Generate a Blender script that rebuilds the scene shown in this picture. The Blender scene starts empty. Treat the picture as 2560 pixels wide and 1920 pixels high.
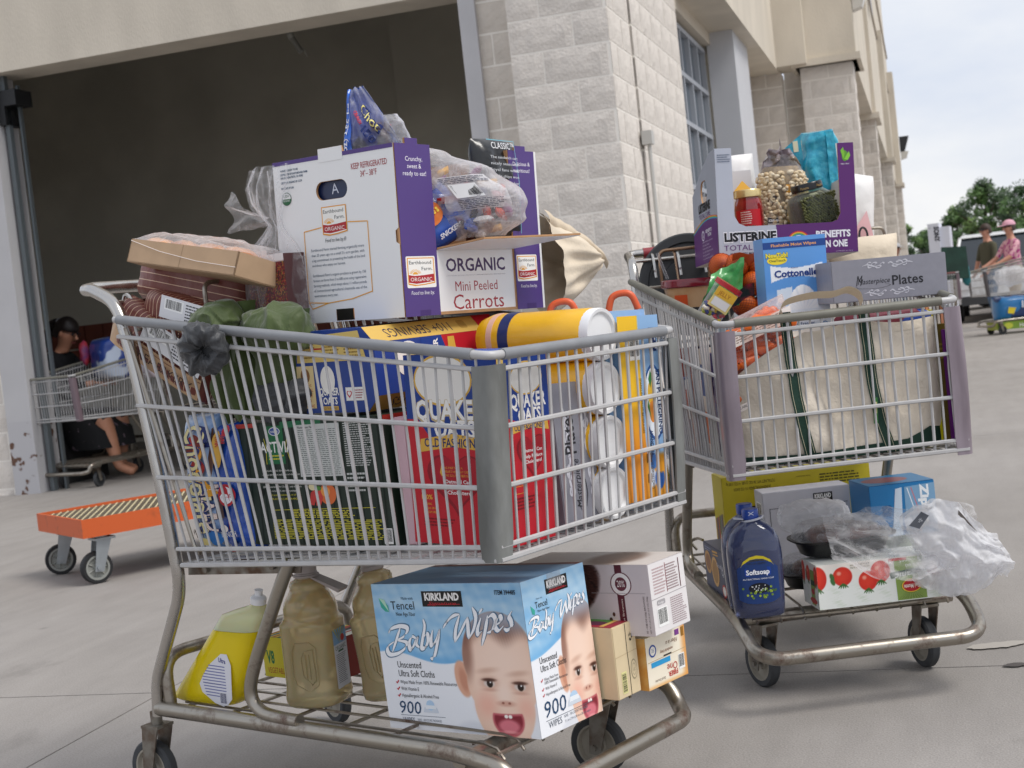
import bpy, bmesh, math, random
import numpy as np
from math import sin, cos, pi, radians, atan, atan2, sqrt
from mathutils import Vector, Matrix, noise
random.seed(7)
S = bpy.context.scene
COL = S.collection
# ------------------------------------------------------------------ camera, sky, sun, exposure
roll = atan(.109); pitch = atan(175 * cos(roll) / 3556.)
F = Vector((0, cos(pitch), -sin(pitch))); U0 = Vector((0, sin(pitch), cos(pitch))); R0 = Vector((1, 0, 0))
RR = cos(roll) * R0 - sin(roll) * U0; UU = cos(roll) * U0 + sin(roll) * R0
cd = bpy.data.cameras.new('camera'); cam = bpy.data.objects.new('camera', cd); COL.objects.link(cam)
cd.sensor_width = 36; cd.lens = 50.0; cd.clip_start = .05; cd.clip_end = 2000
mw = Matrix((RR, UU, -F)).transposed().to_4x4(); mw.translation = (0, 0, .97); cam.matrix_world = mw
cd.dof.use_dof = True; cd.dof.focus_distance = 2.95; cd.dof.aperture_fstop = 10
S.camera = cam
S.view_settings.view_transform = 'Standard'; S.view_settings.look = 'None'
S.view_settings.exposure = .56; S.view_settings.gamma = 1; S.view_settings.use_curve_mapping = False
try:
    S.cycles.transparent_max_bounces = 24; S.cycles.max_bounces = 10; S.cycles.use_denoising = True
except Exception: pass
SUN = Vector((.80, -.42, 1.25)).normalized()
elev = math.asin(SUN.z); azi = atan2(SUN.x, SUN.y)
W = bpy.data.worlds.new('World'); S.world = W; W.use_nodes = True
nt = W.node_tree; nd = nt.nodes; lk = nt.links; bg = nd['Background']
sky = nd.new('ShaderNodeTexSky'); sky.sky_type = 'NISHITA'; sky.sun_disc = False
sky.sun_elevation = elev; sky.sun_rotation = azi; sky.air_density = 1.2; sky.dust_density = 2.0
tc = nd.new('ShaderNodeTexCoord'); mp = nd.new('ShaderNodeMapping'); mp.inputs['Scale'].default_value = (1, 1, 2.6)
mp.inputs['Location'].default_value = (.35, .1, .62)
n1 = nd.new('ShaderNodeTexNoise'); n1.inputs['Scale'].default_value = 2.6; n1.inputs['Detail'].default_value = 7; n1.inputs['Roughness'].default_value = .52
cr = nd.new('ShaderNodeValToRGB'); cr.color_ramp.elements[0].position = .36; cr.color_ramp.elements[1].position = .66
cr.color_ramp.elements[0].color = (4.4, 4.9, 6.0, 1); cr.color_ramp.elements[1].color = (7.0, 6.95, 6.9, 1)
e = cr.color_ramp.elements.new(.5); e.color = (5.6, 5.85, 6.4, 1)
mx = nd.new('ShaderNodeMix'); mx.data_type = 'RGBA'; mx.inputs[0].default_value = .93
lk.new(tc.outputs['Generated'], mp.inputs[0]); lk.new(mp.outputs[0], n1.inputs['Vector']); lk.new(n1.outputs[0], cr.inputs[0])
lk.new(sky.outputs[0], mx.inputs[6]); lk.new(cr.outputs[0], mx.inputs[7]); lk.new(mx.outputs[2], bg.inputs[0])
bg.inputs[1].default_value = .10
ld = bpy.data.lights.new('sun', 'SUN'); ld.energy = 1.5; ld.angle = radians(24); ld.color = (1, .96, .9)
lo = bpy.data.objects.new('sun', ld); COL.objects.link(lo); lo.rotation_euler = (-SUN).to_track_quat('-Z', 'Y').to_euler()

# ------------------------------------------------------------------ helpers
def lin(h):
    if isinstance(h, str):
        h = h.lstrip('#'); c = [int(h[i:i + 2], 16) / 255 for i in (0, 2, 4)]
    else: c = list(h)
    return [x / 12.92 if x <= .04045 else ((x + .055) / 1.055) ** 2.4 for x in c]
_m = {}
def M(name, hexc='808080', rough=.5, metal=0., bump=0., bs=60., var=0., vs=6., v2=None, coat=0., sheen=0., alpha=1., emit=0., spec=.5, stretch=None, detail=4., lo_=.4, hi_=.65):
    key = name
    if key in _m: return _m[key]
    m = bpy.data.materials.new(name); m.use_nodes = True; t = m.node_tree; N = t.nodes; L = t.links; b = N['Principled BSDF']
    c = lin(hexc); b.inputs['Base Color'].default_value = (*c, 1); b.inputs['Roughness'].default_value = rough
    b.inputs['Metallic'].default_value = metal; b.inputs['Coat Weight'].default_value = coat; b.inputs['Alpha'].default_value = alpha
    b.inputs['Specular IOR Level'].default_value = spec
    if sheen: b.inputs['Sheen Weight'].default_value = sheen
    if emit: b.inputs['Emission Color'].default_value = (*c, 1); b.inputs['Emission Strength'].default_value = emit
    co = N.new('ShaderNodeTexCoord'); src = co.outputs['Object']
    if stretch:
        mp = N.new('ShaderNodeMapping'); mp.inputs['Scale'].default_value = stretch; L.new(src, mp.inputs[0]); src = mp.outputs[0]
    if var or v2:
        n = N.new('ShaderNodeTexNoise'); n.inputs['Scale'].default_value = vs; n.inputs['Detail'].default_value = detail; L.new(src, n.inputs['Vector'])
        r = N.new('ShaderNodeValToRGB'); r.color_ramp.elements[0].position = lo_; r.color_ramp.elements[1].position = hi_
        r.color_ramp.elements[0].color = (*[x * (1 - var) for x in c], 1)
        r.color_ramp.elements[1].color = (*(lin(v2) if v2 else [min(1, x * (1 + var)) for x in c]), 1)
        if v2: r.color_ramp.elements[0].color = (*c, 1)
        L.new(n.outputs[0], r.inputs[0]); L.new(r.outputs[0], b.inputs['Base Color'])
    if bump:
        n = N.new('ShaderNodeTexNoise'); n.inputs['Scale'].default_value = bs; n.inputs['Detail'].default_value = 5; L.new(src, n.inputs['Vector'])
        u = N.new('ShaderNodeBump'); u.inputs['Strength'].default_value = min(1, bump); u.inputs['Distance'].default_value = .004 * max(1, bump)
        L.new(n.outputs[0], u.inputs['Height']); L.new(u.outputs[0], b.inputs['Normal'])
    _m[key] = m; return m
def ink(h):
    return M('ink_' + h, h, .45, spec=.35)
def film(name, tint='ffffff', white=.12, gl=.25, rough=.12, bs=30.):
    """clear wrapping film: mostly transparent, glossy, a little milky on its creases"""
    if name in _m: return _m[name]
    m = bpy.data.materials.new(name); m.use_nodes = True; t = m.node_tree; N = t.nodes; L = t.links
    b = N['Principled BSDF']; o = N['Material Output']; b.inputs['Base Color'].default_value = (*lin('f4f4f6'), 1); b.inputs['Roughness'].default_value = rough + .12; tl_ = N.new('ShaderNodeBsdfTranslucent'); tl_.inputs[0].default_value = (*lin('e6e6ea'), 1); m1 = N.new('ShaderNodeMixShader'); m1.inputs[0].default_value = .45; L.new(b.outputs[0], m1.inputs[1]); L.new(tl_.outputs[0], m1.inputs[2])
    tr = N.new('ShaderNodeBsdfTransparent'); tr.inputs[0].default_value = (*lin(tint), 1)
    lw = N.new('ShaderNodeLayerWeight'); lw.inputs[0].default_value = .35
    co = N.new('ShaderNodeTexCoord'); n = N.new('ShaderNodeTexNoise'); n.inputs['Scale'].default_value = bs; n.inputs['Detail'].default_value = 6; n.inputs['Distortion'].default_value = 1.5
    L.new(co.outputs['Object'], n.inputs['Vector'])
    u = N.new('ShaderNodeBump'); u.inputs['Strength'].default_value = .55; u.inputs['Distance'].default_value = .008
    L.new(n.outputs[0], u.inputs['Height']); L.new(u.outputs[0], b.inputs['Normal']); L.new(u.outputs[0], lw.inputs['Normal'])
    r = N.new('ShaderNodeMapRange'); r.inputs[1].default_value = .5; r.inputs[2].default_value = .75; r.inputs[3].default_value = white; r.inputs[4].default_value = white + gl
    L.new(n.outputs[0], r.inputs[0]); a = N.new('ShaderNodeMath'); a.operation = 'ADD'; a.use_clamp = True
    f = N.new('ShaderNodeMath'); f.operation = 'MULTIPLY'; f.inputs[1].default_value = .55; L.new(lw.outputs['Facing'], f.inputs[0])
    L.new(r.outputs[0], a.inputs[0]); L.new(f.outputs[0], a.inputs[1]); mx = N.new('ShaderNodeMixShader')
    L.new(a.outputs[0], mx.inputs[0]); L.new(tr.outputs[0], mx.inputs[1]); L.new(m1.outputs[0], mx.inputs[2]); L.new(mx.outputs[0], o.inputs[0])
    _m[name] = m; return m
def artmat(name='printed_art', rough=.45):
    if name in _m: return _m[name]
    m = bpy.data.materials.new(name); m.use_nodes = True; N = m.node_tree.nodes; b = N['Principled BSDF']
    a = N.new('ShaderNodeVertexColor'); a.layer_name = 'Col'; m.node_tree.links.new(a.outputs[0], b.inputs['Base Color'])
    b.inputs['Roughness'].default_value = rough; b.inputs['Specular IOR Level'].default_value = .35; _m[name] = m; return m

def link(o, parent=None, loc=None, rot=None):
    COL.objects.link(o)
    if parent is not None: o.parent = parent
    if loc is not None: o.location = loc
    if rot is not None: o.rotation_euler = rot
    return o
def tag(o, label=None, cat=None, group=None, kind=None):
    if label: o['label'] = label
    if cat: o['category'] = cat
    if group: o['group'] = group
    if kind: o['kind'] = kind
    return o
def empty(name, label=None, cat=None, loc=(0, 0, 0), rot=(0, 0, 0), group=None, kind=None):
    o = bpy.data.objects.new(name, None); o.empty_display_size = .05
    link(o, None, loc, rot); return tag(o, label, cat, group, kind)

class MB:
    def __init__(s): s.v = []; s.f = []; s.m = []
    def add(s, vs, fs, m=0):
        b = len(s.v); s.v += [tuple(v) for v in vs]; s.f += [tuple(i + b for i in f) for f in fs]; s.m += [m] * len(fs); return s
    def box(s, x0, y0, z0, x1, y1, z1, m=0):
        v = [(x0, y0, z0), (x1, y0, z0), (x1, y1, z0), (x0, y1, z0), (x0, y0, z1), (x1, y0, z1), (x1, y1, z1), (x0, y1, z1)]
        return s.add(v, [(0, 3, 2, 1), (4, 5, 6, 7), (0, 1, 5, 4), (1, 2, 6, 5), (2, 3, 7, 6), (3, 0, 4, 7)], m)
    def hexa(s, lo, hi, m=0):
        return s.add(list(lo) + list(hi), [(0, 3, 2, 1), (4, 5, 6, 7), (0, 1, 5, 4), (1, 2, 6, 5), (2, 3, 7, 6), (3, 0, 4, 7)], m)
    def tube(s, path, r, n=8, m=0, closed=False, caps=True, flat=1.):
        P = [Vector(p) for p in path]; k = len(P); rs = r if isinstance(r, (list, tuple)) else [r] * k
        T = []
        for i in range(k):
            a = P[(i - 1) % k] if (closed or i > 0) else P[i]; b = P[(i + 1) % k] if (closed or i < k - 1) else P[i]
            d = b - a; T.append(d.normalized() if d.length > 1e-9 else Vector((0, 0, 1)))
        ref = Vector((0, 0, 1)) if abs(T[0].z) < .9 else Vector((1, 0, 0))
        N = (ref - T[0] * ref.dot(T[0])).normalized(); vs = []
        for i in range(k):
            N = (N - T[i] * N.dot(T[i])); N = N.normalized() if N.length > 1e-6 else T[i].orthogonal().normalized()
            B = T[i].cross(N)
            for j in range(n):
                a = 2 * pi * j / n; vs.append(P[i] + N * (cos(a) * rs[i]) + B * (sin(a) * rs[i] * flat))
        fs = []
        for i in range(k if closed else k - 1):
            i2 = (i + 1) % k
            for j in range(n): fs.append((i * n + j, i * n + (j + 1) % n, i2 * n + (j + 1) % n, i2 * n + j))
        if caps and not closed: fs += [tuple(range(n - 1, -1, -1)), tuple((k - 1) * n + j for j in range(n))]
        return s.add(vs, fs, m)
    def rings(s, rings, m=0, cap0=True, cap1=True):
        n = len(rings[0]); vs = [p for r in rings for p in r]; fs = []
        for i in range(len(rings) - 1):
            for j in range(n): fs.append((i * n + j, i * n + (j + 1) % n, (i + 1) * n + (j + 1) % n, (i + 1) * n + j))
        if cap0: fs.append(tuple(range(n - 1, -1, -1)))
        if cap1: fs.append(tuple((len(rings) - 1) * n + j for j in range(n)))
        return s.add(vs, fs, m)
    def lathe(s, prof, n=24, m=0, M_=None):
        R = [[(r * cos(2 * pi * j / n), r * sin(2 * pi * j / n), z) for j in range(n)] for r, z in prof]
        if M_ is not None: R = [[tuple(M_ @ Vector(p)) for p in r] for r in R]
        return s.rings(R, m)
    def grid(s, fn, nu, nv, m=0, wrapu=False):
        vs = [fn(i / nu, j / nv) for j in range(nv + 1) for i in range(nu + (0 if wrapu else 1))]; w = nu if wrapu else nu + 1
        fs = [(j * w + i, j * w + (i + 1) % w, (j + 1) * w + (i + 1) % w, (j + 1) * w + i) for j in range(nv) for i in range(nu)]
        return s.add(vs, fs, m)
    def xf(s, Mx, i0=0):
        s.v = s.v[:i0] + [tuple(Mx @ Vector(v)) for v in s.v[i0:]]; return s
    def mesh(s, name, mats, smooth=True, ang=38, weld=False):
        me = bpy.data.meshes.new(name); me.from_pydata(s.v, [], s.f)
        for mt in (mats if isinstance(mats, (list, tuple)) else [mats]): me.materials.append(mt)
        me.polygons.foreach_set('material_index', s.m)
        if weld:
            bm = bmesh.new(); bm.from_mesh(me); bmesh.ops.remove_doubles(bm, verts=bm.verts, dist=1e-5); bm.to_mesh(me); bm.free()
        if smooth:
            me.polygons.foreach_set('use_smooth', [True] * len(me.polygons)); me.set_sharp_from_angle(angle=radians(ang))
        me.update(); return me
    def obj(s, name, mats, parent=None, smooth=True, ang=38, weld=False, loc=None, rot=None, label=None):
        o = bpy.data.objects.new(name, s.mesh(name, mats, smooth, ang, weld)); link(o, parent, loc, rot)
        if label: o['label'] = label
        return o
def smooth_path(pts, n=6):
    """Catmull-Rom through the points"""
    P = [Vector(p) for p in pts]; out = []
    for i in range(len(P) - 1):
        a = P[i - 1] if i else P[i] * 2 - P[i + 1]; b = P[i]; c = P[i + 1]; d = P[i + 2] if i + 2 < len(P) else P[i + 1] * 2 - P[i]
        for k in range(n):
            t = k / n; out.append(.5 * ((2 * b) + (c - a) * t + (2 * a - 5 * b + 4 * c - d) * t * t + (3 * b - a - 3 * c + d) * t ** 3))
    return out + [P[-1]]
def round_path(pts, r=.03, n=5):
    P = [Vector(p) for p in pts]; out = [P[0]]
    for i in range(1, len(P) - 1):
        a = (P[i - 1] - P[i]); b = (P[i + 1] - P[i]); rr = min(r, a.length * .48, b.length * .48)
        A = P[i] + a.normalized() * rr; B = P[i] + b.normalized() * rr
        for k in range(n + 1):
            t = k / n; out.append(A * (1 - t) ** 2 + P[i] * 2 * t * (1 - t) + B * t * t)
    return out + [P[-1]]
def superring(a, b, z, n=28, e=2.5, ox=0., oy=0.):
    out = []
    for j in range(n):
        t = 2 * pi * j / n; c, q = cos(t), sin(t)
        out.append((ox + a * (abs(c) ** (2 / e)) * (1 if c >= 0 else -1), oy + b * (abs(q) ** (2 / e)) * (1 if q >= 0 else -1), z))
    return out
def nz(p, s=1., seed=0.): return noise.noise(Vector((p[0] * s + seed, p[1] * s - seed * .7, p[2] * s + seed * .3)))

# ---- text and flat print
_T = {}
def glyphs(t, bold=0., shear=0.):
    k = (t, bold, shear)
    if k not in _T:
        c = bpy.data.curves.new('t', 'FONT'); c.body = t; c.resolution_u = 2; c.offset = bold; c.shear = shear; c.fill_mode = 'FRONT'
        o = bpy.data.objects.new('t', c); me = bpy.data.meshes.new_from_object(o)
        v = np.array([(x.co.x, x.co.y) for x in me.vertices]).reshape(-1, 2); f = [tuple(p.vertices) for p in me.polygons]
        bpy.data.objects.remove(o); bpy.data.curves.remove(c); bpy.data.meshes.remove(me); _T[k] = (v, f)
    return _T[k]
_capv, _ = glyphs('H'); CAP = _capv[:, 1].max()
class Print:
    def __init__(s, parent, org, u, v, su, sv, name='printed_artwork', off=.0005, fn=None):
        s.p = parent; s.o = Vector(org); s.u = Vector(u); s.vv = Vector(v); s.n = s.u.cross(s.vv).normalized(); s.su = su; s.sv = sv
        s.mb = MB(); s.mats = []; s.name = name; s.off = off; s.fn = fn; s.lay = 0
    def mi(s, h):
        m = ink(h) if isinstance(h, str) else h
        if m not in s.mats: s.mats.append(m)
        return s.mats.index(m)
    def raw(s, pts, faces, h, z=None):
        zz = s.off + (s.lay if z is None else z) * .00005
        if s.fn: vs = [s.fn(x, y, zz) for x, y in pts]
        else: vs = [s.o + s.u * x + s.vv * y + s.n * zz for x, y in pts]
        s.mb.add(vs, faces, s.mi(h)); return s
    def N(s, pts): return [(x * s.su, y * s.sv) for x, y in pts]
    def poly(s, pts, h, up=1): s.lay += up; return s.raw(s.N(pts), [tuple(range(len(pts)))], h)
    def rect(s, x0, y0, x1, y1, h, up=1): return s.poly([(x0, y0), (x1, y0), (x1, y1), (x0, y1)], h, up)
    def ell(s, cx, cy, rx, ry, h, n=28, a0=0., a1=360., up=1, metric=False):
        k = s.sv / s.su if metric else 1.
        P = [(cx + rx * k * cos(radians(a0 + (a1 - a0) * i / n)), cy + ry * sin(radians(a0 + (a1 - a0) * i / n))) for i in range(n + (a1 - a0 < 360))]
        return s.poly(P, h, up)
    def rrect(s, x0, y0, x1, y1, r, h, up=1):
        k = s.sv / s.su; P = []
        for cx, cy, a in ((x1 - r * k, y1 - r, 0), (x0 + r * k, y1 - r, 90), (x0 + r * k, y0 + r, 180), (x1 - r * k, y0 + r, 270)):
            P += [(cx + r * k * cos(radians(a + t)), cy + r * sin(radians(a + t))) for t in (0, 30, 60, 90)]
        return s.poly(P, h, up)
    def line(s, pts, w, h, up=0):
        P = [Vector((x * s.su, y * s.sv)) for x, y in pts]; s.lay += up; w *= s.sv / 2
        L = []; R_ = []
        for i, p in enumerate(P):
            d = (P[min(i + 1, len(P) - 1)] - P[max(i - 1, 0)]).normalized(); q = Vector((-d.y, d.x)) * w; L.append(p + q); R_.append(p - q)
        n = len(P); return s.raw([tuple(q) for q in L + R_], [(i, n + i, n + i + 1, i + 1) for i in range(n - 1)], h)
    def brush(s, strokes, w, h, ang=40., up=0, box=None, taper=True):
        """calligraphic strokes: list of point lists in unit box coords, mapped by box (x,y,w,h)"""
        s.lay += up; bx, by, bw, bh = box or (0, 0, 1, 1); c = Vector((cos(radians(ang)), sin(radians(ang)))) * w * s.sv / 2
        for st in strokes:
            P = smooth_path([(bx + x * bw, by + y * bh, 0) for x, y in st], 5); n = len(P); L = []; R_ = []
            for i, p in enumerate(P):
                d = (P[min(i + 1, n - 1)] - P[max(i - 1, 0)]); d = Vector((d.x * s.su, d.y * s.sv)); d = d.normalized() if d.length > 1e-9 else Vector((1, 0))
                q = Vector((-d.y, d.x)); k = (min(1, .35 + 3 * i / n, .35 + 3 * (n - 1 - i) / n) if taper else 1)
                o = (c + q * w * s.sv * .22 * (1 if c.dot(q) > 0 else -1)) * k; b = Vector((p.x * s.su, p.y * s.sv)); L.append(b + o); R_.append(b - o)
            s.raw([tuple(q) for q in L + R_], [(i, n + i, n + i + 1, i + 1) for i in range(n - 1)], h)
        return s
    def text(s, t, x, y, hgt, h, w=None, al='l', bold=0., it=0., rot=0., up=0, z=None):
        """hgt = cap height as fraction of sv; w = width as fraction of su (sv when rot=90)"""
        s.lay += up; v, f = glyphs(t, bold, it); k = hgt * s.sv / CAP; q = v * k
        wid = q[:, 0].max() - q[:, 0].min(); q[:, 0] -= q[:, 0].min()
        if w: sc = w * (s.sv if rot in (90, -90) else s.su) / wid; q[:, 0] *= sc; wid *= sc
        if al == 'c': q[:, 0] -= wid / 2
        if al == 'r': q[:, 0] -= wid
        a = radians(rot); X = q[:, 0] * cos(a) - q[:, 1] * sin(a) + x * s.su; Y = q[:, 0] * sin(a) + q[:, 1] * cos(a) + y * s.sv
        return s.raw(list(zip(X.tolist(), Y.tolist())), f, h, s.lay + 1 if z is None else z)
    def para(s, x0, y0, x1, y1, n, h, fill=.45, seed=1, rag=.25):
        rg = random.Random(seed); st = (y1 - y0) / n
        for i in range(n):
            y = y1 - (i + .75) * st; x = x0; xe = x1 - rg.random() * rag * (x1 - x0)
            while x < xe:
                w = (.04 + rg.random() * .1) * (x1 - x0); w = min(w, xe - x)
                s.raw(s.N([(x, y), (x + w, y), (x + w, y + st * fill), (x, y + st * fill)]), [(0, 1, 2, 3)], h, s.lay + 1); x += w + .02 * (x1 - x0)
        return s
    def barcode(s, x0, y0, x1, y1, h='202020', horiz=False, seed=3, bgc='f4f4f2'):
        rg = random.Random(seed); s.rect(x0, y0, x1, y1, bgc); n = 26; t = 0
        for i in range(n):
            a = .06 + .88 * i / n; w = rg.choice((.012, .02, .028)) * .9
            if horiz: s.raw(s.N([(x0 + .1 * (x1 - x0), y0 + a * (y1 - y0)), (x1 - .1 * (x1 - x0), y0 + a * (y1 - y0)), (x1 - .1 * (x1 - x0), y0 + (a + w) * (y1 - y0)), (x0 + .1 * (x1 - x0), y0 + (a + w) * (y1 - y0))]), [(0, 1, 2, 3)], h, s.lay + 1)
            else: s.raw(s.N([(x0 + a * (x1 - x0), y0 + .15 * (y1 - y0)), (x0 + (a + w) * (x1 - x0), y0 + .15 * (y1 - y0)), (x0 + (a + w) * (x1 - x0), y1 - .06 * (y1 - y0)), (x0 + a * (x1 - x0), y1 - .06 * (y1 - y0))]), [(0, 1, 2, 3)], h, s.lay + 1)
        return s
    def done(s):
        return s.mb.obj(s.name, s.mats, s.p, smooth=False)
def art(parent, org, u, v, su, sv, nx, ny, fn, name='printed_picture', off=.0004, mfn=None):
    """a print whose colours come from fn(U, V) evaluated on a fine grid, V up"""
    o = Vector(org); u = Vector(u); v = Vector(v); n = u.cross(v).normalized()
    U, V = np.meshgrid(np.linspace(0, 1, nx + 1), np.linspace(0, 1, ny + 1)); C = np.clip(fn(U, V), 0, 1).reshape(-1, 3)
    C = np.where(C <= .04045, C / 12.92, ((C + .055) / 1.055) ** 2.4)
    if mfn: P = [tuple(mfn(a * su, b * sv, off)) for a, b in zip(U.ravel(), V.ravel())]
    else: P = [tuple(o + u * (a * su) + v * (b * sv) + n * off) for a, b in zip(U.ravel(), V.ravel())]
    w = nx + 1; fs = [(j * w + i, j * w + i + 1, (j + 1) * w + i + 1, (j + 1) * w + i) for j in range(ny) for i in range(nx)]
    me = bpy.data.meshes.new(name); me.from_pydata(P, [], fs); me.materials.append(artmat())
    ca = me.color_attributes.new('Col', 'FLOAT_COLOR', 'POINT'); ca.data.foreach_set('color', np.concatenate([C, np.ones((len(C), 1))], 1).ravel().astype('f'))
    ob = bpy.data.objects.new(name, me); return link(ob, parent)
# painting helpers for art()
def fld(U, V, h):
    c = np.array([int(h[i:i + 2], 16) / 255 for i in (0, 2, 4)]); return np.ones(U.shape + (3,)) * c
def sm(x, a, b): t = np.clip((x - a) / (b - a), 0, 1); return t * t * (3 - 2 * t)
def over(C, m, h):
    c = np.array([int(h[i:i + 2], 16) / 255 for i in (0, 2, 4)]) if isinstance(h, str) else h
    return C * (1 - m[..., None]) + c * m[..., None]
def blob(X, Y, cx, cy, rx, ry, soft=.1, rot=0.):
    a = radians(rot); x = (X - cx) * cos(a) + (Y - cy) * sin(a); y = -(X - cx) * sin(a) + (Y - cy) * cos(a)
    return 1 - sm(np.sqrt((x / rx) ** 2 + (y / ry) ** 2), 1 - soft, 1 + soft)
def cloudy(U, V, s=3., seed=0):
    r = np.zeros(U.shape); rg = np.random.RandomState(seed)
    for k in range(10):
        a, b, p = rg.uniform(-1, 1, 3); f = s * (1 + k * .7); r += np.sin(f * (a * 6 * U + b * 6 * V) + p * 9) / (1 + k * .7)
    return r / 2.5
def frames(w, l, h):
    return {'F': ((0, 0, 0), (1, 0, 0), (0, 0, 1), w, h), 'L': ((0, l, 0), (0, -1, 0), (0, 0, 1), l, h), 'T': ((0, 0, h), (1, 0, 0), (0, 1, 0), w, l), 'R': ((w, 0, 0), (0, 1, 0), (0, 0, 1), l, h)}
def PR(root, dims, face, name='printed_artwork', **k):
    return Print(root, *frames(*dims)[face], name=name, **k)
def AR(root, dims, face, nx, ny, fn, name='printed_picture', **k):
    return art(root, *frames(*dims)[face], nx, ny, fn, name, **k)
def carton(name, label, cat, o, r, dims, mats, bev=.0015, group=None, facemat=None, lid=None):
    """closed box with softened edges; facemat: {'F':i,...} picks material slots"""
    root = empty(name, label, cat, o, (radians(r[2]), radians(r[1]), radians(r[0])), group)
    w, l, h = dims; bm = bmesh.new(); bmesh.ops.create_cube(bm, size=1)
    for v in bm.verts: v.co = Vector(((v.co.x + .5) * w, (v.co.y + .5) * l, (v.co.z + .5) * h))
    for f in bm.faces:
        n = f.normal; k = 'F' if n.y < -.5 else 'B' if n.y > .5 else 'L' if n.x < -.5 else 'R' if n.x > .5 else 'T' if n.z > .5 else 'D'
        f.material_index = (facemat or {}).get(k, 0)
    bmesh.ops.bevel(bm, geom=list(bm.edges), offset=bev, segments=2, affect='EDGES')
    me = bpy.data.meshes.new('carton_body'); bm.to_mesh(me); bm.free()
    for mt in (mats if isinstance(mats, (list, tuple)) else [mats]): me.materials.append(mt)
    me.polygons.foreach_set('use_smooth', [True] * len(me.polygons)); me.set_sharp_from_angle(angle=radians(50))
    link(bpy.data.objects.new('carton_body', me), root); return root
def pillow(w, h, d, nu=26, nv=30, p=2.6, wr=.004, seed=0., taper=0., ws=18., lump=0., ls=25.):
    """a filled flexible bag standing on z, seam along its outline"""
    mb = MB()
    def side(sg):
        def fn(u, v):
            x = (u - .5) * 2; z = v * 2 - 1; k = max(0., (1 - abs(x) ** p)) * max(0., (1 - abs(z) ** p)); y = sg * d / 2 * k ** .5
            ww = w / 2 * (1 - taper * v); q = (x * ww, y, (v) * h); a = nz(q, ws, seed + sg) * wr * (k ** .3) + nz(q, ws * 2.7, seed) * wr * .5 * (k ** .3)
            a += (abs(nz(q, ls, seed + 5)) * lump if lump else 0) * k ** .5
            return (q[0] + nz(q, ws * .6, seed + 9) * wr * 1.2, q[1] + sg * a, q[2] + nz(q, ws * .6, seed + 3) * wr)
        return fn
    mb.grid(side(-1), nu, nv); f = side(1); mb.grid(lambda u, v: f(1 - u, v), nu, nv); return mb
# cart frames: origin under the middle of the basket's front rim, +x forward, +y to the cart's left, z up
CART1 = (.149, 2.619, radians(-39.25)); CART2 = (.750, 3.217, radians(-87.22))
def at(c, x, y, z): return Vector((c[0] + cos(c[2]) * x - sin(c[2]) * y, c[1] + sin(c[2]) * x + cos(c[2]) * y, z))
# ------------------------------------------------------------------ ground and building
BA = radians(16.552); BO = Vector((-3.143, 9.290, 0))
KB = 1.171   # the building stands a little further off than the first joint of the paving
BO2 = Vector((BO.x * KB, BO.y * KB, .97 * (1 - KB)))
def bp(s, t, z): return BO2 + (Vector((cos(BA), -sin(BA), 0)) * s + Vector((sin(BA), cos(BA), 0)) * t + Vector((0, 0, z))) * KB
def concrete_mat(name, hexc, dark, seams=True):
    m = bpy.data.materials.new(name); m.use_nodes = True; t = m.node_tree; N = t.nodes; L = t.links; b = N['Principled BSDF']; b.inputs['Roughness'].default_value = .88
    b.inputs['Specular IOR Level'].default_value = .25
    co = N.new('ShaderNodeTexCoord')
    def ns(sc, de=5, ro=.6, stretch=None):
        n = N.new('ShaderNodeTexNoise'); n.inputs['Scale'].default_value = sc; n.inputs['Detail'].default_value = de; n.inputs['Roughness'].default_value = ro
        if stretch:
            mp = N.new('ShaderNodeMapping'); mp.inputs['Scale'].default_value = stretch; L.new(co.outputs['Object'], mp.inputs[0]); L.new(mp.outputs[0], n.inputs['Vector'])
        else: L.new(co.outputs['Object'], n.inputs['Vector'])
        return n
    a = ns(.55, 6, .65); f = ns(220, 2, .5); g = ns(9, 6, .6, (1, .22, 1)); st = ns(2.3, 7, .7, (1, .55, 1))
    r = N.new('ShaderNodeValToRGB'); r.color_ramp.elements[0].position = .3; r.color_ramp.elements[1].position = .72
    r.color_ramp.elements[0].color = (*lin(dark), 1); r.color_ramp.elements[1].color = (*lin(hexc), 1); L.new(a.outputs[0], r.inputs[0])
    def mul(src, fac, lo, hi, a0, a1):
        mr = N.new('ShaderNodeMapRange'); mr.inputs[1].default_value = lo; mr.inputs[2].default_value = hi; mr.inputs[3].default_value = a0; mr.inputs[4].default_value = a1
        L.new(fac, mr.inputs[0]); mx = N.new('ShaderNodeMix'); mx.data_type = 'RGBA'; mx.blend_type = 'MULTIPLY'; mx.inputs[0].default_value = 1
        L.new(src, mx.inputs[6]); L.new(mr.outputs[0], mx.inputs[7]); return mx.outputs[2]
    c = mul(r.outputs[0], f.outputs[0], .3, .7, .86, 1.12); c = mul(c, g.outputs[0], .35, .7, .93, 1.05); c = mul(c, st.outputs[0], .27, .40, .78, 1.0)
    v = N.new('ShaderNodeTexVoronoi'); v.inputs['Scale'].default_value = 1.35; L.new(co.outputs['Object'], v.inputs['Vector'])
    c = mul(c, v.outputs['Distance'], .025, .045, .62, 1.0)
    L.new(c, b.inputs['Base Color']); u = N.new('ShaderNodeBump'); u.inputs['Strength'].default_value = .35; u.inputs['Distance'].default_value = .003
    L.new(f.outputs[0], u.inputs['Height']); L.new(u.outputs[0], b.inputs['Normal']); return m
conc = concrete_mat('broomed_concrete', 'a09b97', '8e8984'); joint = M('joint_dirt', '35302c', .9)
gb = MB().add([(-600, -600, -.012), (600, -600, -.012), (600, 900, -.012), (-600, 900, -.012)], [(0, 1, 2, 3)])
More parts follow.
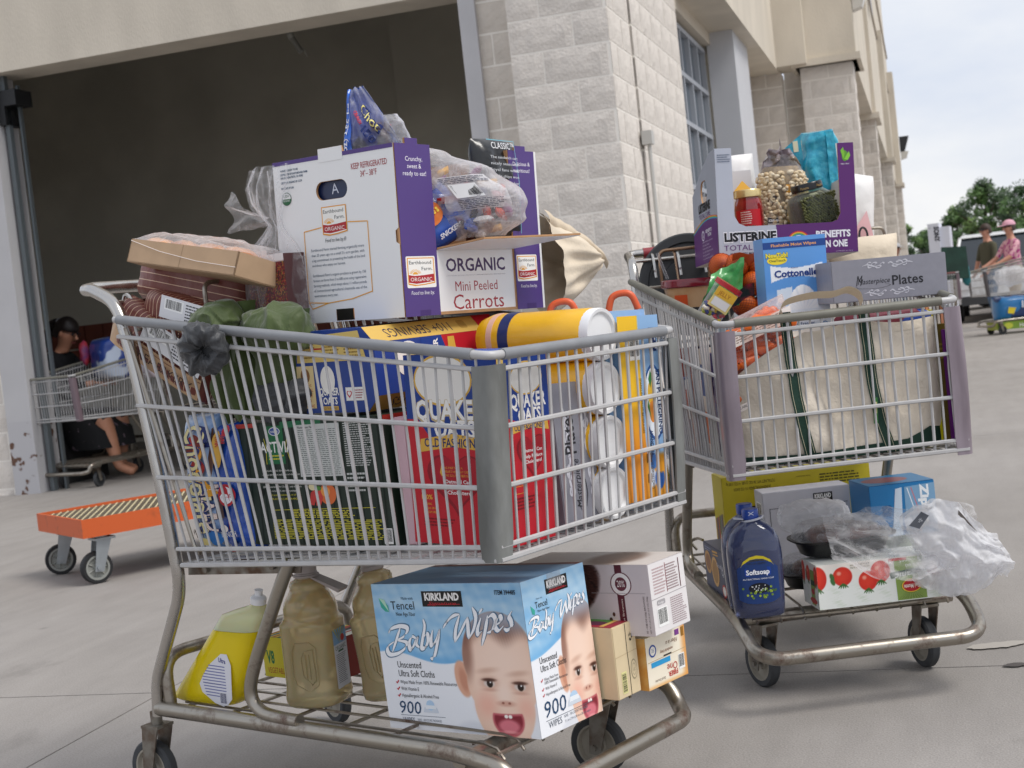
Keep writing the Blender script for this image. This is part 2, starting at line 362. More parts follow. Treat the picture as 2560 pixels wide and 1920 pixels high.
ground = gb.obj('ground', M('far_ground', '8d877f', .9, var=.06, vs=.4), smooth=False); tag(ground, kind='structure')
pav = empty('pavement', kind='structure', loc=BO, rot=(0, 0, -BA))
SJ = [-40, -19, -13.2, -7.65, -2.1, 3.46, 9.0, 14.6, 20.2, 60]; TJ = [-60, -15.5, -10, -4.45, .42, 5.3, 11, 17, 24, 40, 110]
for i in range(len(SJ) - 1):
    for j in range(len(TJ) - 1):
        x0, x1, y0, y1 = SJ[i] + .003, SJ[i + 1] - .003, TJ[j] + .003, TJ[j + 1] - .003
        mb = MB().box(x0, y0, -.011, x1, y1, 0)
        mb.obj('slab', conc, pav, smooth=False)
# small things fallen on the concrete: an oil spot and a pale dried spill
def spot(name, x, y, rx, ry, mt, seed):
    pts = [(x + rx * cos(2 * pi * i / 60) * (1 + .25 * nz((cos(i * .1047) * 2, sin(i * .1047) * 2, seed), 1.3)), y + ry * sin(2 * pi * i / 60) * (1 + .3 * nz((sin(i * .1047) * 2, cos(i * .1047) * 2, seed), 1.7)), .004) for i in range(60)]
    o = MB().add(pts, [tuple(range(60))]).obj(name, mt, smooth=False); tag(o, kind='structure'); return o
spot('dried_spill', 1.15, 3.565, .070, .030, M('dried_spill', 'aaa49c', .8), 2.)
spot('oil_stain', 1.13, 3.37, .03, .016, M('oil_stain', '4a4441', .7), 5.)
spot('oil_stain', .35, 2.75, .025, .014, M('oil_stain', '4a4441', .7), 7.)

stone = M('split_face_block', 'd9d2ca', .95, bump=1.7, bs=60, var=.10, vs=5, detail=10)
stone2 = M('split_face_block_grey', 'd0c8be', .95, bump=1.7, bs=60, var=.12, vs=5, detail=10)
mortar = M('mortar', 'ebe6de', .9, bump=.3, bs=80)
stucco = M('stucco', 'd0c7b8', .92, bump=.8, bs=120, var=.07, vs=3, stretch=(1, 1, .35), detail=8)
trim = M('painted_steel_trim', 'b9b8ba', .5, var=.04, vs=3)
bld = empty('warehouse_building', 'long warehouse of pale split-face block with stucco fascias and a big open loading doorway', 'building', BO2, (0, 0, -BA)); bld.scale = (KB,) * 3
CH, CL = .1855, .371
def block_mesh(L_, seed, mat_, H=CH - .013, amp=.0042):
    rg = random.Random(seed); nu = max(2, int(L_ / .045)); nv = 4
    def fn(u, v):
        x = (u - .5) * L_; z = v * H; ed = min(u, 1 - u, v, 1 - v)
        y = -.0035 - amp * (1.0 + nz((x, z, seed), 14, seed) * 1.3 + nz((x, z, 1), 35, seed) * .8) if ed > .001 else -.0035
        j = .0028 if ed < .001 else 0
        return (x + (rg.random() - .5) * j, y, z + (rg.random() - .5) * j)
    mb = MB().grid(fn, nu, nv)
    # sides back to the mortar
    mb.add([(-L_ / 2, -.0035, 0), (L_ / 2, -.0035, 0), (L_ / 2, .02, 0), (-L_ / 2, .02, 0), (-L_ / 2, -.0035, H), (L_ / 2, -.0035, H), (L_ / 2, .02, H), (-L_ / 2, .02, H)], [(0, 1, 2, 3), (7, 6, 5, 4), (0, 3, 7, 4), (2, 1, 5, 6)])
    return mb.mesh('block', mat_, smooth=False)
_bm = {}
def wall_blocks(parent, ox, oy, ang, width, z0, z1, mt=0, first=.0, stuff=False, back=.25, name='block_wall', plain=False):
    """courses of block on a face starting at (ox,oy) running along direction ang (0: +s, 90: +t), looking at it from outside"""
    a = radians(ang); wl = empty(name); wl.parent = parent; wl.location = (ox, oy, 0); wl.rotation_euler = (0, 0, a)
    MB().box(0, -.0015, z0, width, back, z1).obj('mortar', mortar, wl, smooth=False)
    mats = (stone, stone2); k = int(round(z0 / CH)); big = MB()
    while (k + 1) * CH <= z1 + .12:
        z = k * CH; x = -((k % 2) * CL / 2 + first) % CL - CL
        while x < width:
            a0, a1 = max(0, x), min(width, x + CL); L_ = a1 - a0
            if L_ > .04:
                jl = .005 if a0 > 0 else .0; jr = .005 if a1 < width else .0; l2 = L_ - jl - jr; key = (round(l2, 3), mt, random.randrange(5 if l2 > .3 else 3))
                if key not in _bm: _bm[key] = block_mesh(l2, key[2] * 3.7 + mt * 11, mats[mt])
                if stuff:
                    me = _bm[key]; big.add([(v.co.x + a0 + jl + l2 / 2, v.co.y, v.co.z + z + .0055) for v in me.vertices], [tuple(p.vertices) for p in me.polygons])
                else:
                    o = bpy.data.objects.new('block', _bm[key]); link(o, wl, (a0 + jl + l2 / 2, 0, z + .0055))
            x += CL
        k += 1
    if stuff: big.obj('blockwork', mats[mt], wl, smooth=False)['kind'] = 'stuff'
    return wl
# the wall to the left of the doorway, the strip and the pier to its right
wall_blocks(bld, -2.6, 0, 0, 2.43, 0, 3.35, first=.2)
wall_blocks(bld, 3.30, 0, 0, .30, 0, 3.35, mt=1, first=.1)
wall_blocks(bld, 3.54, -.20, 0, .57, 0, 4.3, first=.185)
wall_blocks(bld, 4.11, -.20, 90, .62, 0, 4.3, first=.19, back=.5, name='block_return')
wall_blocks(bld, 4.125, .42, 90, 1.78, 0, 4.3, first=.05, back=.5)
wall_blocks(bld, 4.11, 4.95, 90, 1.9, 0, 3.1, first=.1, back=.5)
wall_blocks(bld, 4.10, 6.80, 0, .34, 0, 3.1, mt=1, first=.19)
wall_blocks(bld, 4.44, 7.15, 0, .20, 0, 3.1, mt=1, stuff=True, name='recessed_block_wall')
wall_blocks(bld, 4.64, 6.70, 0, .51, 0, 3.1, first=.1)
wall_blocks(bld, 5.15, 6.70, 90, .5, 0, 3.1, stuff=True, name='pier_side')
for t in (12.0, 20.0, 28.5):
    ds = .05 + (t - 12) * .006
    wall_blocks(bld, 4.72, t, 0, .42 + ds, 0, 3.1, mt=1, stuff=True, name='block_pier'); wall_blocks(bld, 5.14 + ds, t, 90, .5, 0, 3.1, stuff=True, name='pier_side')
wall_blocks(bld, 4.60, 7.3, 90, 23, 0, 3.1, stuff=True, name='bay_wall')
# stucco bands: lintel over the doorway, soffit, fascias, parapet
sb = MB()
sb.box(-3.2, -.05, 2.86, 3.42, .25, 9)            # lintel over the door
sb.box(3.42, -.02, 3.34, 3.70, .25, 9)
sb.obj('lintel', stucco, bld, smooth=False)
fb = MB(); fb.box(4.13, 2.22, 3.10, 4.43, 6.78, 9); fb.box(4.35, 6.50, 3.12, 4.72, 7.0, 9); fb.obj('soffit_fascia', stucco, bld, smooth=False)
fb = MB(); fb.box(3.56, -.19, 4.3, 4.43, 2.22, 9); fb.obj('upper_wall', stucco, bld, smooth=False)
fb = MB(); fb.box(4.60, 6.62, 3.10, 5.20, 7.5, 9); fb.box(4.56, 6.58, 3.10, 5.24, 7.55, 3.17); fb.obj('pier_cap', stucco, bld, smooth=False)
fb = MB(); fb.box(4.45, 7.5, 3.12, 5.17, 31.5, 9.5); fb.obj('street_fascia', stucco, bld, smooth=False)
for t in (12.0, 20.0, 28.5):
    ds = .03 + (t - 12) * .006
    fb = MB(); fb.box(4.6, t - .12, 3.08, 5.19 + ds, t + .9, 4.7 + t * .04); fb.box(4.6, t - .16, 3.05, 5.23 + ds, t + .94, 3.13)
    fb.obj('pier_cap', stucco, bld, smooth=False)
fb = MB(); fb.box(5.17, 7.6, 5.35, 5.20, 31.5, 5.42); fb.box(5.17, 7.6, 6.6, 5.205, 31.5, 6.68); fb.obj('reveal_strip', M('stucco_dark', 'b5aa9b', .9), bld, smooth=False)
# sign stripes on the far fascia
sg = Print(bld, (5.21, 9, 3.9), (0, 1, 0), (0, 0, 1), 9, 3, 'sign_stripes', off=.01)
sg.poly([(.15, .92), (.72, .40), (.80, .40), (.25, .95)], '5d6a86'); sg.poly([(.30, .97), (.60, .70), (.66, .70), (.36, 1.)], 'c98a86'); sg.done()
# glazing of the first bay
gl = M('dark_glass', '55606a', .08, spec=.9, var=.25, vs=.8); fr_ = M('window_frame', 'a9adb4', .4, metal=.2)
win = empty('window'); win.parent = bld; win.location = (4.075, 2.24, 0); win.rotation_euler = (0, 0, pi / 2)
mb = MB(); mb.box(0, .03, .3, 1.66, .07, 3.1)
mb.obj('pane', gl, win, smooth=False)
mb = MB()
for x in (0, .38, .80, 1.22, 1.62): mb.box(x, -.005, .3, x + .035, .03, 2.97)
for z in (.3, .78, 1.26, 1.74, 2.22, 2.58, 2.93): mb.box(0, -.008, z, 1.66, .028, z + .035)
mb.obj('frame', fr_, win, smooth=False)
MB().box(4.10, 3.92, 0, 4.32, 4.93, 3.1).obj('steel_pilaster', M('grey_pilaster', 'c2c3c7', .55, var=.04, vs=2), bld, smooth=False)
MB().box(3.6, 2.2, 3.0, 4.13, 6.8, 3.1).obj('soffit', stucco, bld, smooth=False)
# door jambs and roller track
rust = M('chipped_paint', 'b4b3b6', .55, v2='5e4030', vs=9, lo_=.60, hi_=.63, detail=8)
MB().box(-.17, -.035, .62, .02, .22, 2.86).obj('door_jamb', trim, bld, smooth=False)
MB().box(-.17, -.035, 0, .02, .22, .62).obj('door_jamb_foot', rust, bld, smooth=False)
MB().box(.04, .05, 0, .07, .09, 2.86).box(.10, .12, 0, .115, .15, 2.8).obj('door_track', M('galvanised_track', '6d7478', .45, metal=.5), bld, smooth=False)
MB().box(3.21, -.035, 0, 3.31, .22, 2.86).obj('door_jamb', trim, bld, smooth=False)
MB().box(.02, .02, 2.66, .16, .2, 2.76).box(.02, .02, 2.54, .07, .2, 2.66).obj('track_bracket', M('black_steel', '15171a', .5), bld, smooth=False)
# interior shell
iw = M('painted_block_inside', 'd2cdbf', .85, bump=1.2, bs=9, var=.10, vs=1.2, detail=8)
mb = MB(); mb.box(-3.0, 4.0, 0, 3.9, 4.3, 5.2); mb.box(-3.2, .25, 0, -3.0, 4.3, 5.2); mb.box(3.62, .25, 0, 3.9, 4.3, 5.2); mb.box(1.42, 3.7, 0, 3.62, 4.02, 5.2)
mb.obj('interior_wall', iw, bld, smooth=False)
MB().box(-3.2, -.02, 5.2, 4.2, 4.3, 5.3).obj('interior_ceiling', M('dark_ceiling', '3b3a38', .9), bld, smooth=False)
rnd = random.Random(4); tl = MB()
me_t = {}
for k, z in enumerate((.86, 1.09)):
    for i in range(22):
        x = -2.95 + i * .2 + (k % 2) * .05
        if x > 1.3: break
        if 0 not in me_t: me_t[0] = MB().box(0, 0, 0, .19, .02, .215).mesh('tile', M('terracotta_tile', '7a3d2c', .6, var=.15, vs=3), smooth=False)
        link(bpy.data.objects.new('tile', me_t[0]), bld, (x, 3.975, z))
# raised joints of the interior blockwork
mb = MB()
for k in range(7, 26):
    mb.box(-2.95, 3.994, k * .2 - .003, 1.4, 4.0, k * .2 + .003)
for k in range(7, 25):
    for i in range(11): x = -2.9 + i * .4 + (k % 2) * .2; mb.box(x, 3.994, k * .2, x + .006, 4.0, k * .2 + .2)

# a round conduit up the pier side, the tube lamp under the ceiling, wall lamps
cdt = M('grey_conduit', 'b9b8b4', .5)
o = MB().tube([(4.165, .40, .2), (4.165, .40, 1.90)], .012, 8).box(4.13, .36, 1.88, 4.19, .44, 1.96).obj('conduit_pipe', cdt, bld)
tl = empty('tube_lamp', 'unlit fluorescent tube lamp hanging under the ceiling of the dark doorway', 'lamp', bp(1.20, 2, 3.33), (radians(8), radians(62), -BA)); tl.scale = (KB,) * 3
MB().tube([(-.02, 0, 0), (.26, 0, 0)], .022, 10).obj('tube', M('lamp_tube', 'a8a8a2', .4), tl)
MB().tube([(.12, .02, 0), (.2, .05, -.03), (.24, .03, .02), (.30, .04, 0)], .004, 6).tube([(.10, 0, 0), (.13, 0, 0)], .027, 10).obj('cord', M('lamp_cord', 'c8c8c0', .5), tl)
def wall_lamp(label, loc, sc):
    r = empty('wall_lamp', label, 'wall lamp', loc, (0, 0, -BA), 'wall lamps on the fascia')
    bk = M('lamp_black', '202226', .4); w = .12 * sc
    MB().hexa([(0, -w, 0), (w * .6, -w * .9, 0), (w * .6, w * .9, 0), (0, w, 0)], [(0, -w, w * 2.1), (w * 1.3, -w, w * 2.1), (w * 1.3, w, w * 2.1), (0, w, w * 2.1)]).obj('housing', bk, r, smooth=False)
    MB().hexa([(0, -w * .7, -w * 1.1), (w * .8, -w * .7, -w * .9), (w * .8, w * .7, -w * .9), (0, w * .7, -w * 1.1)], [(0.01, -w * .85, -.002), (w * 1.1, -w * .85, -.002), (w * 1.1, w * .85, -.002), (0.01, w * .85, -.002)]).obj('diffuser', M('lamp_glass', 'd8d4cb', .3), r, smooth=False)
wall_lamp('large black wall lamp high on the corner of the near stucco pier cap', bp(5.205, 6.75, 3.72), 1.15)
wall_lamp('small black wall lamp far along the street fascia against the sky', bp(5.41, 20.2, 3.22), 1.3)
# ------------------------------------------------------------------ shopping carts
def chrome_mat(name, base='c4c1bd', rustamt=.62, rough=.22):
    m = bpy.data.materials.new(name); m.use_nodes = True; t = m.node_tree; N = t.nodes; L = t.links; b = N['Principled BSDF']
    co = N.new('ShaderNodeTexCoord'); n = N.new('ShaderNodeTexNoise'); n.inputs['Scale'].default_value = 11; n.inputs['Detail'].default_value = 9; n.inputs['Roughness'].default_value = .72; L.new(co.outputs['Object'], n.inputs['Vector'])
    r = N.new('ShaderNodeMapRange'); r.inputs[1].default_value = rustamt - .09; r.inputs[2].default_value = rustamt + .06; L.new(n.outputs[0], r.inputs[0])
    mx = N.new('ShaderNodeMix'); mx.data_type = 'RGBA'; mx.inputs[6].default_value = (*lin(base), 1); mx.inputs[7].default_value = (*lin('55392a'), 1); L.new(r.outputs[0], mx.inputs[0]); L.new(mx.outputs[2], b.inputs['Base Color'])
    a = N.new('ShaderNodeMapRange'); a.inputs[3].default_value = 1.; a.inputs[4].default_value = .15; L.new(r.outputs[0], a.inputs[0]); L.new(a.outputs[0], b.inputs['Metallic'])
    n2 = N.new('ShaderNodeTexNoise'); n2.inputs['Scale'].default_value = 40; n2.inputs['Detail'].default_value = 4; L.new(co.outputs['Object'], n2.inputs['Vector'])
    q = N.new('ShaderNodeMapRange'); q.inputs[3].default_value = rough; q.inputs[4].default_value = rough + .3; L.new(n2.outputs[0], q.inputs[0]); L.new(q.outputs[0], b.inputs['Roughness'])
    return m
worn = chrome_mat('worn_chrome', 'a39d93', .60, .20); bright = chrome_mat('bright_chrome', 'bdbab6', .72, .10)
wirep = M('white_coated_wire', 'b6b5b5', .38, var=.05, vs=30); sleeve1 = M('grey_rim_sleeve', '85878b', .5, var=.06, vs=20); sleeve2 = M('olive_grey_rim', '77756b', .5, var=.08, vs=20)
guard1 = M('grey_corner_guard', '5d5e5b', .6, v2='838583', vs=12, bump=.4, bs=40, detail=8, stretch=(1, 1, .35)); guard2 = M('clear_violet_guard', '7b6f78', .28, v2='9d919b', vs=14, detail=8, stretch=(1, 1, .2), coat=.4, alpha=.93)
rubber = M('grey_rubber', '3e4043', .75, var=.2, vs=14); rimm = M('wheel_rim_plastic', '9a9488', .5, var=.15, vs=20); zinc = M('zinc_plate', '8c8880', .45, metal=.7, v2='5d4737', vs=25, detail=6)
P1 = dict(wf=.578, wfb=.589, xFb=-.022, zF=.904, zFb=.556, xR=-.986, wr=.635, zR=1.049, xRb=-.87, wrb=.613, zRb=.527, xH=-1.104, wh=.595, zH=1.121)
P2 = dict(wf=.546, wfb=.549, xFb=-.009, zF=.894, zFb=.551, xR=-.997, wr=.646, zR=1.027, xRb=-.877, wrb=.618, zRb=.526, xH=-1.117, wh=.606, zH=1.106)
def caster(parent, x, y, yaw=0., r=.062, front=False, name='caster'):
    g = empty(name); g.parent = parent; g.location = (x, y, 0); g.rotation_euler = (0, 0, yaw)
    w = .013
    mb = MB()
    for s in (-1, 1):
        yy = s * (w + .009)
        mb.hexa([(-.024, yy - .0016, r - .012), (.0, yy - .0016, r - .018), (.0, yy + .0016, r - .018), (-.024, yy + .0016, r - .012)], [(-.012, yy - .0016, .158), (.036, yy - .0016, .158), (.036, yy + .0016, .158), (-.012, yy + .0016, .158)])
    mb.box(-.014, -w - .011, .156, .038, w + .011, .162); mb.tube([(.012, 0, .16), (.012, 0, .19)], .013, 12); mb.tube([(-.012, -w - .016, r), (-.012, w + .016, r)], .0065, 8)
    mb.obj('fork', zinc, g)
    Mx = Matrix.Translation((-.012, 0, r)) @ Matrix.Rotation(pi / 2, 4, 'X')
    ty = MB().lathe([(r * .74, -w), (r * .93, -w), (r, -w * .6), (r, w * .6), (r * .93, w), (r * .74, w), (r * .74, -w)], 32, 0, Mx).obj('tyre', rubber, g)
    MB().lathe([(.004, -w * .5), (r * .25, -w * .6), (r * .3, -w * .3), (r * .62, -w * .3), (r * .68, -w * .96), (r * .76, -w * .96), (r * .76, w * .96), (r * .68, w * .96), (r * .62, w * .3), (r * .3, w * .3), (r * .25, w * .6), (.004, w * .5)], 28, 0, Mx).obj('rim', rimm, g)
    return g
FR = (0., .07, .353, .645, .935, 1.)
def make_cart(label, C, P, sleeve, guard, bumper_x=-.06, detail=True, group=None, grip=None, name='shopping_cart', wires=(33, 21)):
    root = empty(name, label, 'shopping cart', (C[0], C[1], 0), (0, 0, C[2]), group)
    def corner(f, s, k):   # f: 0 rear 1 front ; s: -1/+1 ; k: 0 rim .. 1 bottom
        if f: a = Vector((0, s * P['wf'] / 2, P['zF'])); b = Vector((P['xFb'], s * P['wfb'] / 2, P['zFb']))
        else: a = Vector((P['xR'], s * P['wr'] / 2, P['zR'])); b = Vector((P['xRb'], s * P['wrb'] / 2, P['zRb']))
        return a.lerp(b, k)
    # rim
    rim = MB()
    rp = [corner(0, -1, 0), corner(1, -1, 0), corner(1, 1, 0), corner(0, 1, 0)]
    rpath = round_path(rp, .022, 4); rim.tube(rpath, .0078, 10); rim.obj('rim', wirep, root)
    sl = MB()
    for a, b in ((rp[0], rp[1]), (rp[1], rp[2]), (rp[2], rp[3])):
        d = (b - a).normalized(); sl.tube([a + d * (.012 if a is rp[0] else .035), b - d * (.012 if b is rp[3] else .035)], .0102, 10)
    sl.obj('rim_sleeve', sleeve, root)
    rg = random.Random(5)
    def wire(parent, a, b, r, off=Vector((0, 0, 0)), bend=0.):
        m_ = a.lerp(b, .45) + Vector((rg.uniform(-1, 1), rg.uniform(-1, 1), 0)) * bend
        MBX = MB().tube([a + off, m_ + off, b + off] if bend else [a + off, b + off], r, 6 if detail else 4)
        if detail: MBX.obj('wire', wirep, parent)
        return MBX
    def panel(name, f0, s0, f1, s1, nw):
        g = empty(name); g.parent = root; merged = MB()
        n = (corner(f1, s1, 0) - corner(f0, s0, 0)).cross(Vector((0, 0, 1))).normalized()
        for k in FR[1:]:
            w = wire(g, corner(f0, s0, k), corner(f1, s1, k), .0046 if k < 1 else .0054, n * .004)
            merged.add(w.v, w.f)
        for i in range(1, nw):
            t = i / nw; thick = i % 3 == 0; a = corner(f0, s0, 0).lerp(corner(f1, s1, 0), t); b = corner(f0, s0, 1).lerp(corner(f1, s1, 1), t)
            w = wire(g, a, b, .0037 if thick else .0026, n * -.001, .0035 if detail else 0); merged.add(w.v, w.f)
        if not detail: merged.obj('wires', wirep, g)
        return g
    panel('side_panel', 0, -1, 1, -1, wires[0]); panel('side_panel', 0, 1, 1, 1, wires[0]); panel('front_panel', 1, -1, 1, 1, wires[1])
    # floor grille
    g = empty('basket_floor'); g.parent = root; fl = MB()
    for i in range(0, 23 if detail else 12):
        t = i / (22 if detail else 11); a = corner(0, -1, 1).lerp(corner(0, 1, 1), t); b = corner(1, -1, 1).lerp(corner(1, 1, 1), t); fl.tube([a, b], .0026, 5)
    for i in range(9):
        t = i / 8; fl.tube([corner(0, -1, 1).lerp(corner(1, -1, 1), t), corner(0, 1, 1).lerp(corner(1, 1, 1), t)], .0036, 5)
    fl.obj('floor_wires', wirep, g)
    # rear gate, leaning forward, with its hinge rod
    g = empty('rear_gate'); g.parent = root; gt = MB()
    for i in range(13):
        t = i / 12; a = corner(0, -1, .02).lerp(corner(0, 1, .02), t); b = corner(0, -1, .98).lerp(corner(0, 1, .98), t); a = a + Vector((.03, 0, -.01)); b = b + Vector((.05, 0, .02))
        gt.tube([a, a.lerp(b, .5), b], .0034 if i % 3 else .0042, 6)
    for k in (.05, .38, .96): gt.tube([corner(0, -1, k) + Vector((.032, 0.02, 0)), corner(0, 1, k) + Vector((.032, -.02, 0))], .0045, 6)
    gt.obj('gate_wires', worn, g)
    # corner guards
    for s in (-1, 1):
        a = corner(1, s, .045) ; b = corner(1, s, 1.) + Vector((-.002, 0, -.012 if sleeve is sleeve2 else -.004)); prof = []
        L1 = .042; rr = .014; th = .004
        o_ = [(-L1, 0), (-rr, 0)] + [(-rr + rr * sin(t), -rr + rr * cos(t)) for t in (.4, .8, 1.2)] + [(0, -rr), (0, -L1)]
        i_ = [(x - th * (1 if y > -rr * 1.2 or True else 0), y - th) for x, y in o_]
        i_ = [(x if x <= -rr else min(x, -th), y if y <= -rr else min(y, -th)) for x, y in [(px, py - (th if py > -rr else 0)) if px < -rr * .99 else (px - th, py - th if py > -L1 * .9 else py) for px, py in o_]]
        ring = o_ + i_[::-1]; rings = []
        for k in range(9):
            t = k / 8; c = a.lerp(b, t); sc = 1 - (.12 if k == 8 else .0); bow = .003 * sin(pi * t) + .002 * nz((t * 4, s, 2), 2)
            R_ = [(c.x + .009 + x * sc + bow, c.y + s * (.009 + y * sc + bow), c.z) for x, y in ring]
            rings.append(R_ if s > 0 else R_[::-1])
        mb = MB().rings(rings); o = mb.obj('corner_guard', guard, root, ang=30)
    # handle, posts
    hw = P['wh'] / 2; xh, zh = P['xH'], P['zH']
    top = [(xh, -hw, zh), (xh + .03, -hw - .006, zh - .002), (-.985, -hw - .010, 1.083), (-.956, -hw - .010, .97)]
    low = [(-.918, -hw - .004, .70), (-.903, -hw + .002, .50), (-.925, -.285, .452), (-1.02, -.277, .31), (-1.052, -.275, .26), (-1.062, -.275, .182)]
    side = round_path(top + low, .055, 6)
    hb = [Vector((xh, 0, zh + .003))] ; full = [v for v in reversed(side)] + [Vector((xh - .004, -hw + .02, zh + .003)), Vector((xh - .004, hw - .02, zh + .003))] + [Vector((v.x, -v.y, v.z)) for v in side]
    body = MB().tube(full, .0137, 12); body.obj('handle_frame', bright if detail else worn, root)
    if grip: MB().tube([(xh - .004, -hw + .045, zh + .003), (xh - .004, hw - .045, zh + .003)], .0165, 14).obj('grip', grip, root)
    # base: side rails running into the dropped front bumper
    q = []
    for s in (-1, 1):
        q += [[(-1.055, s * .275, .198), (-.20, s * .275, .198), (-.09, s * .272, .182), (bumper_x - .035, s * .262, .140), (bumper_x, s * .225, .130)][::(1 if s < 0 else -1)]]
    MB().tube(round_path(q[0] + q[1], .075, 6), .0165, 12).obj('base_rail', worn, root)
    for s in (-1, 1):
        lg = [(-.575, s * .277, .535), (-.63, s * .277, .455), (-.718, s * .277, .315), (-.738, s * .277, .255), (-.712, s * .277, .224), (-.66, s * .277, .216), (-.60, s * .277, .214)]
        MB().tube(smooth_path(lg, 5), .0137, 12).obj('front_post', worn, root)
        MB().hexa([(-.905, s * .268 - .002, .497), (-.555, s * .268 - .002, .512), (-.555, s * .268 + .002, .512), (-.905, s * .268 + .002, .497)], [(-.90, s * .268 - .002, .527), (-.545, s * .268 - .002, .543), (-.545, s * .268 + .002, .543), (-.90, s * .268 + .002, .527)]).tube([(-.84, s * .26, .512), (-.84, s * .278, .512)], .008, 8).tube([(-.63, s * .26, .525), (-.63, s * .278, .525)], .008, 8).obj('bracket', zinc, root)
    MB().tube(round_path([(-1.03, -.262, .20), (-1.035, -.262, .315), (-1.0, .262, .315), (-1.0, .262, .20)], .07, 6), .0135, 12).obj('rear_hoop', worn, root)
    MB().tube([(-.195, -.265, .176), (-.195, .265, .176)], .016, 12).obj('cross_tube', worn, root)
    rk = MB()
    for i in range(9):
        y = -.23 + i * .0575; rk.tube([(-1.02, y, .203), (-.16, y, .203), (-.13, y, .196), (-.115, y, .178)], .0032, 6)
    for x in (-1.0, -.85, -.68, -.52, -.38): rk.tube([(x, -.265, .198), (x, .265, .198)], .004, 6)
    rk.tube([(-.125, -.24, .188), (-.12, 0, .186), (-.125, .24, .188)], .0046, 6); rk.obj('bottom_rack', worn, root)
    MB().tube(smooth_path([(-1.04, -.20, .205), (-1.045, -.215, .23), (-1.02, -.20, .243), (-.98, -.19, .243)], 4), .0045, 6).obj('rack_hook', worn, root)
    for x, y, yw, fr in ((-1.085, -.275, .1, 0), (-1.085, .275, -.3, 0), (-.215, -.20, .35, 1), (-.215, .20, .15, 1)): caster(root, x, y, yw)
    # child-seat rods and hooks behind the handle
    rd = MB()
    rd.tube([(-1.03, -hw + .005, 1.085), (-1.035, hw - .005, 1.085)], .0058, 8); rd.tube([(-1.045, -hw + .03, 1.058), (-1.045, hw - .03, 1.058)], .0045, 8)
    for y in (-.245, -.17, -.095, .095, .17, .245):
        rd.tube(smooth_path([(-1.00, y, 1.03), (-1.02, y, 1.09), (-1.042, y, 1.100), (-1.05, y, 1.065), (-1.03, y, 1.05), (-1.0, y, 1.05)], 4), .0042, 6)
    rd.obj('seat_rods', bright, root)
    return root
cart1 = make_cart('large loaded shopping cart in front with a grey rim and grey corner guards', CART1, P1, sleeve1, guard1, -.025)
gripred = M('red_handle_grip', '8e2f38', .4)
cart2 = make_cart('second loaded shopping cart with a red handle and violet clear corner guards', CART2, P2, sleeve2, guard2, .03, grip=gripred)
# ------------------------------------------------------------------ goods of the first cart
def plate(mb, outer, holes, th, fr, m=0):
    """extruded flat sheet with holes; fr=(org,u,v); outer face on the n side, thickness inward"""
    from mathutils.geometry import tessellate_polygon
    o, u, v = (Vector(a) for a in fr); n = u.cross(v).normalized(); loops = [outer] + holes; flat_ = [p for l in loops for p in l]
    tri = tessellate_polygon([[Vector((x, y, 0)) for x, y in l] for l in loops]); k = len(flat_)
    vs = [o + u * x + v * y for x, y in flat_] + [o + u * x + v * y - n * th for x, y in flat_]; fs = []
    for a, b, c in tri:
        A, B, C_ = (Vector(flat_[i]) for i in (a, b, c)); ccw = (B - A).cross(C_ - A) > 0; fs.append((a, b, c) if ccw else (a, c, b)); fs.append((a + k, c + k, b + k) if ccw else (a + k, b + k, c + k))
    i0 = 0
    for l in loops:
        n_ = len(l)
        for i in range(n_): a, b = i0 + i, i0 + (i + 1) % n_; fs.append((a, b, b + k, a + k))
        i0 += n_
    return mb.add(vs, fs, m)
def rr_pts(cx, cy, w, h, r, k=5):
    P = []
    for sx, sy, a in ((1, 1, 0), (-1, 1, 90), (-1, -1, 180), (1, -1, 270)):
        P += [(cx + sx * (w / 2 - r) + r * cos(radians(a + 90 * i / k)), cy + sy * (h / 2 - r) + r * sin(radians(a + 90 * i / k))) for i in range(k + 1)]
    return P
board = M('white_board', 'dedde0', .55); kraft = M('kraft_board', 'b48a62', .85, var=.08, vs=30); tape = M('clear_tape', 'c9ccd0', .15, alpha=.35)
def stripes(name, base, line, scale, axis=0, duty=.9, rough=.6, bump=.5, dist=0.):
    if name in _m: return _m[name]
    m = M(name, base, rough, bump=bump, bs=35); t = m.node_tree; N = t.nodes; L = t.links; b = N['Principled BSDF']
    co = N.new('ShaderNodeTexCoord'); sp = N.new('ShaderNodeSeparateXYZ'); L.new(co.outputs['Object'], sp.inputs[0])
    q = N.new('ShaderNodeMath'); q.operation = 'MULTIPLY'; q.inputs[1].default_value = scale; L.new(sp.outputs[axis], q.inputs[0])
    fr = N.new('ShaderNodeMath'); fr.operation = 'FRACT'; L.new(q.outputs[0], fr.inputs[0]); g = N.new('ShaderNodeMath'); g.operation = 'GREATER_THAN'; g.inputs[1].default_value = duty; L.new(fr.outputs[0], g.inputs[0])
    mx = N.new('ShaderNodeMix'); mx.data_type = 'RGBA'; mx.inputs[6].default_value = (*lin(base), 1); mx.inputs[7].default_value = (*lin(line), 1); L.new(g.outputs[0], mx.inputs[0]); L.new(mx.outputs[2], b.inputs['Base Color']); return m
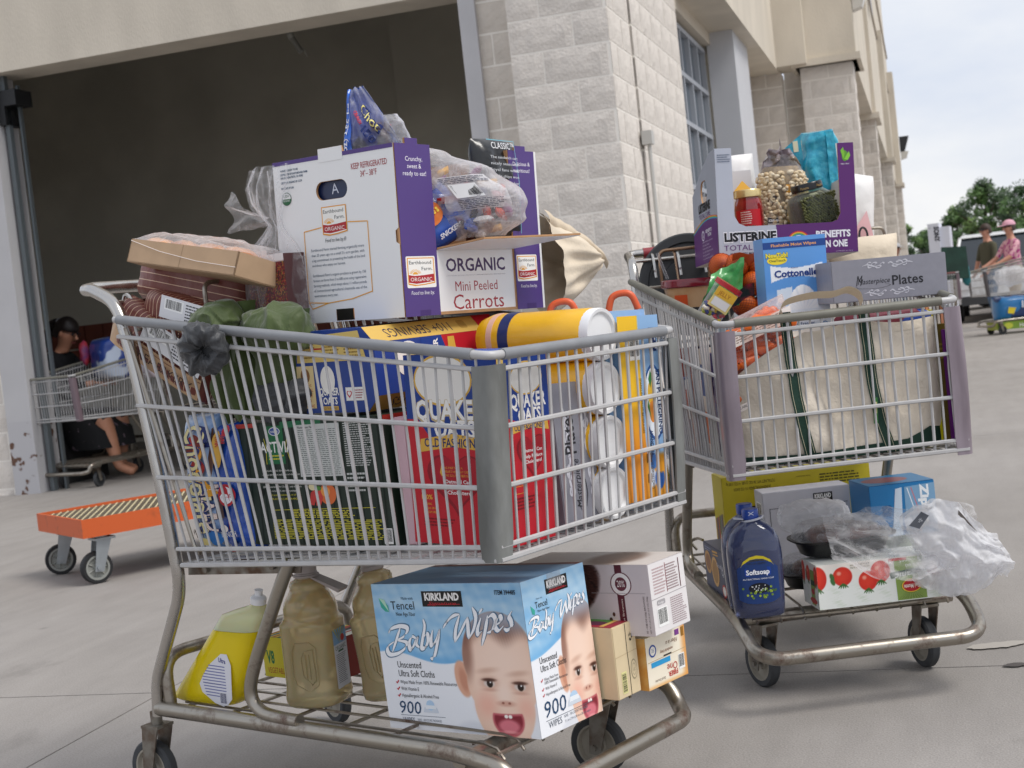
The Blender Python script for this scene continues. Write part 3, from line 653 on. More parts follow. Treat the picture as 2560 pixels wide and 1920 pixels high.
# --- baby wipes carton
def baby(U, V, su, sv, cx, cy, sx, sy, sky):
    X = (U * su - cx) / sx; Y = (V * sv - cy) / sy; u = U; v = V
    C = fld(U, V, 'eff1f6'); wv = sky(U)
    cl = cloudy(U * su * 5, V * sv * 5, 3.2, 3); bl = np.clip(.5 + .35 * cl, 0, 1)[..., None]
    top = np.array([.47, .70, .88]) * (1 - bl) + np.array([.78, .89, .96]) * bl; mk = sm(V - wv, 0, .012); C = C * (1 - mk[..., None]) + top * mk[..., None]
    C = over(C, (sm(V - wv, 0, .01) * (1 - sm(V - wv, .02, .09))) * .5, '4f9fdc')
    # shirt
    C = over(C, blob(X, Y, -.85, -1.5, .9, .75, .08) * .9, 'dfe2ea'); C = over(C, blob(X, Y, 1.0, -1.5, .5, .45, .1) * .9, 'dfe2ea')
    sk = 'f4d2bd'
    C = over(C, blob(X, Y, -.98, .07, .22, .36, .10, 12), 'e0ab90'); C = over(C, blob(X, Y, -.97, .05, .11, .23, .4, 12) * .6, 'c07f66')
    C = over(C, blob(X, Y, .1, -1.25, .62, .5, .08), 'd9a287')
    head = np.maximum(np.maximum(blob(X, Y, .06, .45, .98, .92, .03), blob(X, Y, .04, -.40, .80, .82, .03)), blob(X, Y, .05, 0, .93, .7, .03))
    C = over(C, head, sk)
    C = over(C, head * blob(X, Y, .05, .42, .62, .55, .9) * .65, 'fbe0cf'); C = over(C, head * (1 - blob(X, Y, .12, .05, .98, 1.25, .25)) * .38, 'd8a488')
    hair = head * sm(Y + .10 * np.sin(X * 6) - .35 * (X + .1) ** 2 * -1 * .2, .72, 1.15); C = over(C, hair * .85, '7a5548')
    C = over(C, head * blob(X, Y, -.85, .62, .20, .5, .6) * .7, '7f5548')
    rs = np.sin(X * 90 + Y * 25) * .5 + .5; C = over(C, hair * rs * .18, '5d3d36')
    for ex, ey in ((-.28, .0), (.53, -.04)):
        C = over(C, blob(X, Y, ex, ey + .02, .25, .13, .5) * .35, 'b9826c'); C = over(C, blob(X, Y, ex, ey, .150, .068, .25), 'ddccc4')
        C = over(C, blob(X, Y, ex + .01, ey + .002, .082, .076, .14), '2a1a12'); C = over(C, blob(X, Y, ex + .03, ey + .035, .025, .025, .3), 'ffffff')
        C = over(C, blob(X, Y, ex, ey + .072, .18, .034, .5) * .9, '4c2c22'); C = over(C, blob(X, Y, ex, ey - .12, .19, .03, .8) * .35, 'b47a66')
        C = over(C, blob(X, Y, ex - .02, ey + .25, .24, .05, .9, 6) * .28, '9b6248')
    C = over(C, blob(X, Y, .08, -.22, .17, .20, .8) * .55, 'fde6d8'); C = over(C, blob(X, Y, .10, -.37, .22, .055, .6) * .45, 'b56d58')
    for nx in (.02, .19): C = over(C, blob(X, Y, nx, -.36, .035, .022, .4) * .7, '7d4235')
    C = over(C, blob(X, Y, -.42, -.42, .24, .22, .9) * .4, 'f09a86'); C = over(C, blob(X, Y, .62, -.45, .2, .2, .9) * .35, 'f09a86')
    my = -.62 - .10 * ((X - .1) / .35) ** 2 * -1
    C = over(C, blob(X, Y, .10, -.68, .42, .33, .06) * (1 - sm(Y - .10 * X * X, -.58, -.55)), 'c4626a'); C = over(C, blob(X, Y, .10, -.68, .37, .275, .06) * (1 - sm(Y - .10 * X * X, -.62, -.59)), '8a2c38')
    C = over(C, blob(X, Y, .10, -.80, .28, .13, .3), 'dc7a86'); C = over(C, blob(X, Y, .10, -.91, .2, .03, .6) * .8, 'f0a0a0')
    for tx in (.05, .16): C = over(C, blob(X, Y, tx, -.615, .05, .035, .2), 'fbf6ee')
    C = over(C, blob(X, Y, .10, -1.03, .2, .05, .9) * .4, 'b6765e')
    if True: C = over(C, sm(v - (wv + .30 * 0), 0, .3) * 0 + head * sm(Y, .85, 1.25) * .75, 'a9b8cc')
    return C
wd = (.190, .383, .286)
wipes = carton('wipes_box', 'blue and white baby wipes carton printed with a laughing baby, on the lower rack', 'box', (-.0164, 2.5302, .2025), (50.35, .47, -2.62), wd, M('wipes_board', 'dfe6ef', .5))
AR(wipes, wd, 'L', 260, 200, lambda U, V: baby(U, V, .383, .286, .302, .098, .091, .098, lambda u: .50 + .035 * np.sin(u * 9 + .9) - .02 * u))
AR(wipes, wd, 'F', 140, 200, lambda U, V: baby(U, V, .19, .286, .148, .09, .061, .098, lambda u: .49 + .14 * np.sin(np.clip(u * 1.7, 0, 1.57)) ** 2))
AR(wipes, wd, 'T', 60, 80, lambda U, V: over(over(fld(U, V, '6f9cc4'), np.clip(.5 + .4 * cloudy(U, V, 2, 5), 0, 1), '9bbddb'), sm(U, .86, .97), '7d3c2c'))
BW = [[(450,1350),(480,1290),(600,1250),(700,1265),(712,1320),(660,1395),(560,1445)],[(575,1450),(690,1470),(700,1530),(600,1620),(480,1650),(430,1610),(430,1540),(520,1470)],[(612,1270),(560,1430),(498,1612)],
 [(838,1420),(775,1395),(735,1490),(760,1575),(810,1500),(846,1415),(838,1500),(880,1545)],[(935,1150),(955,1250),(925,1430),(910,1545),(960,1545),(1002,1440),(985,1345),(930,1420)],
 [(1062,1300),(1040,1430),(1050,1515),(1110,1440),(1160,1285)],[(1160,1285),(1125,1490),(1080,1680),(1030,1690)],[(1212,1270),(1250,1195),(1330,1105),(1425,1075)],[(1425,1085),(1375,1290),(1368,1465)],[(1368,1465),(1450,1300),(1530,1110)],
 [(1530,1110),(1540,1290),(1550,1415)],[(1550,1415),(1612,1280),(1640,1110),(1595,975)],[(1705,1120),(1662,1270),(1672,1350),(1722,1290)],[(1715,990),(1692,1055)],[(1790,1085),(1762,1290),(1720,1505)],
 [(1775,1140),(1850,1075),(1892,1150),(1850,1290),(1785,1325)],[(1900,1215),(1962,1160),(1950,1090),(1908,1135),(1888,1235),(1930,1295),(1995,1225)],[(2095,1020),(2060,1095),(2085,1155),(2092,1235),(2040,1285),(1998,1262)]]
def nBW(x, y):
    u = (x - 198 - (y - 674) * .1238) / 1998.; return u, 1 - (y - 674 + 48 * u) / (1995 + 177 * u)
BWn = [[nBW(*q) for q in s] for s in BW]
def kirkland(p, x0, y0, x1, y1, rot=0):
    p.rect(x0, y0, x1, y1, '151313'); w = x1 - x0; h = y1 - y0
    p.text('KIRKLAND', x0 + w * .07, y0 + h * .42, h * .44, 'f4f2f0', w=w * .86, bold=.045, up=1); p.text('Signature', x0 + w * .14, y0 + h * .12, h * .2, 'c22734', w=w * .7, it=.4)
    p.line([(x0 + w * .12, y0 + h * .10), (x0 + w * .93, y0 + h * .16)], h * .03, 'c22734')
def wipes_print(p, small=False):
    if not small: kirkland(p, .35, .846, .62, .95)
    else: kirkland(p, .36, .872, .71, .968)
    S_ = (lambda s: s) if not small else (lambda s: [(.055 + (u - .09) * 1.07, .560 + (v - .385) * .60) for u, v in s])
    st = [S_(s) for s in BWn]; k = 1 if not small else .62
    p.brush(st, .040 * k, '4f7391', 40, up=1); p.brush(st, .026 * k, 'f6f8fc', 40, up=1)
    if not small:
        p.text('Made with', .205, .893, .018, '2b4a66'); p.text('Tencel', .125, .826, .056, '232a33', w=.165); p.text('New Age Fiber', .155, .782, .026, '2c3038', w=.135)
        p.poly([(.045, .905), (.075, .895), (.105, .85), (.108, .808), (.08, .812), (.055, .84)], '3fae9c'); p.poly([(.045, .905), (.085, .89), (.108, .808)], 'b7e0c8')
        p.text('ITEM 394485', .835, .925, .028, '1c2430', w=.13, bold=.02)
        p.text('Unscented', .115, .425, .044, '25262a', w=.165); p.text('Ultra Soft Cloths', .115, .365, .044, '25262a', w=.25)
        for i, t in enumerate(('Wipes Made From 100% Renewable Resources', 'With Vitamin E', 'Hypoallergenic & Alcohol Free')):
            y = .315 - i * .046; p.text(t, .118, y, .024, '3a3a40', w=(.39, .125, .255)[i]); p.line([(.088, y + .012), (.094, y + .002), (.108, y + .022)], .009, 'c01f2e')
        p.text('900', .09, .110, .085, '1f4468', w=.15, it=.12); p.line([(.09, .098), (.40, .098)], .003, '6d7480'); p.text('WIPES', .10, .045, .038, '6d7480', w=.085); p.text('NINE - 100 COUNT PACKAGES', .205, .063, .016, '6d7480', w=.165); p.text('7.1 in x 7.9 in (18 cm x 20 cm) wipes', .205, .032, .014, '6d7480', w=.2)
        p.poly([(.255, .125), (.36, .125), (.35, .16), (.265, .16)], 'd3dbe6'); p.ell(.307, .175, .028, .035, 'b8d4ee'); p.poly([(.27, .15), (.345, .15), (.34, .175), (.275, .175)], 'eef2f7')
    else:
        p.text('Made with', .20, .862, .010, '2b4a66'); p.text('Tencel', .17, .808, .040, '232a33', w=.19); p.text('New Age Fiber', .20, .782, .014, '2c3038'); p.poly([(.10, .835), (.16, .80), (.15, .772), (.115, .78)], '3fae9c')
        p.text('Unscented', .125, .458, .040, '25262a', w=.27); p.text('Ultra Soft Cloths', .125, .405, .040, '25262a', w=.40)
        for i, t in enumerate(('Wipes Made From', '100% Renewable Resources', 'With Vitamin E', 'Hypoallergenic & Alcohol Free')):
            y = (.345, .322, .287, .250)[i]; p.text(t, .155, y, .018, '4a4a50', w=(.22, .36, .18, .38)[i])
            if i != 1: p.line([(.105, y + .010), (.112, y), (.135, y + .016)], .007, 'c01f2e')
        p.text('900', .10, .115, .10, '1f4468', w=.34, it=.1); p.line([(.10, .095), (.86, .095)], .003, '5d6470'); p.text('WIPES', .13, .045, .040, '6d7480', w=.21); p.text('NINE - 100 COUNT PACKAGES', .38, .068, .018, '6d7480', w=.38); p.text('7.1 in x 7.9 in (18 cm x 20 cm) wipes', .38, .038, .015, '6d7480', w=.42)
        p.poly([(.46, .125), (.68, .125), (.66, .165), (.48, .165)], 'd3dbe6'); p.ell(.57, .18, .06, .032, 'b8d4ee'); p.poly([(.49, .15), (.65, .15), (.64, .18), (.50, .18)], 'eef2f7')
        p.rect(.40, .90, .62, 1., tape)
wipes_print(p1 := PR(wipes, wd, 'L', off=.0008)); p1.done(); wipes_print(p1 := PR(wipes, wd, 'F', off=.0008), True); p1.done()
# --- fudge brownie carton, cream carton, fibre bar carton
bd = (.128, .325, .138)
brown = carton('brownie_box', 'white fudge brownie carton lying on top of two smaller cartons behind the baby wipes', 'box', (.2193, 2.67, .3325), (51.42, .05, -1.39), bd, M('brownie_board', 'e6e2e2', .5))
def brownie_art(U, V):
    C = fld(U, V, 'cfc5c7'); C = over(C, sm(U, .2, .5) * (1 - sm(U, .75, .95)) * .5, 'ebe3e4'); n = cloudy(U * 2, V * 2, 14, 8)
    m = blob(U, V, .42, .62, .20, .46, .1, -14); C = over(C, m, '3c211c'); C = over(C, m * np.clip(n * .8, 0, 1), '6a4338'); C = over(C, m * sm(np.sin(U * 60 + V * 22 + n), .75, .95) * .8, '1f0f0d'); return C
AR(brown, bd, 'L', 150, 90, brownie_art)
AR(brown, bd, 'T', 60, 90, lambda U, V: over(over(fld(U, V, 'd9cfc8'), blob(U, V, .5, .35, .5, .18, .3) * .9, '7b6255'), sm(V, .5, 1) * .35, 'b7a195'))
p = PR(brown, bd, 'L', off=.0008); p.rect(.765, 0, .815, 1, '5b2430'); p.text('Fudge Brownies', .80, .10, .075 * .4, 'eadfd8', w=.42, rot=90)
p.ell(.80, .73, .075, .17, '6a3440'); p.ell(.80, .73, .068, .155, 'f1ecea'); p.ell(.80, .73, .042, .098, '6a3440'); p.text('20%', .80, .69, .09, 'f6f0ec', w=.055, al='c')
p.text('38 - 0.88 OZ (25g) BROWNIES', .955, .04, .026, '4a3a3c', w=.52, rot=90); p.text('NET WT 2 LB 1.8 OZ (33.8 OZ) (958g)', .978, .04, .02, '4a3a3c', w=.52, rot=90); p.ell(.70, .22, .012, .035, '5b3a30'); p.ell(.725, .30, .01, .03, '5b3a30'); p.line([(.58, .60), (.965, .60)], .006, 'a8a0a2'); p.done()
p = PR(brown, bd, 'F'); p.para(.10, .55, .45, .93, 9, 'c2a9ab', seed=4); p.para(.47, .55, .80, .93, 10, 'a08a8c', seed=5); p.line([(.46, .54), (.46, .95)], .012, '8a2c36'); p.line([(.84, .54), (.84, .95)], .02, '5c2630'); p.line([(0.01, .50), (.99, .515)], .008, 'a39d9f')
p.barcode(.12, .10, .40, .36); p.rrect(.14, .40, .36, .47, .02, 'a9a5a8'); p.text('Fudge', .17, .415, .03, 'f2f0f0', w=.15); p.para(.50, .06, .93, .45, 13, 'a58f93', seed=6); p.done()
cdm = (.074, .20, .139)
cream = carton('cream_carton', 'plain cream carton with a barcode and recycling mark, to the right of the baby wipes', 'box', tuple(at(CART1, -.034, .0235, .2206)), (50.29, -.06, -.38), cdm, M('cream_board', 'dcc9a4', .7, var=.03, vs=20))
p = PR(cream, cdm, 'F'); p.line([(.56, 0), (.57, .35), (.55, .62), (.56, 1)], .012, '2f2822'); p.line([(0.02, .58), (.98, .60)], .006, 'bda77f'); p.barcode(.20, .06, .42, .36, bgc='e3dd9b', horiz=True)
p.ell(.77, .34, .13, .14, '9c8f74'); p.ell(.77, .34, .115, .124, 'dcc9a4'); p.ell(.77, .34, .08, .085, 'a4977c'); p.ell(.77, .34, .07, .075, 'dcc9a4'); p.text('66%', .77, .31, .05, '8d8168', w=.08, al='c')
for a in (90, 210, 330): c, s_ = cos(radians(a)), sin(radians(a)); p.brush([[(.76 + .055 * cos(radians(a + t)), .80 + .05 * sin(radians(a + t))) for t in (0, 40, 80)]], .022, '2a2622', taper=False)
p.done()
p = PR(cream, cdm, 'T'); p.rect(.02, .02, .98, .98, 'a02a3c'); p.ell(.6, .4, .3, .25, '4f8a36'); p.ell(.4, .3, .2, .15, '5c2340'); p.ell(.35, .5, .12, .1, '7fb04a'); p.line([(.1, .15), (.9, .15)], .05, 'd9b25a'); p.done()
fd = (.138, .20, .102)
fib = carton('fiber_bar_box', 'orange and white fiber bar carton under the fudge brownie carton', 'box', (.2002, 2.72, .2158), (49.88, .53, -.03), fd, M('fiber_board', 'e8d9b8', .5), facemat={})
AR(fib, fd, 'F', 50, 40, lambda U, V: over(over(fld(U, V, 'f3ead6'), sm(U, .82, 1.0) * .8, 'e0913c'), (1 - sm(V, 0, .10)) * .7, 'e6a04e'))
AR(fib, fd, 'L', 30, 30, lambda U, V: over(fld(U, V, 'e7a24b'), np.clip(.4 + .5 * cloudy(U, V, 3, 2), 0, 1), 'f0c780'))
p = PR(fib, fd, 'F', off=.0008); p.text('Fiber is a', .80, .80, .08, '7a4a2c', w=.30, rot=180, it=.4); p.text('wonderful thing', .66, .66, .06, '8a5030', w=.32, rot=180, it=.4); p.rect(.10, .40, .58, .50, '2f9fd8'); p.line([(.02, .52), (.98, .54)], .01, 'bba67e'); p.rect(.42, .53, .62, .56, '2a2320')
p.ell(.16, .72, .09, .12, '2b4f9c'); p.ell(.16, .72, .065, .088, 'f0ece0'); p.text('35', .16, .69, .07, '2b4f9c', w=.06, al='c'); p.rect(.74, .84, .85, .95, '7a3c8c'); p.rect(.90, .78, .97, .96, '9a6b1e')
p.text('FIBER', .74, .20, .09, 'c2342c', w=.24, rot=180, bold=.02); p.text('One', .74, .35, .14, 'b9302a', w=.26, rot=180); p.text('Oats & Chocolate', .42, .15, .05, '5d4330', w=.26, rot=180); p.barcode(.78, .16, .93, .46, horiz=False); p.done()
# --- front Quaker box standing in the corner of the basket
qd = (.140, .220, .344)
RED, BLU, GLD = 'c5202f', '1c3f8f', 'e0b24a'
def heart(p, cx, cy, w, h, c, up=1):
    P = []
    for i in range(40):
        t = 2 * pi * i / 40; P.append((cx + w / 2 * sin(t) ** 3, cy + h / 2 * (.8125 * cos(t) - .3125 * cos(2 * t) - .125 * cos(3 * t) - .0625 * cos(4 * t)) * 1.05))
    p.poly(P[::-1], c, up)
def quaker(p, wide):
    p.rect(0, 0, 1, 1, RED)
    if wide:
        p.poly([(0, .66), (.12, .66), (.25, .56), (.5, .515), (.8, .52), (1, .55), (1, 1), (0, 1)], BLU); cx, cy, rx, ry = .42, .865, .30, .125; x0, x1 = .10, .86
        p.ell(cx, cy, rx + .018, ry + .012, GLD); p.ell(cx, cy, rx, ry, 'f2efe9')
        p.text('QUAKER', .10, .655, .10, 'c9b489', w=.76, bold=.06, up=1); p.text('QUAKER', .11, .662, .095, 'f8f6f2', w=.74, bold=.03, up=1); p.text('OATS', .30, .567, .085, 'f8f6f2', w=.44, bold=.03)
        p.poly([(.12, .485), (.14, .555), (.5, .585), (.86, .56), (.90, .49), (.5, .518)], GLD); p.text('OLD FASHIONED', .18, .515, .044, '1c2a66', w=.66, bold=.02)
        heart(p, .50, .34, .62, .34, '8f1424'); heart(p, .51, .345, .56, .31, 'b01c2d'); p.poly([(.33, .38), (.36, .44), (.38, .38), (.35, .36)], GLD)
        for i, t in enumerate(('AS PART OF A', 'HEART HEALTHY DIET,', 'THE SOLUBLE FIBER IN')): p.text(t, .38, .40 - i * .02, .012, 'e2a33e', w=(.2, .28, .26)[i])
        p.text('Oatmeal Can', .38, .325, .018, 'f3eeee', w=.28, bold=.02); p.text('Help Reduce', .37, .295, .019, 'f3eeee', w=.31, bold=.02); p.text('Cholesterol', .40, .267, .019, 'f3eeee', w=.27, bold=.02)
        p.text('100%', .11, .235, .024, 'f0b744', w=.12, bold=.02)
        for i, t in enumerate(('NATURAL', 'WHOLE GRAIN', 'SODIUM FREE')): p.text(t, .12, .205 - i * .022, .011, 'f0b744', w=(.10, .16, .16)[i])
        p.para(.12, .09, .48, .14, 3, '7d1420', seed=3)
    else:
        p.poly([(0, .70), (.15, .66), (.5, .615), (1, .62), (1, 1), (0, 1)], BLU); p.rect(0, .38, .13, 1, 'd9b96a'); p.ell(.56, .855, .33, .088, GLD); p.ell(.56, .855, .31, .08, 'f2efe9')
        p.text('QUAKER', .22, .705, .07, 'f8f6f2', w=.72, bold=.03); p.text('OATS', .36, .635, .06, 'f8f6f2', w=.46, bold=.03); p.poly([(.22, .575), (.24, .625), (.6, .645), (.95, .62), (.97, .57), (.6, .595)], GLD); p.text('OLD FASHIONED', .27, .588, .028, '1c2a66', w=.62, bold=.02)
        heart(p, .60, .46, .62, .24, '8f1424'); heart(p, .61, .463, .56, .215, 'b01c2d'); p.text('Oatmeal Can', .42, .47, .017, 'f3eeee', w=.38, bold=.02); p.text('Help Reduce', .42, .44, .017, 'f3eeee', w=.38, bold=.02); p.text('Cholesterol', .45, .412, .017, 'f3eeee', w=.33, bold=.02); p.text('100%', .20, .32, .02, 'f0b744', w=.2, bold=.02); p.rrect(.18, .265, .44, .305, .01, 'e0a23c'); p.rrect(.19, .268, .43, .302, .01, RED); p.para(.2, .18, .66, .25, 4, '7d1420', seed=5)
quak = carton('oats_box', 'upright red and blue oats carton in the near front corner of the grey-rimmed cart', 'box', (-.0382, 2.4645, .5631), (50.5, .93, 2.55), qd, M('oats_board', 'c5202f', .4))
quaker(p := PR(quak, qd, 'L'), True); p.done(); quaker(p := PR(quak, qd, 'F'), False); p.done()
p = PR(quak, qd, 'T'); p.rect(0, 0, 1, 1, '2a55a8'); p.rect(0, 0, .13, 1, 'd9b96a'); p.text('S', .02, .1, .08, '1c2a66', w=.08); p.line([(.13, .5), (1, .52)], .012, '173a80'); p.done()
# --- second oats carton, lying on its side
ql = empty('oats_box', 'oats carton lying on its side below the carrot box, end panel with recipe coupon', 'box', (-.2511, 2.6656, .815), (radians(1.28), radians(.05), radians(50.92)), 'oats cartons')
quak['group'] = 'oats cartons'
w_, l_, h_ = .378, .233, .160; c_ = .030
octo = [(c_, 0), (l_ - c_, 0), (l_, c_), (l_, h_ - c_), (l_ - c_, h_), (c_, h_), (0, h_ - c_), (0, c_)]
MB().rings([[(x, y, z) for y, z in octo] for x in (0, w_)]).obj('carton_body', M('oats_blue', BLU, .35), ql, smooth=False)
p = Print(ql, (0, l_, 0), (0, -1, 0), (0, 0, 1), l_, h_); p.poly([(.08, .62), (.10, .93), (.83, .97), (.90, .62)], 'dcc072')
for i in range(3): p.para(.13 + i * .26, .66, .34 + i * .26, .90, 6, '8a6a2c', seed=11 + i)
p.rect(.25, .77, .40, .79, 'b0252c'); p.rect(.06, .06, .27, .58, 'e5cd96'); p.ell(.165, .46, .055, .09, '8c6238'); 
for i, t in enumerate(('classic', 'OATMEAL', 'COOKIE', 'FILLED', 'ALMOND CAKE')): p.text(t, .165, .33 - i * .065, .04, 'b0402c', w=(.13, .16, .14, .1, .17)[i], al='c')
p.ell(.43, .40, .085, .17, 'f2efe9'); p.text('QUAKER', .32, .215, .085, 'f8f6f2', w=.23, bold=.03); p.text('OATS', .355, .105, .08, 'f8f6f2', w=.17, bold=.03); p.rect(.33, .03, .53, .08, GLD); p.text('OLD FASHIONED', .34, .04, .03, '1c2a66', w=.18)
p.rect(.63, .14, .85, .30, 'eeeeec'); heart(p, .67, .22, .06, .10, 'c2243a'); heart(p, .67, .225, .04, .06, 'eeeeec'); p.para(.71, .16, .84, .28, 4, 'a04a52', seed=3); p.done()
ch = sqrt(2) * c_
p = Print(ql, (0, 0, h_ - c_), (1, 0, 0), (0, .7071, .7071), w_, ch); p.rect(0, 0, .84, 1, 'd6b05a'); p.text('110+ SERVINGS', .62, .75, .55, '2a2a4a', w=.50, rot=180); p.rrect(.69, .25, .75, .8, .1, 'b58f45'); p.rect(.84, 0, 1, 1, RED); p.done()
p = Print(ql, (0, c_, 0), (1, 0, 0), (0, -.7071, .7071), w_, ch); p.rect(0, 0, 1, 1, 'c9a353'); p.text('SERVINGS', .45, .75, .55, '2a2a4a', w=.32, rot=180); p.done()
p = Print(ql, (0, 0, c_), (1, 0, 0), (0, 0, 1), w_, h_ - 2 * c_); p.rect(.34, 0, 1, 1, RED); p.poly([(.34, 0), (.50, 0), (.56, .5), (.50, 1), (.34, 1)], BLU); p.ell(.24, .62, .10, .34, 'f2efe9'); p.text('QUAKER', .47, .15, .13, 'f8f6f2', w=.80, rot=90, bold=.03); p.poly([(.55, .1), (.60, .1), (.62, .5), (.60, .95), (.55, .95)], GLD); p.done()
p = Print(ql, (0, c_, h_), (1, 0, 0), (0, 1, 0), w_, l_ - 2 * c_); p.rect(.5, 0, 1, 1, RED); p.done()
# --- yogurt case
ad = (.20, .419, .246)
act = carton('yogurt_case', 'dark green corrugated yogurt case standing behind the near side wires', 'box', (-.2463, 2.6227, .5645), (50.45, .83, -.48), ad, M('dark_green_board', '16291e', .5, stretch=(1, 60, 1), var=.0))
p = PR(act, ad, 'L')
for i in range(21): p.rect(.02 + i * .047, 0, .026 + i * .047, 1, '0e1c14', up=0)
p.rect(0, .965, .13, 1., 'b5382f', up=1); p.rect(.32, .95, .60, 1, '1f6b46', up=0); p.rect(.21, .66, .335, .97, '1e6a41'); p.ell(.275, .925, .04, .035, 'e6e6ea'); p.ell(.275, .925, .035, .029, '30509c'); p.text('DANNON', .275, .912, .02, 'f0f0f4', w=.055, al='c')
p.text('ACTIVIA', .165, .755, .085, 'f6f6f2', w=.225, bold=.015); p.line([(.195, .87), (.205, .80), (.20, .66)], .006, 'd9cf3a'); p.line([(.36, .87), (.345, .80), (.375, .66)], .006, 'd9cf3a'); p.para(.22, .69, .33, .74, 2, 'd9cf3a')
for i, (t, c) in enumerate((('smooth, blended, delicious lowfat yogurt', 'e8e8e2'), ('- Consume daily for two weeks as part of a balanced diet', 'e8e8e2'), ('', ''), ('- Contains a natural probiotic culture', 'e8e8e2'), ('(Bifidobacterium) DN 173-010 - only in Activia', 'e8e8e2'), ('For more details, see inside package,', 'e8e8e2'), ('visit us at www.activia.com, or call', 'd9cf3a'), ('1-888-ACTIVIA (1-888-228-4842)', 'd9cf3a'))):
    if t: p.text(t, .29, .60 - i * .033, .015, c, w=(.2, .27, 0, .22, .27, .2, .18, .2)[i], al='c')
p.rect(.43, .55, .72, .965, 'c9ccc9'); p.para(.44, .56, .71, .93, 24, '44494a', fill=.3, seed=8, rag=.05); p.text('Nutrition Facts', .44, .935, .018, '202020', w=.12, bold=.02); p.line([(.575, .56), (.575, .92)], .004, '44494a'); p.para(.745, .62, .93, .965, 20, 'c9ccc9', fill=.4, seed=9)
p.ell(.60, .41, .055, .085, 'e0703a'); p.ell(.585, .43, .03, .04, 'f0a04c'); p.poly([(.47, .33), (.485, .42), (.51, .45), (.53, .40), (.50, .32)], 'c83c3a'); p.poly([(.515, .32), (.52, .42), (.55, .45), (.565, .38), (.545, .32)], 'd84540'); p.ell(.50, .47, .025, .03, 'e8dcb0'); p.ell(.54, .455, .02, .018, '4f8a3c'); p.para(.74, .42, .88, .58, 5, 'c9ccc9')
p.line([(.20, .285), (.90, .30)], .004, 'd9cf3a'); p.para(.34, .22, .78, .285, 5, 'd6cc3c', fill=.5, seed=12); p.para(.20, .05, .94, .21, 12, 'c9c038', fill=.5, seed=13, rag=.05); p.barcode(.935, .02, .99, .14, horiz=False); p.ell(.135, .43, .022, .036, '07100b'); p.ell(.855, .50, .022, .03, '07100b'); p.done()
p = PR(act, ad, 'F'); p.text('ACTIVIA', .30, .75, .06, 'e8e8e2', w=.18, rot=90); p.ell(.4, .55, .2, .08, '1c5a3a'); p.ell(.4, .35, .25, .09, '0b1510'); p.ell(.45, .18, .25, .09, '2a3b3b'); p.text('24 CUPS', .35, .02, .10, 'd9cf3a', w=.2, rot=90); p.rect(0, .955, 1, 1, 'b5382f'); p.done()
pd_ = (.19, .028, .238)
pink = carton('pink_carton', 'thin pale pink carton wedged between the yogurt case and the oats carton', 'box', (-.205, 2.608, .566), (50.6, .8, -.5), pd_, M('pale_pink_board', 'd6b3bd', .5)); 
p = PR(pink, pd_, 'F'); p.rect(0, .9, 1, 1, 'b9b9bc'); p.text('STRAWBERRIES', .12, .05, .05, 'a04a66', w=.35, rot=90); p.para(.2, .05, .8, .5, 12, 'a04a66'); p.done()
# --- grey plates carton, leaning
pl = (.118, .20, .268)
GRY = '8b8b95'
plate1 = carton('plates_box', 'grey party plates carton standing on end beside the oats carton in the grey-rimmed cart', 'box', (.0710, 2.5994, .5673), (50.86, 2.51, -3.15), pl, M('plates_grey_board', GRY, .45, var=.03, vs=60), group='grey plates cartons')
FL = [[(0, .5), (.2, .62), (.4, .5), (.6, .35), (.8, .5)], [(.4, .5), (.48, .75), (.62, .8), (.66, .66), (.56, .62)], [(.55, .38), (.68, .2), (.82, .25), (.84, .4), (.74, .42)], [(.8, .5), (.92, .72), (1., .66), (.97, .56)], [(.2, .6), (.3, .85), (.42, .8)], [(.25, .5), (.3, .28), (.42, .3)]]
def flour(p, x, y, w, h, c, rot=0, mir=False, th=.03):
    S_ = []
    for s in FL:
        q = [((1 - a if mir else a), b) for a, b in s]; q = [(b, a) for a, b in q] if rot else q; S_.append(q)
    p.brush(S_, th, c, 30, box=(x, y, w, h))
MAST = [[(0, .05), (.05, .25), (.12, .9), (.14, .3), (.2, .9), (.22, .15), (.3, .1)], [(.36, .5), (.3, .2), (.4, .15), (.42, .5), (.44, .1)], [(.5, .5), (.46, .4), (.52, .3), (.46, .1)], [(.56, .8), (.55, .1), (.6, .15)], [(.6, .35), (.66, .45), (.6, .1), (.68, .12)], [(.7, .5), (.7, .1), (.7, .45), (.76, .5)], [(.8, .5), (.78, -.2), (.8, .45), (.85, .3), (.8, .1)], [(.88, .5), (.88, .1)], [(.9, .3), (.95, .4), (.9, .1), (.98, .15)], [(.04, .1), (-.02, 0), (.1, -.1), (.5, -.15), (1.0, -.05)]]
p = PR(plate1, pl, 'F'); p.text('Plates', .50, .50, .13, '24242a', w=.30, rot=90, bold=.01); p.text('Masterpiece', .52, .12, .07, '24242a', w=.34, rot=90, it=.3); p.brush([[(.60, .12), (.66, .22), (.62, .34), (.56, .40)], [(.46, .10), (.40, .16), (.50, .18)]], .006, '24242a', 0)
flour(p, .16, .12, .2, .36, 'd3d3dc', 1, th=.016); flour(p, .16, .48, .2, .36, 'd3d3dc', 1, True, th=.016); flour(p, .72, .10, .2, .36, 'd3d3dc', 1, th=.016); flour(p, .72, .46, .2, .36, 'd3d3dc', 1, True, th=.016); p.done()
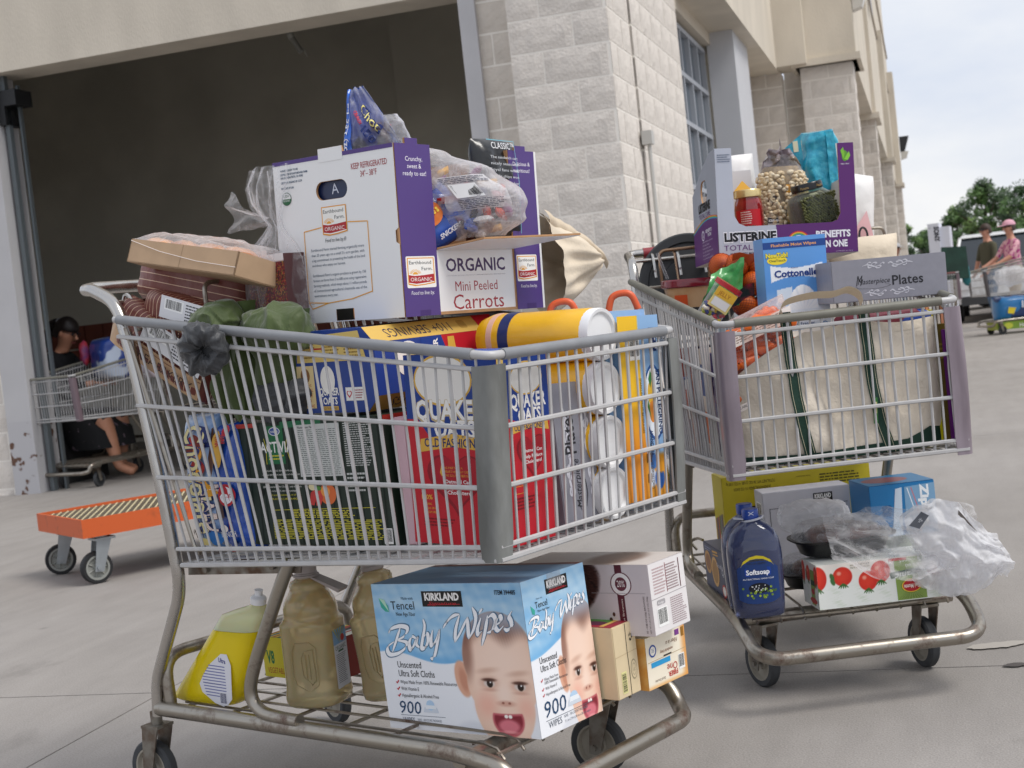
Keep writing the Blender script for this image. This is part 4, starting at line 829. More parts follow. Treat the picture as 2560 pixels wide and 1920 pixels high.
# --- paper plate rolls with white ends in a yellow wrap
yel = M('yellow_wrap', 'efb71f', .3, var=.05, vs=8, bump=.5, bs=20, coat=.3); wht = M('foam_white', 'e9e9ea', .6); navy = M('navy_print', '1d2c63', .35); pnk = M('pale_pink_print', 'e0b3a0', .4)
def roll(x, y, z, lab, top=False):
    r0 = at(CART1, x, y, z); g = empty('plate_roll', lab, 'paper plates', r0, (0, radians(-90 + 2), CART1[2]), 'rolls of white foam plates in yellow wrap')
    r = .0515
    MB().lathe([(r * .93, -.004), (r, .004), (r, .08), (r * .985, .15), (r, .20), (r, .235), (r * .85, .262), (r * .4, .268)], 28).obj('wrapper', yel, g)
    if top: MB().lathe([(r * 1.012, .175), (r * 1.012, .200)], 28).obj('blue_band', navy, g); MB().lathe([(r * 1.010, .216), (r * 1.010, .230)], 28).obj('pink_band', pnk, g)
    MB().lathe([(.001, -.012), (r * .76, -.012), (r * .84, -.017), (r * .96, -.018), (r * .985, -.013), (r * .98, .004)], 32).obj('end_plate', wht, g)
for i, (z, d) in enumerate(((.914, 'topmost'), (.812, 'second from the top'), (.708, 'third from the top'), (.610, 'lowest'))):
    roll(-.045 - .002 * i, .084 - .004 * (i % 2), z, f'{d} white foam plate roll in yellow wrap at the cart front', i == 0)
# --- fizzy drink case
pe = (.165, .25, .385)
pel = carton('drink_case', 'yellow and blue shrink-wrapped drink can case in the far front corner of the grey-rimmed cart', 'drink case', (.191, 2.7179, .5706), (50.64, 1.92, 1.2), pe, M('drink_wrap_blue', '8fb4dc', .22, coat=.5, bump=.4, bs=30), bev=.022)
def pel_art(U, V):
    C = fld(U, V, 'f0bf22'); C = over(C, 1 - sm(V, .25, .62), 'e08e22'); bx = .52 - .10 * V + .10 * np.abs(V - .45); C = over(C, sm(U, bx, bx + .02), '8cb2da')
    C = over(C, sm(U, .45, .5) * (1 - sm(V, .22, .25)), 'd99428'); q = blob(U, V, .66, .20, .10, .045, .1); C = over(C, q, '3f78c0'); C = over(C, blob(U, V, .62, .11, .10, .05, .1), 'e6efff'); C = over(C, blob(U, V, .80, .10, .12, .06, .1), '2b5da8'); C = over(C, blob(U, V, .85, .16, .1, .03, .1), 'e8a02c'); return C
AR(pel, pe, 'F', 60, 130, pel_art, mfn=lambda x, y, o: (.0 + .012 + x * (.141 / .165), -o - .0004, .012 + y * (.361 / .385)))
p = Print(pel, (.012, 0, .012), (1, 0, 0), (0, 0, 1), .141, .361, off=.0012); p.barcode(.25, .76, .50, .90, horiz=False); p.rect(.74, .80, .92, .93, '22386e'); p.text('24', .88, .905, .055, 'eef2fa', w=.1, rot=-90)
P_ = []; p.ell(.78, .52, .25, .21, '2b5a9e'); p.ell(.78, .52, .225, .192, 'e9f0f8'); p.ell(.72, .57, .09, .07, 'e0b43a'); p.ell(.72, .47, .08, .06, 'df8a35'); p.poly([(.66, .65), (.70, .60), (.76, .66), (.72, .70)], '3c7a3a'); p.poly([(.60, .50), (.68, .43), (.64, .54)], '4c8a3f')
p.text('SAN PELLEGRINO', .86, .70, .035, '1c3566', w=.36, rot=-90, bold=.03); p.text('12', .55, .70, .028, '2b2b30', w=.035, rot=-90); p.text('ARANCIATA', .62, .37, .028, '22386e', w=.14, rot=-90, bold=.02); p.text('SPARKLING FRUIT BEVERAGES', .45, .66, .018, '6b4a14', w=.30, rot=-90); p.para(.50, .06, .62, .28, 2, '7a5212'); p.text('24-11.15 FL OZ (330 mL) CANS', .60, .30, .018, '5b4a20', w=.25, rot=-90); p.done()
# orange loops behind
orr = M('orange_rubber', 'd85a2c', .4)
for (x, y, z, lab) in ((-.20, .195, .968, 'orange hose loop just behind the topmost plate roll'), (-.12, .295, .972, 'orange hose loop beside the cart rim, above the drink case')):
    c = at(CART1, x, y, z); o = MB().tube(smooth_path([(-.030, 0, -.02), (-.02, 0, .008), (0, 0, .016), (.02, 0, .010), (.032, 0, -.02)], 6), .007, 10).obj('hose_loop', orr, loc=c, rot=(0, 0, CART1[2] + .6)); tag(o, lab, 'hose', 'orange hose loops')
# --- carrot carton
cb = empty('carrot_carton', 'open white and purple carrot carton on top of the grey-rimmed cart, full of snack bags', 'box', (-.1894, 2.72, .986), (radians(1.99), radians(1.25), radians(50.53)))
w_, l_, h_ = .437, .341, .332; PUR = '543f80'; WH = 'ebebeb'; th = .0045
mb = MB(); plate(mb, [(0, 0), (l_, 0), (l_, .42 * h_), (l_ - .008, .435 * h_), (l_ - .008, .50 * h_), (l_, .515 * h_), (l_, h_), (.60 * l_, h_), (.59 * l_, h_ + .012), (.41 * l_, h_ + .012), (.40 * l_, h_), (0, h_)], [rr_pts(.49 * l_, .785 * h_, .088, .036, .0179), [(.45 * l_, .0), (.45 * l_, .028), (.60 * l_, .028), (.60 * l_, .0)][:0] or rr_pts(.53 * l_, .04 * h_, .05, .022, .001)], th, ((0, l_, 0), (0, -1, 0), (0, 0, 1)))
mb.obj('side_wall', kraft, cb, smooth=False)
def sheet(name, outer, holes, fr, mat_, off):
    o, u, v = (Vector(a) for a in fr); n = u.cross(v).normalized(); m_ = MB(); plate(m_, outer, holes, .0004, (o + n * off, u, v)); return m_.obj(name, mat_, cb, smooth=False)
sheet('white_liner', [(0, 0), (l_, 0), (l_, .42 * h_), (l_ - .008, .435 * h_), (l_ - .008, .50 * h_), (l_, .515 * h_), (l_, h_), (0, h_ - .0005)], [rr_pts(.49 * l_, .785 * h_, .089, .037, .0184), rr_pts(.53 * l_, .04 * h_, .051, .023, .001)], ((0, l_, 0), (0, -1, 0), (0, 0, 1)), ink(WH), .0006)
mb = MB(); mb.box(0, l_ - th, 0, w_, l_, h_); mb.box(w_ - th, 0, 0, w_, l_, h_); mb.box(0, 0, 0, w_, l_, .006); mb.obj('far_walls', kraft, cb, smooth=False)
MB().box(w_ + .0003, 0, 0, w_ + .001, l_, h_).obj('white_liner', ink(WH), cb, smooth=False)
mb = MB(); fr = ((0, 0, 0), (1, 0, 0), (0, 0, 1))
plate(mb, [(0, 0), (.235 * w_, 0), (.235 * w_, h_), (.155 * w_, h_), (.155 * w_, h_ + .011), (.075 * w_, h_ + .011), (.075 * w_, h_), (0, h_)], [], th, fr)
plate(mb, [(.785 * w_, 0), (w_, 0), (w_, h_), (.92 * w_, h_), (.92 * w_, h_ + .010), (.84 * w_, h_ + .010), (.84 * w_, h_), (.785 * w_, h_)], [], th, fr)
plate(mb, [(.235 * w_, 0), (.785 * w_, 0), (.785 * w_, .385 * h_), (.235 * w_, .385 * h_)], [], th, ((0, .004, 0), (1, 0, 0), (0, 0, 1)))
mb.box(.783 * w_, 0.0, 0, .797 * w_, .05, h_); mb.box(.235 * w_ - .006, 0.002, 0, .235 * w_, .05, h_); mb.obj('front_wall', kraft, cb, smooth=False)
fl = MB(); fl.hexa([(.245 * w_, .002, .385 * h_), (.78 * w_, .002, .385 * h_), (.99 * w_, -.11, .44 * h_), (.34 * w_, -.085, .425 * h_)], [(.245 * w_, .002, .385 * h_ + .004), (.78 * w_, .002, .385 * h_ + .004), (.99 * w_, -.11, .44 * h_ + .004), (.34 * w_, -.085, .425 * h_ + .004)])
fl.obj('flap', kraft, cb, smooth=False)
MB().hexa([(.247 * w_, .001, .385 * h_ - .0012), (.78 * w_, .001, .385 * h_ - .0012), (.988 * w_, -.109, .44 * h_ - .0012), (.342 * w_, -.084, .425 * h_ - .0012)], [(.247 * w_, .001, .385 * h_ - .0005), (.78 * w_, .001, .385 * h_ - .0005), (.988 * w_, -.109, .44 * h_ - .0005), (.342 * w_, -.084, .425 * h_ - .0005)]).obj('white_liner', ink(WH), cb, smooth=False)
def earth(p, x, y, w, h, frame=True):
    k = w
    if frame: p.rrect(x - .04 * w, y - .06 * h, x + w * 1.04, y + h * 1.05, .06 * h, 'f4f2ec')
    p.poly([(x, y + .06 * h), (x + .25 * w, y), (x + .6 * w, y + .03 * h), (x + w, y + .09 * h), (x + w, y + h), (x, y + h)], 'e39a2c'); p.poly([(x + .035 * w, y + .10 * h), (x + .3 * w, y + .045 * h), (x + .6 * w, y + .07 * h), (x + .965 * w, y + .13 * h), (x + .965 * w, y + .965 * h), (x + .035 * w, y + .965 * h)], 'f4f2ec')
    p.poly([(x + .03 * w, y + .13 * h), (x + .3 * w, y + .08 * h), (x + .6 * w, y + .11 * h), (x + .97 * w, y + .16 * h), (x + .97 * w, y + .42 * h), (x + .6 * w, y + .38 * h), (x + .25 * w, y + .36 * h), (x + .03 * w, y + .40 * h)], 'b0262f')
    for a in range(15, 180, 15): c, s_ = cos(radians(a)), sin(radians(a)); p.line([(x + .28 * w + .12 * w * c, y + .42 * h + .10 * h * s_), (x + .28 * w + .22 * w * c, y + .42 * h + .18 * h * s_)], .022 * h, 'e8a63c')
    p.ell(x + .28 * w, y + .41 * h, .10 * w, .09 * h, 'e8a63c', a0=0, a1=180)
    p.text('Earthbound', x + .07 * w, y + .77 * h, .12 * h, '1f2c36', w=.82 * w, up=1); p.text('Farm.', x + .52 * w, y + .55 * h, .12 * h, '1f2c36', w=.40 * w); p.text('ORGANIC', x + .09 * w, y + .17 * h, .13 * h, 'f4f2ec', w=.80 * w)
p = Print(cb, (0, l_, 0), (0, -1, 0), (0, 0, 1), l_, h_, off=.0012)
p.poly([(0, .975), (1, .975), (1, 1.0), (0, 1.0)], PUR); p.rect(.40, .955, .60, 1.035, WH); p.rect(.462, .008, .60, .075, '15100e')  # black patch covers the low slot, its dark opening painted as colour
p.text('KEEP REFRIGERATED', .665, .885, .034, 'a3242f', w=.285); p.text('34°– 38°F', .735, .835, .034, 'a3242f', w=.13)
for i, t in enumerate(('WASHED & READY TO USE', 'DISTRIBUTED BY EARTHBOUND FARM', 'SAN JUAN BAUTISTA, CA 95045', 'CERTIFIED ORGANIC BY CCOF', 'PRODUCE OF USA')): p.text(t, .065, (.935, .912, .892, .862, .828)[i], .012, '33506e', w=(.155, .235, .195, .185, .11)[i], bold=.02)
p.ell(.105, .768, .042, .040, '2f5a45'); p.ell(.105, .768, .038, .036, WH); p.ell(.105, .768, .038, .036, '2f6a45', a0=180, a1=360); p.text('USDA', .105, .778, .016, '2f5a45', w=.045, al='c'); p.text('ORGANIC', .105, .752, .012, 'e8ece8', w=.06, al='c')
OC = 'e6a434'; yb = .075
for a, b in (((.235, .125), (.235, .555)), ((.765, .16), (.765, .575)), ((.235, .555), (.385, .57)), ((.605, .585), (.765, .575)), ((.235, .125), (.40, .115)), ((.40, .115), (.60, .13)), ((.60, .13), (.765, .165)), ((.235, .125), (.26, .085)), ((.26, .085), (.40, .115))): p.line([a, b], .006, OC)
earth(p, .395, .515, .205, .175, False); p.text('Food to live by.®', .41, .478, .022, '2b3138', w=.175, it=.2)
for i, t in enumerate(('Earthbound Farm started farming organically more', 'than 25 years ago on a small 2½-acre garden, with', 'a big commitment to protecting the health of the land', 'and those who enjoy our harvest.', '', 'Earthbound Farm’s organic produce is grown by 150', 'farmers on farms from 5 to 680 acres using regenerative', 'farming methods, which keeps about 11 million pounds', 'of conventional agricultural chemicals out of the', 'environment every year.')):
    if t: p.text(t, .285, .43 - i * .0305, .0155, '3c4f66', w=(.44, .44, .44, .28, 0, .44, .44, .44, .44, .20)[i])
p.done()
p = Print(cb, (0, 0, 0), (1, 0, 0), (0, 0, 1), w_, h_, off=.0008)
p.rect(.006, 0, .2345, 1, PUR); p.rect(.075, .99, .155, 1.033, PUR); 
for i, t in enumerate(('Crunchy,', 'sweet &', 'ready to eat!')): p.text(t, .125, .90 - i * .042, .026, 'f0edf4', w=(.11, .09, .15)[i], al='c')
p.rect(.10, .0, .17, .035, '46306e'); earth(p, .035, .175, .175, .165); p.text('Food to live by.', .05, .125, .022, 'f0edf4', w=.15, it=.2); p.done()
p = Print(cb, (0, 0, 0), (1, 0, 0), (0, 0, 1), w_, h_, off=.0008); p.rect(.787, 0, .985, 1, PUR); p.rect(.985, 0, .998, 1, WH); p.rect(.84, .99, .92, 1.03, PUR)
for i, t in enumerate(('Delicious &', 'nutritious!')): p.text(t, .885, .905 - i * .042, .024, 'f0edf4', w=(.13, .12)[i], al='c')
earth(p, .805, .185, .145, .15); p.text('Food to live by.', .82, .135, .020, 'f0edf4', w=.125, it=.2)
p.rect(.86, .0, .93, .035, '46306e'); p.done()
p = Print(cb, (0, .004, 0), (1, 0, 0), (0, 0, 1), w_, h_, off=.0008); p.rect(.236, 0, .783, .383, WH)
p.text('ORGANIC', .30, .255, .075, '47305c', w=.42, bold=.02); p.text('Mini Peeled', .355, .135, .058, 'a32b38', w=.30); p.text('Carrots', .335, .025, .088, 'a32b38', w=.36)
for i in range(44): p.rect(.30 + i * .0096, .226, .3045 + i * .0096, .231, '5c4a6a', up=0)
p.done()
# navy pack seen through the hand hole
o = MB().box(-.06, -.05, -.03, .06, .05, .05).obj('navy_pack', M('navy_pack', '16264d', .35), loc=at(CART1, -.50, -.07, 1.235), rot=(0, 0, CART1[2])); tag(o, 'navy blue pack seen through the hand hole of the carrot carton', 'pack'); p = Print(o, (-.06, -.05, -.03), (1, 0, 0), (0, 0, 1), .12, .08); p.text('A', .5, .5, .25, 'd0d6e6'); p.done()
# ---- soft goods of the first cart
def place(ob, loc, rot): ob.location = loc; ob.rotation_euler = rot; return ob
def pmat(M_): return M_
def bagobj(name, label, cat, mats, loc, rot, group=None, part='bag', **k):
    r = empty(name, label, cat, loc, rot, group); o = pillow(**k).obj(part, mats, r, weld=True, ang=60); return r
YAW1, YAW2 = CART1[2], CART2[2]
clear = film('clear_film', white=.05, gl=.22); clearsoft = film('soft_clear_film', white=.06, gl=.18, bs=14, rough=.08); milky = film('milky_film', white=.38, gl=.35, bs=22, rough=.25)
# pastry tray
td = (.25, .365, .050)
tray = empty('pastry_tray', 'kraft card tray of glazed pastries under film, at the back of the front cart', 'pastry tray', (-.5165, 2.78, 1.1017), (radians(10.93), radians(15.51), radians(50.7)))
kb = M('tray_kraft', 'b99b7c', .8, var=.04, vs=20); w_, l_, h_ = td; mb = MB(); mb.box(0, 0, 0, w_, l_, .003); mb.box(0, 0, 0, .003, l_, h_); mb.box(w_ - .003, 0, 0, w_, l_, h_); mb.box(.0, 0, 0, w_, .003, h_); mb.box(0, l_ - .003, 0, w_, l_, h_); mb.obj('tray', kb, tray, smooth=False)
Print(tray, (0, l_, 0), (0, -1, 0), (0, 0, 1), l_, h_, 'fold_line').line([(.50, 0), (.505, 1)], .02, '8d6f50').done()
dough = M('glazed_pastry', 'a8683e', .35, v2='d9a277', vs=30, bump=.6, bs=40, coat=.4); rg = random.Random(3)
for i in range(4):
    for j in range(3):
        x, y = .045 + j * .08, .05 + i * .088; a = rg.random() * 3
        def fn(u, v, x=x, y=y, a=a):
            t, q = u * 2 * pi, v * pi; p_ = Vector((sin(q) * cos(t), sin(q) * sin(t), -cos(q))); s_ = 1 + .12 * nz(p_, 2.2, a * 3) + .05 * sin(t * 5 + a); return (x + p_.x * .040 * s_, y + p_.y * .042 * s_, .042 + p_.z * .022 * s_)
        MB().grid(fn, 16, 9, wrapu=True).obj('pastry', dough, tray)
def dome(u, v):
    x, y = u * w_, v * l_; k = min(1, 6 * min(u, 1 - u)) * min(1, 8 * min(v, 1 - v)); return (x, y, .049 + .030 * k ** .6 + nz((x, y, 0), 22) * .006 + nz((x, y, 3), 60) * .002)
MB().grid(dome, 34, 44).obj('film_cover', clear, tray); p = Print(tray, (.07, .22, .084), (0, -1, 0), (1, 0, 0), .09, .06, 'paper_label'); p.ell(.5, .5, .5, .5, 'dcc9c2'); p.done()
MB().tube([(-.001, l_, .046), (-.0015, l_ * .7, .030), (-.0015, l_ * .35, .020), (-.001, 0, .018)], .0007, 4).obj('film_seam', M('seam', 'e6ddd6', .3), tray)
# bread bags
bread_s = stripes('striped_bread_paper', '74372c', 'd9b79a', 62, 2, .90, .45, .9); bread_v = stripes('striped_bread_paper_short', '74372c', 'd9b79a', 70, 0, .88, .45, .9); tanp = M('tan_paper', 'c4a07a', .6, bump=.3, bs=30)
def bread(label, c, w, h, d, rot, mat_, seed, tan=True, lab=False):
    r = empty('bread_bag', label, 'bread bag', c, rot, 'striped bread bags')
    mb = pillow(w=w, h=h, d=d, nu=36, nv=22, p=5., wr=.006, seed=seed, ws=13); mb.xf(Matrix.Translation((0, 0, -h / 2))); mb.obj('paper_bag', mat_, r, weld=True, ang=60)
    if tan:
        p = Print(r, (-w * .46, 0, 0), (1, 0, 0), (0, 0, 1), w * .92, h * .42, 'tan_panel', fn=lambda x, y, o, w=w, h=h, d=d: (x - w * .46, -(d / 2) * max(0, (1 - abs((x - w * .46) * 2 / w) ** 5) * (1 - abs((y - h * .46) * 2 / h) ** 5)) ** .5 - o - .007, y - h * .46))
        for i in range(12): p.rect(i / 12, 0, (i + 1) / 12, 1, 'bd9b78', up=0)
        p.text('LA BREA', .18, .35, .36, '3b2420', w=.42, up=3, bold=.0); p.text('BAKERY', .62, .35, .36, '3b2420', w=.34); p.line([(.0, .86), (.3, .86), (.7, .86), (1, .86)], .03, '6b3a2c'); p.done()
    if lab:
        p = Print(r, (0, 0, 0), (1, 0, 0), (0, 0, 1), w * .6, h * .44, 'price_label', fn=lambda x, y, o, d=d, w=w, h=h: (x - w * .12, -(d / 2) * .98 - o - .009 + .06 * max(0, y) ** 1.4, y + h * .02)); p.rect(0, 0, .5, 1, 'dfdfe2', up=0); p.rect(.5, 0, 1, 1, 'dfdfe2', up=0); p.barcode(.08, .4, .45, .9); p.para(.5, .1, .95, .9, 6, '3a3a40', seed=5); p.done()
    return r
bread('brown striped bread bag squeezed under the pastry tray', at(CART1, -.90, -.15, 1.108), .36, .115, .12, (radians(-14), radians(13), YAW1 + .02), bread_s, 1., tan=False)
bread('brown striped bread bag with a tan panel, behind the green jacket', at(CART1, -.87, -.205, 1.028), .29, .105, .11, (radians(-6), radians(15), YAW1 - .05), bread_v, 2., lab=True)
bread('lowest striped bread bag with a white price label, slumped inside the side wires', at(CART1, -.925, -.235, .975), .32, .11, .09, (radians(-10), radians(30), YAW1 + .05), bread_v, 3., lab=True)
# green jacket
gj = M('green_ripstop', '42531f', .62, var=.14, vs=9, bump=3., bs=20, sheen=.3, stretch=(1, 1, .45)); dk = M('charcoal_nylon', '36383c', .5, bump=2.5, bs=26, sheen=.2)
jk = empty('jacket', 'green hiking jacket with a charcoal cuff, draped over the near rim of the front cart', 'jacket', at(CART1, -.65, -.27, .82), (0, 0, YAW1))
def cloth(cx, cy, cz, rx, ry, rz, seed, amp=.22, fs=9., nu=80, nv=52, skew=0., flat=2.3):
    def fn(u, v):
        t, q = u * 2 * pi, .02 + v * (pi - .04); a, b, c = sin(q) * cos(t), sin(q) * sin(t), -cos(q); a = abs(a) ** (2 / flat) * (1 if a > 0 else -1); c = abs(c) ** (2 / flat) * (1 if c > 0 else -1)
        P = Vector((a * rx, b * ry, c * rz)); W_ = Vector((nz(P, fs * .7, seed + 2), nz(P, fs * .7, seed + 6), nz(P, fs * .7, seed + 8))) * .05; Q = P + W_; f = max(0, 1 - abs(nz(Q, fs * .9, seed)) * 3.4) ** 1.6; g = max(0, 1 - abs(nz(Q, fs * 2.3, seed + 4)) * 3.2) ** 1.4
        s_ = 1 + amp * (.62 * f + .30 * g + .5 * nz(P, fs * .5, seed + 11) - .40) ; return (cx + P.x * s_ + skew * P.z, cy + P.y * s_, cz + P.z * s_)
    return MB().grid(fn, nu, nv, wrapu=True)
def drapery(x0, x1, z0, z1, yb, amp, seed, k=26., taper=.25, th=.03):
    def fn(u, v):
        w = 1 - taper * (1 - v) * (1 + .4 * sin(seed + v * 5)); x = (x0 + x1) / 2 + (u - .5) * (x1 - x0) * w + .012 * nz((u * 3, v * 3, seed), 1.3); q = x * k + 2.2 * nz((x * 9, v * 2.2, seed), 1.) + 1.6 * v
        f = abs(sin(q)) ** .7 - .5 + .45 * nz((x * 22, v * 6, seed + 3), 1.); e = min(1, 7 * min(u, 1 - u)) ** .5
        return (x, yb + th * (1 - e) - amp * f * e - .020 * sin(pi * v) * e, z0 + (z1 - z0) * v + .018 * nz((u * 4, 0, seed), 1.) * (1 - v))
    return MB().grid(fn, 90, 60)
drapery(-.125, .120, -.005, .205, .055, .020, 3., 24.).obj('body', gj, jk, ang=75)
drapery(-.13, -.015, .0, .235, .030, .018, 9., 34., .35).obj('front_panel', gj, jk, ang=75)
cloth(.065, .045, .170, .082, .060, .050, 8., .28, 10.).obj('hood', gj, jk, weld=True, ang=70)
cloth(-.055, -.010, .195, .055, .05, .045, 12., .35, 14.).obj('sleeve', gj, jk, weld=True, ang=70)
drapery(-.03, .13, -.02, .07, .040, .016, 14., 30., .2).obj('lining', dk, jk, ang=75)
def cuff(u, v):
    t, q = u * 2 * pi, v * 2 * pi; R_ = .027 + .010 * nz((cos(t) * 2, sin(t) * 2, 0), 1.6); P_ = (cos(t) * .034 + .02 * cos(q) * cos(t), .024 * sin(q), sin(t) * .034 + .02 * cos(q) * sin(t)); r_ = .019 * (1 + .55 * nz(P_, 24, 3) + .30 * max(0, 1 - abs(nz(P_, 34, 8)) * 4) + .15 * nz(P_, 70, 1))
    return ((R_ + r_ * cos(q)) * cos(t) * .95, r_ * sin(q) * 1.25, (R_ + r_ * cos(q)) * sin(t) * 1.12)
MB().grid(cuff, 110, 26, wrapu=True).xf(Matrix.Translation((-.018, -.078, .148)) @ Matrix.Rotation(.5, 4, 'Z') @ Matrix.Rotation(.25, 4, 'X')).obj('cuff', dk, jk, weld=True, ang=80)
cloth(-.018, -.066, .148, .030, .016, .034, 40., .3, 14., 24, 16).obj('cuff_inside', M('charcoal_inside', '26282b', .7), jk, weld=True, ang=70)
# swirl cups in a clear bag with a gathered neck
cup_m = M('cup_brown', '4b2a2b', .4)
def swirl(U, V):
    n = cloudy(U * 1.3, V * 1.3, 5, 7); C = fld(U, V, '4a2c30'); C = over(C, sm(np.sin(n * 7 + U * 5), .55, .8), '9c2438'); C = over(C, sm(np.sin(n * 9 - V * 9 + 1), .86, .97), 'b98a3c'); C = over(C, sm(V, .86, .87), 'e6e2e4'); return C
bag = empty('dessert_cups_bag', 'clear twisted bag holding two dark red swirl cartons beside the carrot carton', 'bag', at(CART1, -.66, -.13, 1.03), (0, 0, YAW1))
for k, (x, y, z) in enumerate(((-.062, -.040, .008), (.010, -.062, -.004))):
    for fr, s1 in ((((x, y, z), (1, 0, 0), (0, 0, 1)), .066), (((x, y + .07, z), (0, -1, 0), (0, 0, 1)), .07)):
        art(bag, *fr, s1, .115, 40, 60, swirl, 'swirl_carton')
    MB().box(x + .001, y + .001, z, x + .062, y + .07, z + .114).obj('carton_body', cup_m, bag, smooth=False)
rings = []
for (z, a, b, ox, sd) in ((-.03, .085, .055, 0, 1), (.0, .09, .062, 0, 2), (.05, .092, .062, 0, 3), (.10, .088, .055, 0, 4), (.135, .060, .04, .0, 5), (.160, .028, .02, 0, 6), (.172, .018, .014, 0, 7), (.19, .026, .018, -.01, 8), (.22, .05, .026, -.015, 9), (.255, .065, .03, -.01, 10), (.29, .055, .012, 0, 11)):
    rings.append([(ox + a * cos(t) * (1 + .22 * nz((cos(t) * 2, sin(t) * 2, z * 20), 1.2, sd)) + .006 * sin(t * 9), b * sin(t) * (1 + .35 * nz((cos(t) * 3, sin(t) * 3, z * 20), 1.3, sd)) + .004 * sin(t * 13), z + .01 * nz((cos(t) * 3, sin(t) * 2, z * 9), 1.)) for t in [2 * pi * j / 48 for j in range(48)]])
MB().rings(rings, cap0=False, cap1=False).obj('film', clear, bag, ang=80)
def tip(u, v): x = -.02 - u * .11; return (x, -.012 + .012 * sin(v * 9 + u * 5), .182 + u * .035 + (v - .5) * (.012 + .075 * u) + .012 * nz((u * 3, v * 3, 1), 1.))
MB().grid(tip, 12, 12).obj('film_tip', clear, bag, ang=80)
# stack of chocolate bars behind the jacket
for i in range(9):
    z = .842 + i * .0118; o = MB().box(-.03, -.03, 0, .03, .03, .0105).obj('chocolate_bar', [M('bar_brown', '5a2d26', .5)], loc=at(CART1, -.598 + .001 * (i % 3), -.155, z), rot=(0, 0, YAW1))
    tag(o, ('lowest', 'second lowest', 'third lowest', 'fourth lowest', 'middle', 'fourth from the top', 'third from the top', 'second from the top', 'topmost')[i] + ' brown and white bar of the small stack behind the jacket', 'chocolate bar', 'stacked brown bars')
    q = Print(o, (-.03, -.03, 0), (1, 0, 0), (0, 0, 1), .06, .0105); q.rect(0, .62, 1, 1, 'd8d2cc'); q.done()
# two candy bags inside the side wires
def candybag(label, c, w, h, d, rot, base, words, seed):
    r = empty('candy_bag', label, 'candy bag', c, rot, 'candy bags inside the near side wires'); pillow(w=w, h=h, d=d, nu=26, nv=40, p=4., wr=.006, seed=seed, ws=20).obj('foil_bag', base, r, weld=True, ang=60)
    def fn(x, y, o): X, Z = x * 2 / w - 1, y * 2 / h - 1; return (x - w / 2, -(d / 2) * max(0, (1 - abs(X) ** 4) * (1 - abs(Z) ** 4)) ** .5 - o - .009 + nz((x, y, 0), 20, seed) * .002, y)
    p = Print(r, (0, 0, 0), (1, 0, 0), (0, 0, 1), w, h, fn=fn); words(p); p.done(); return r
def w1(p):
    p.ell(.58, .76, .22, .10, '7a2d22'); p.ell(.66, .72, .12, .05, 'e09a2c'); p.ell(.50, .80, .10, .04, 'b8302a'); p.ell(.62, .62, .18, .06, 'a02a24'); p.poly([(.45, .60), (.62, .63), (.80, .50), (.95, .42), (.80, .40), (.55, .50)], 'e8a42c')
    p.text('Chocolate', .34, .93, .22, '27336e', w=.80, rot=-90, bold=.05, up=2); p.text('Chocolate', .33, .925, .20, 'e9dda6', w=.79, rot=-90, bold=.02, up=1); p.text('MIXED', .62, .50, .20, '27336e', w=.36, rot=-90, bold=.05, up=1); p.text('MIXED', .62, .495, .18, 'f0dcd2', w=.35, rot=-90, bold=.02, up=1)
    p.poly([(.5, .12), (.7, .16), (.95, .10), (.8, .05), (.9, .0), (.6, .04)], '2f77c2'); p.ell(.4, .07, .18, .03, 'e4d48a'); p.text('MM', .10, .10, .07, '2a1a18', w=.35)
def w2(p):
    p.rect(.0, .0, .55, .25, 'b8202e'); p.text('CRUNCH', .05, .13, .045, 'f2f0f0', w=.6, up=1); p.rect(.0, .06, .55, .10, '27305e'); p.poly([(.05, .95), (.30, .97), (.38, .70), (.22, .60), (.08, .75)], '5c3a2a')
    p.ell(.50, .80, .16, .14, 'd2a23c'); p.text('TWIX', .44, .90, .10, 'b5222c', w=.22, rot=-80, bold=.04, up=1); p.ell(.60, .45, .25, .085, 'b8202e'); p.ell(.60, .45, .2, .065, 'eceaf0'); p.text('KitKat', .60, .43, .04, 'b8202e', w=.28, al='c', up=1); p.rect(.15, .28, .45, .42, '4a3330'); p.ell(.35, .2, .12, .03, 'f0e8e0'); p.ell(.75, .93, .1, .04, 'c2243a')
bluebag = M('pale_blue_foil', '7fa3d6', .25, v2='aec6e6', vs=14, bump=.8, bs=25, coat=.4); blue2 = M('royal_blue_foil', '1f4fae', .2, var=.15, vs=12, bump=.8, bs=25, coat=.4)
candybag('pale blue candy bag with cream lettering running down it, leftmost in the wire basket', at(CART1, -.832, -.225, .548), .115, .285, .085, (0, radians(-2), YAW1), bluebag, w1, 4.)
candybag('royal blue candy bag beside the dark green yogurt case', at(CART1, -.748, -.225, .545), .10, .270, .08, (0, radians(-4), YAW1), blue2, w2, 9.)
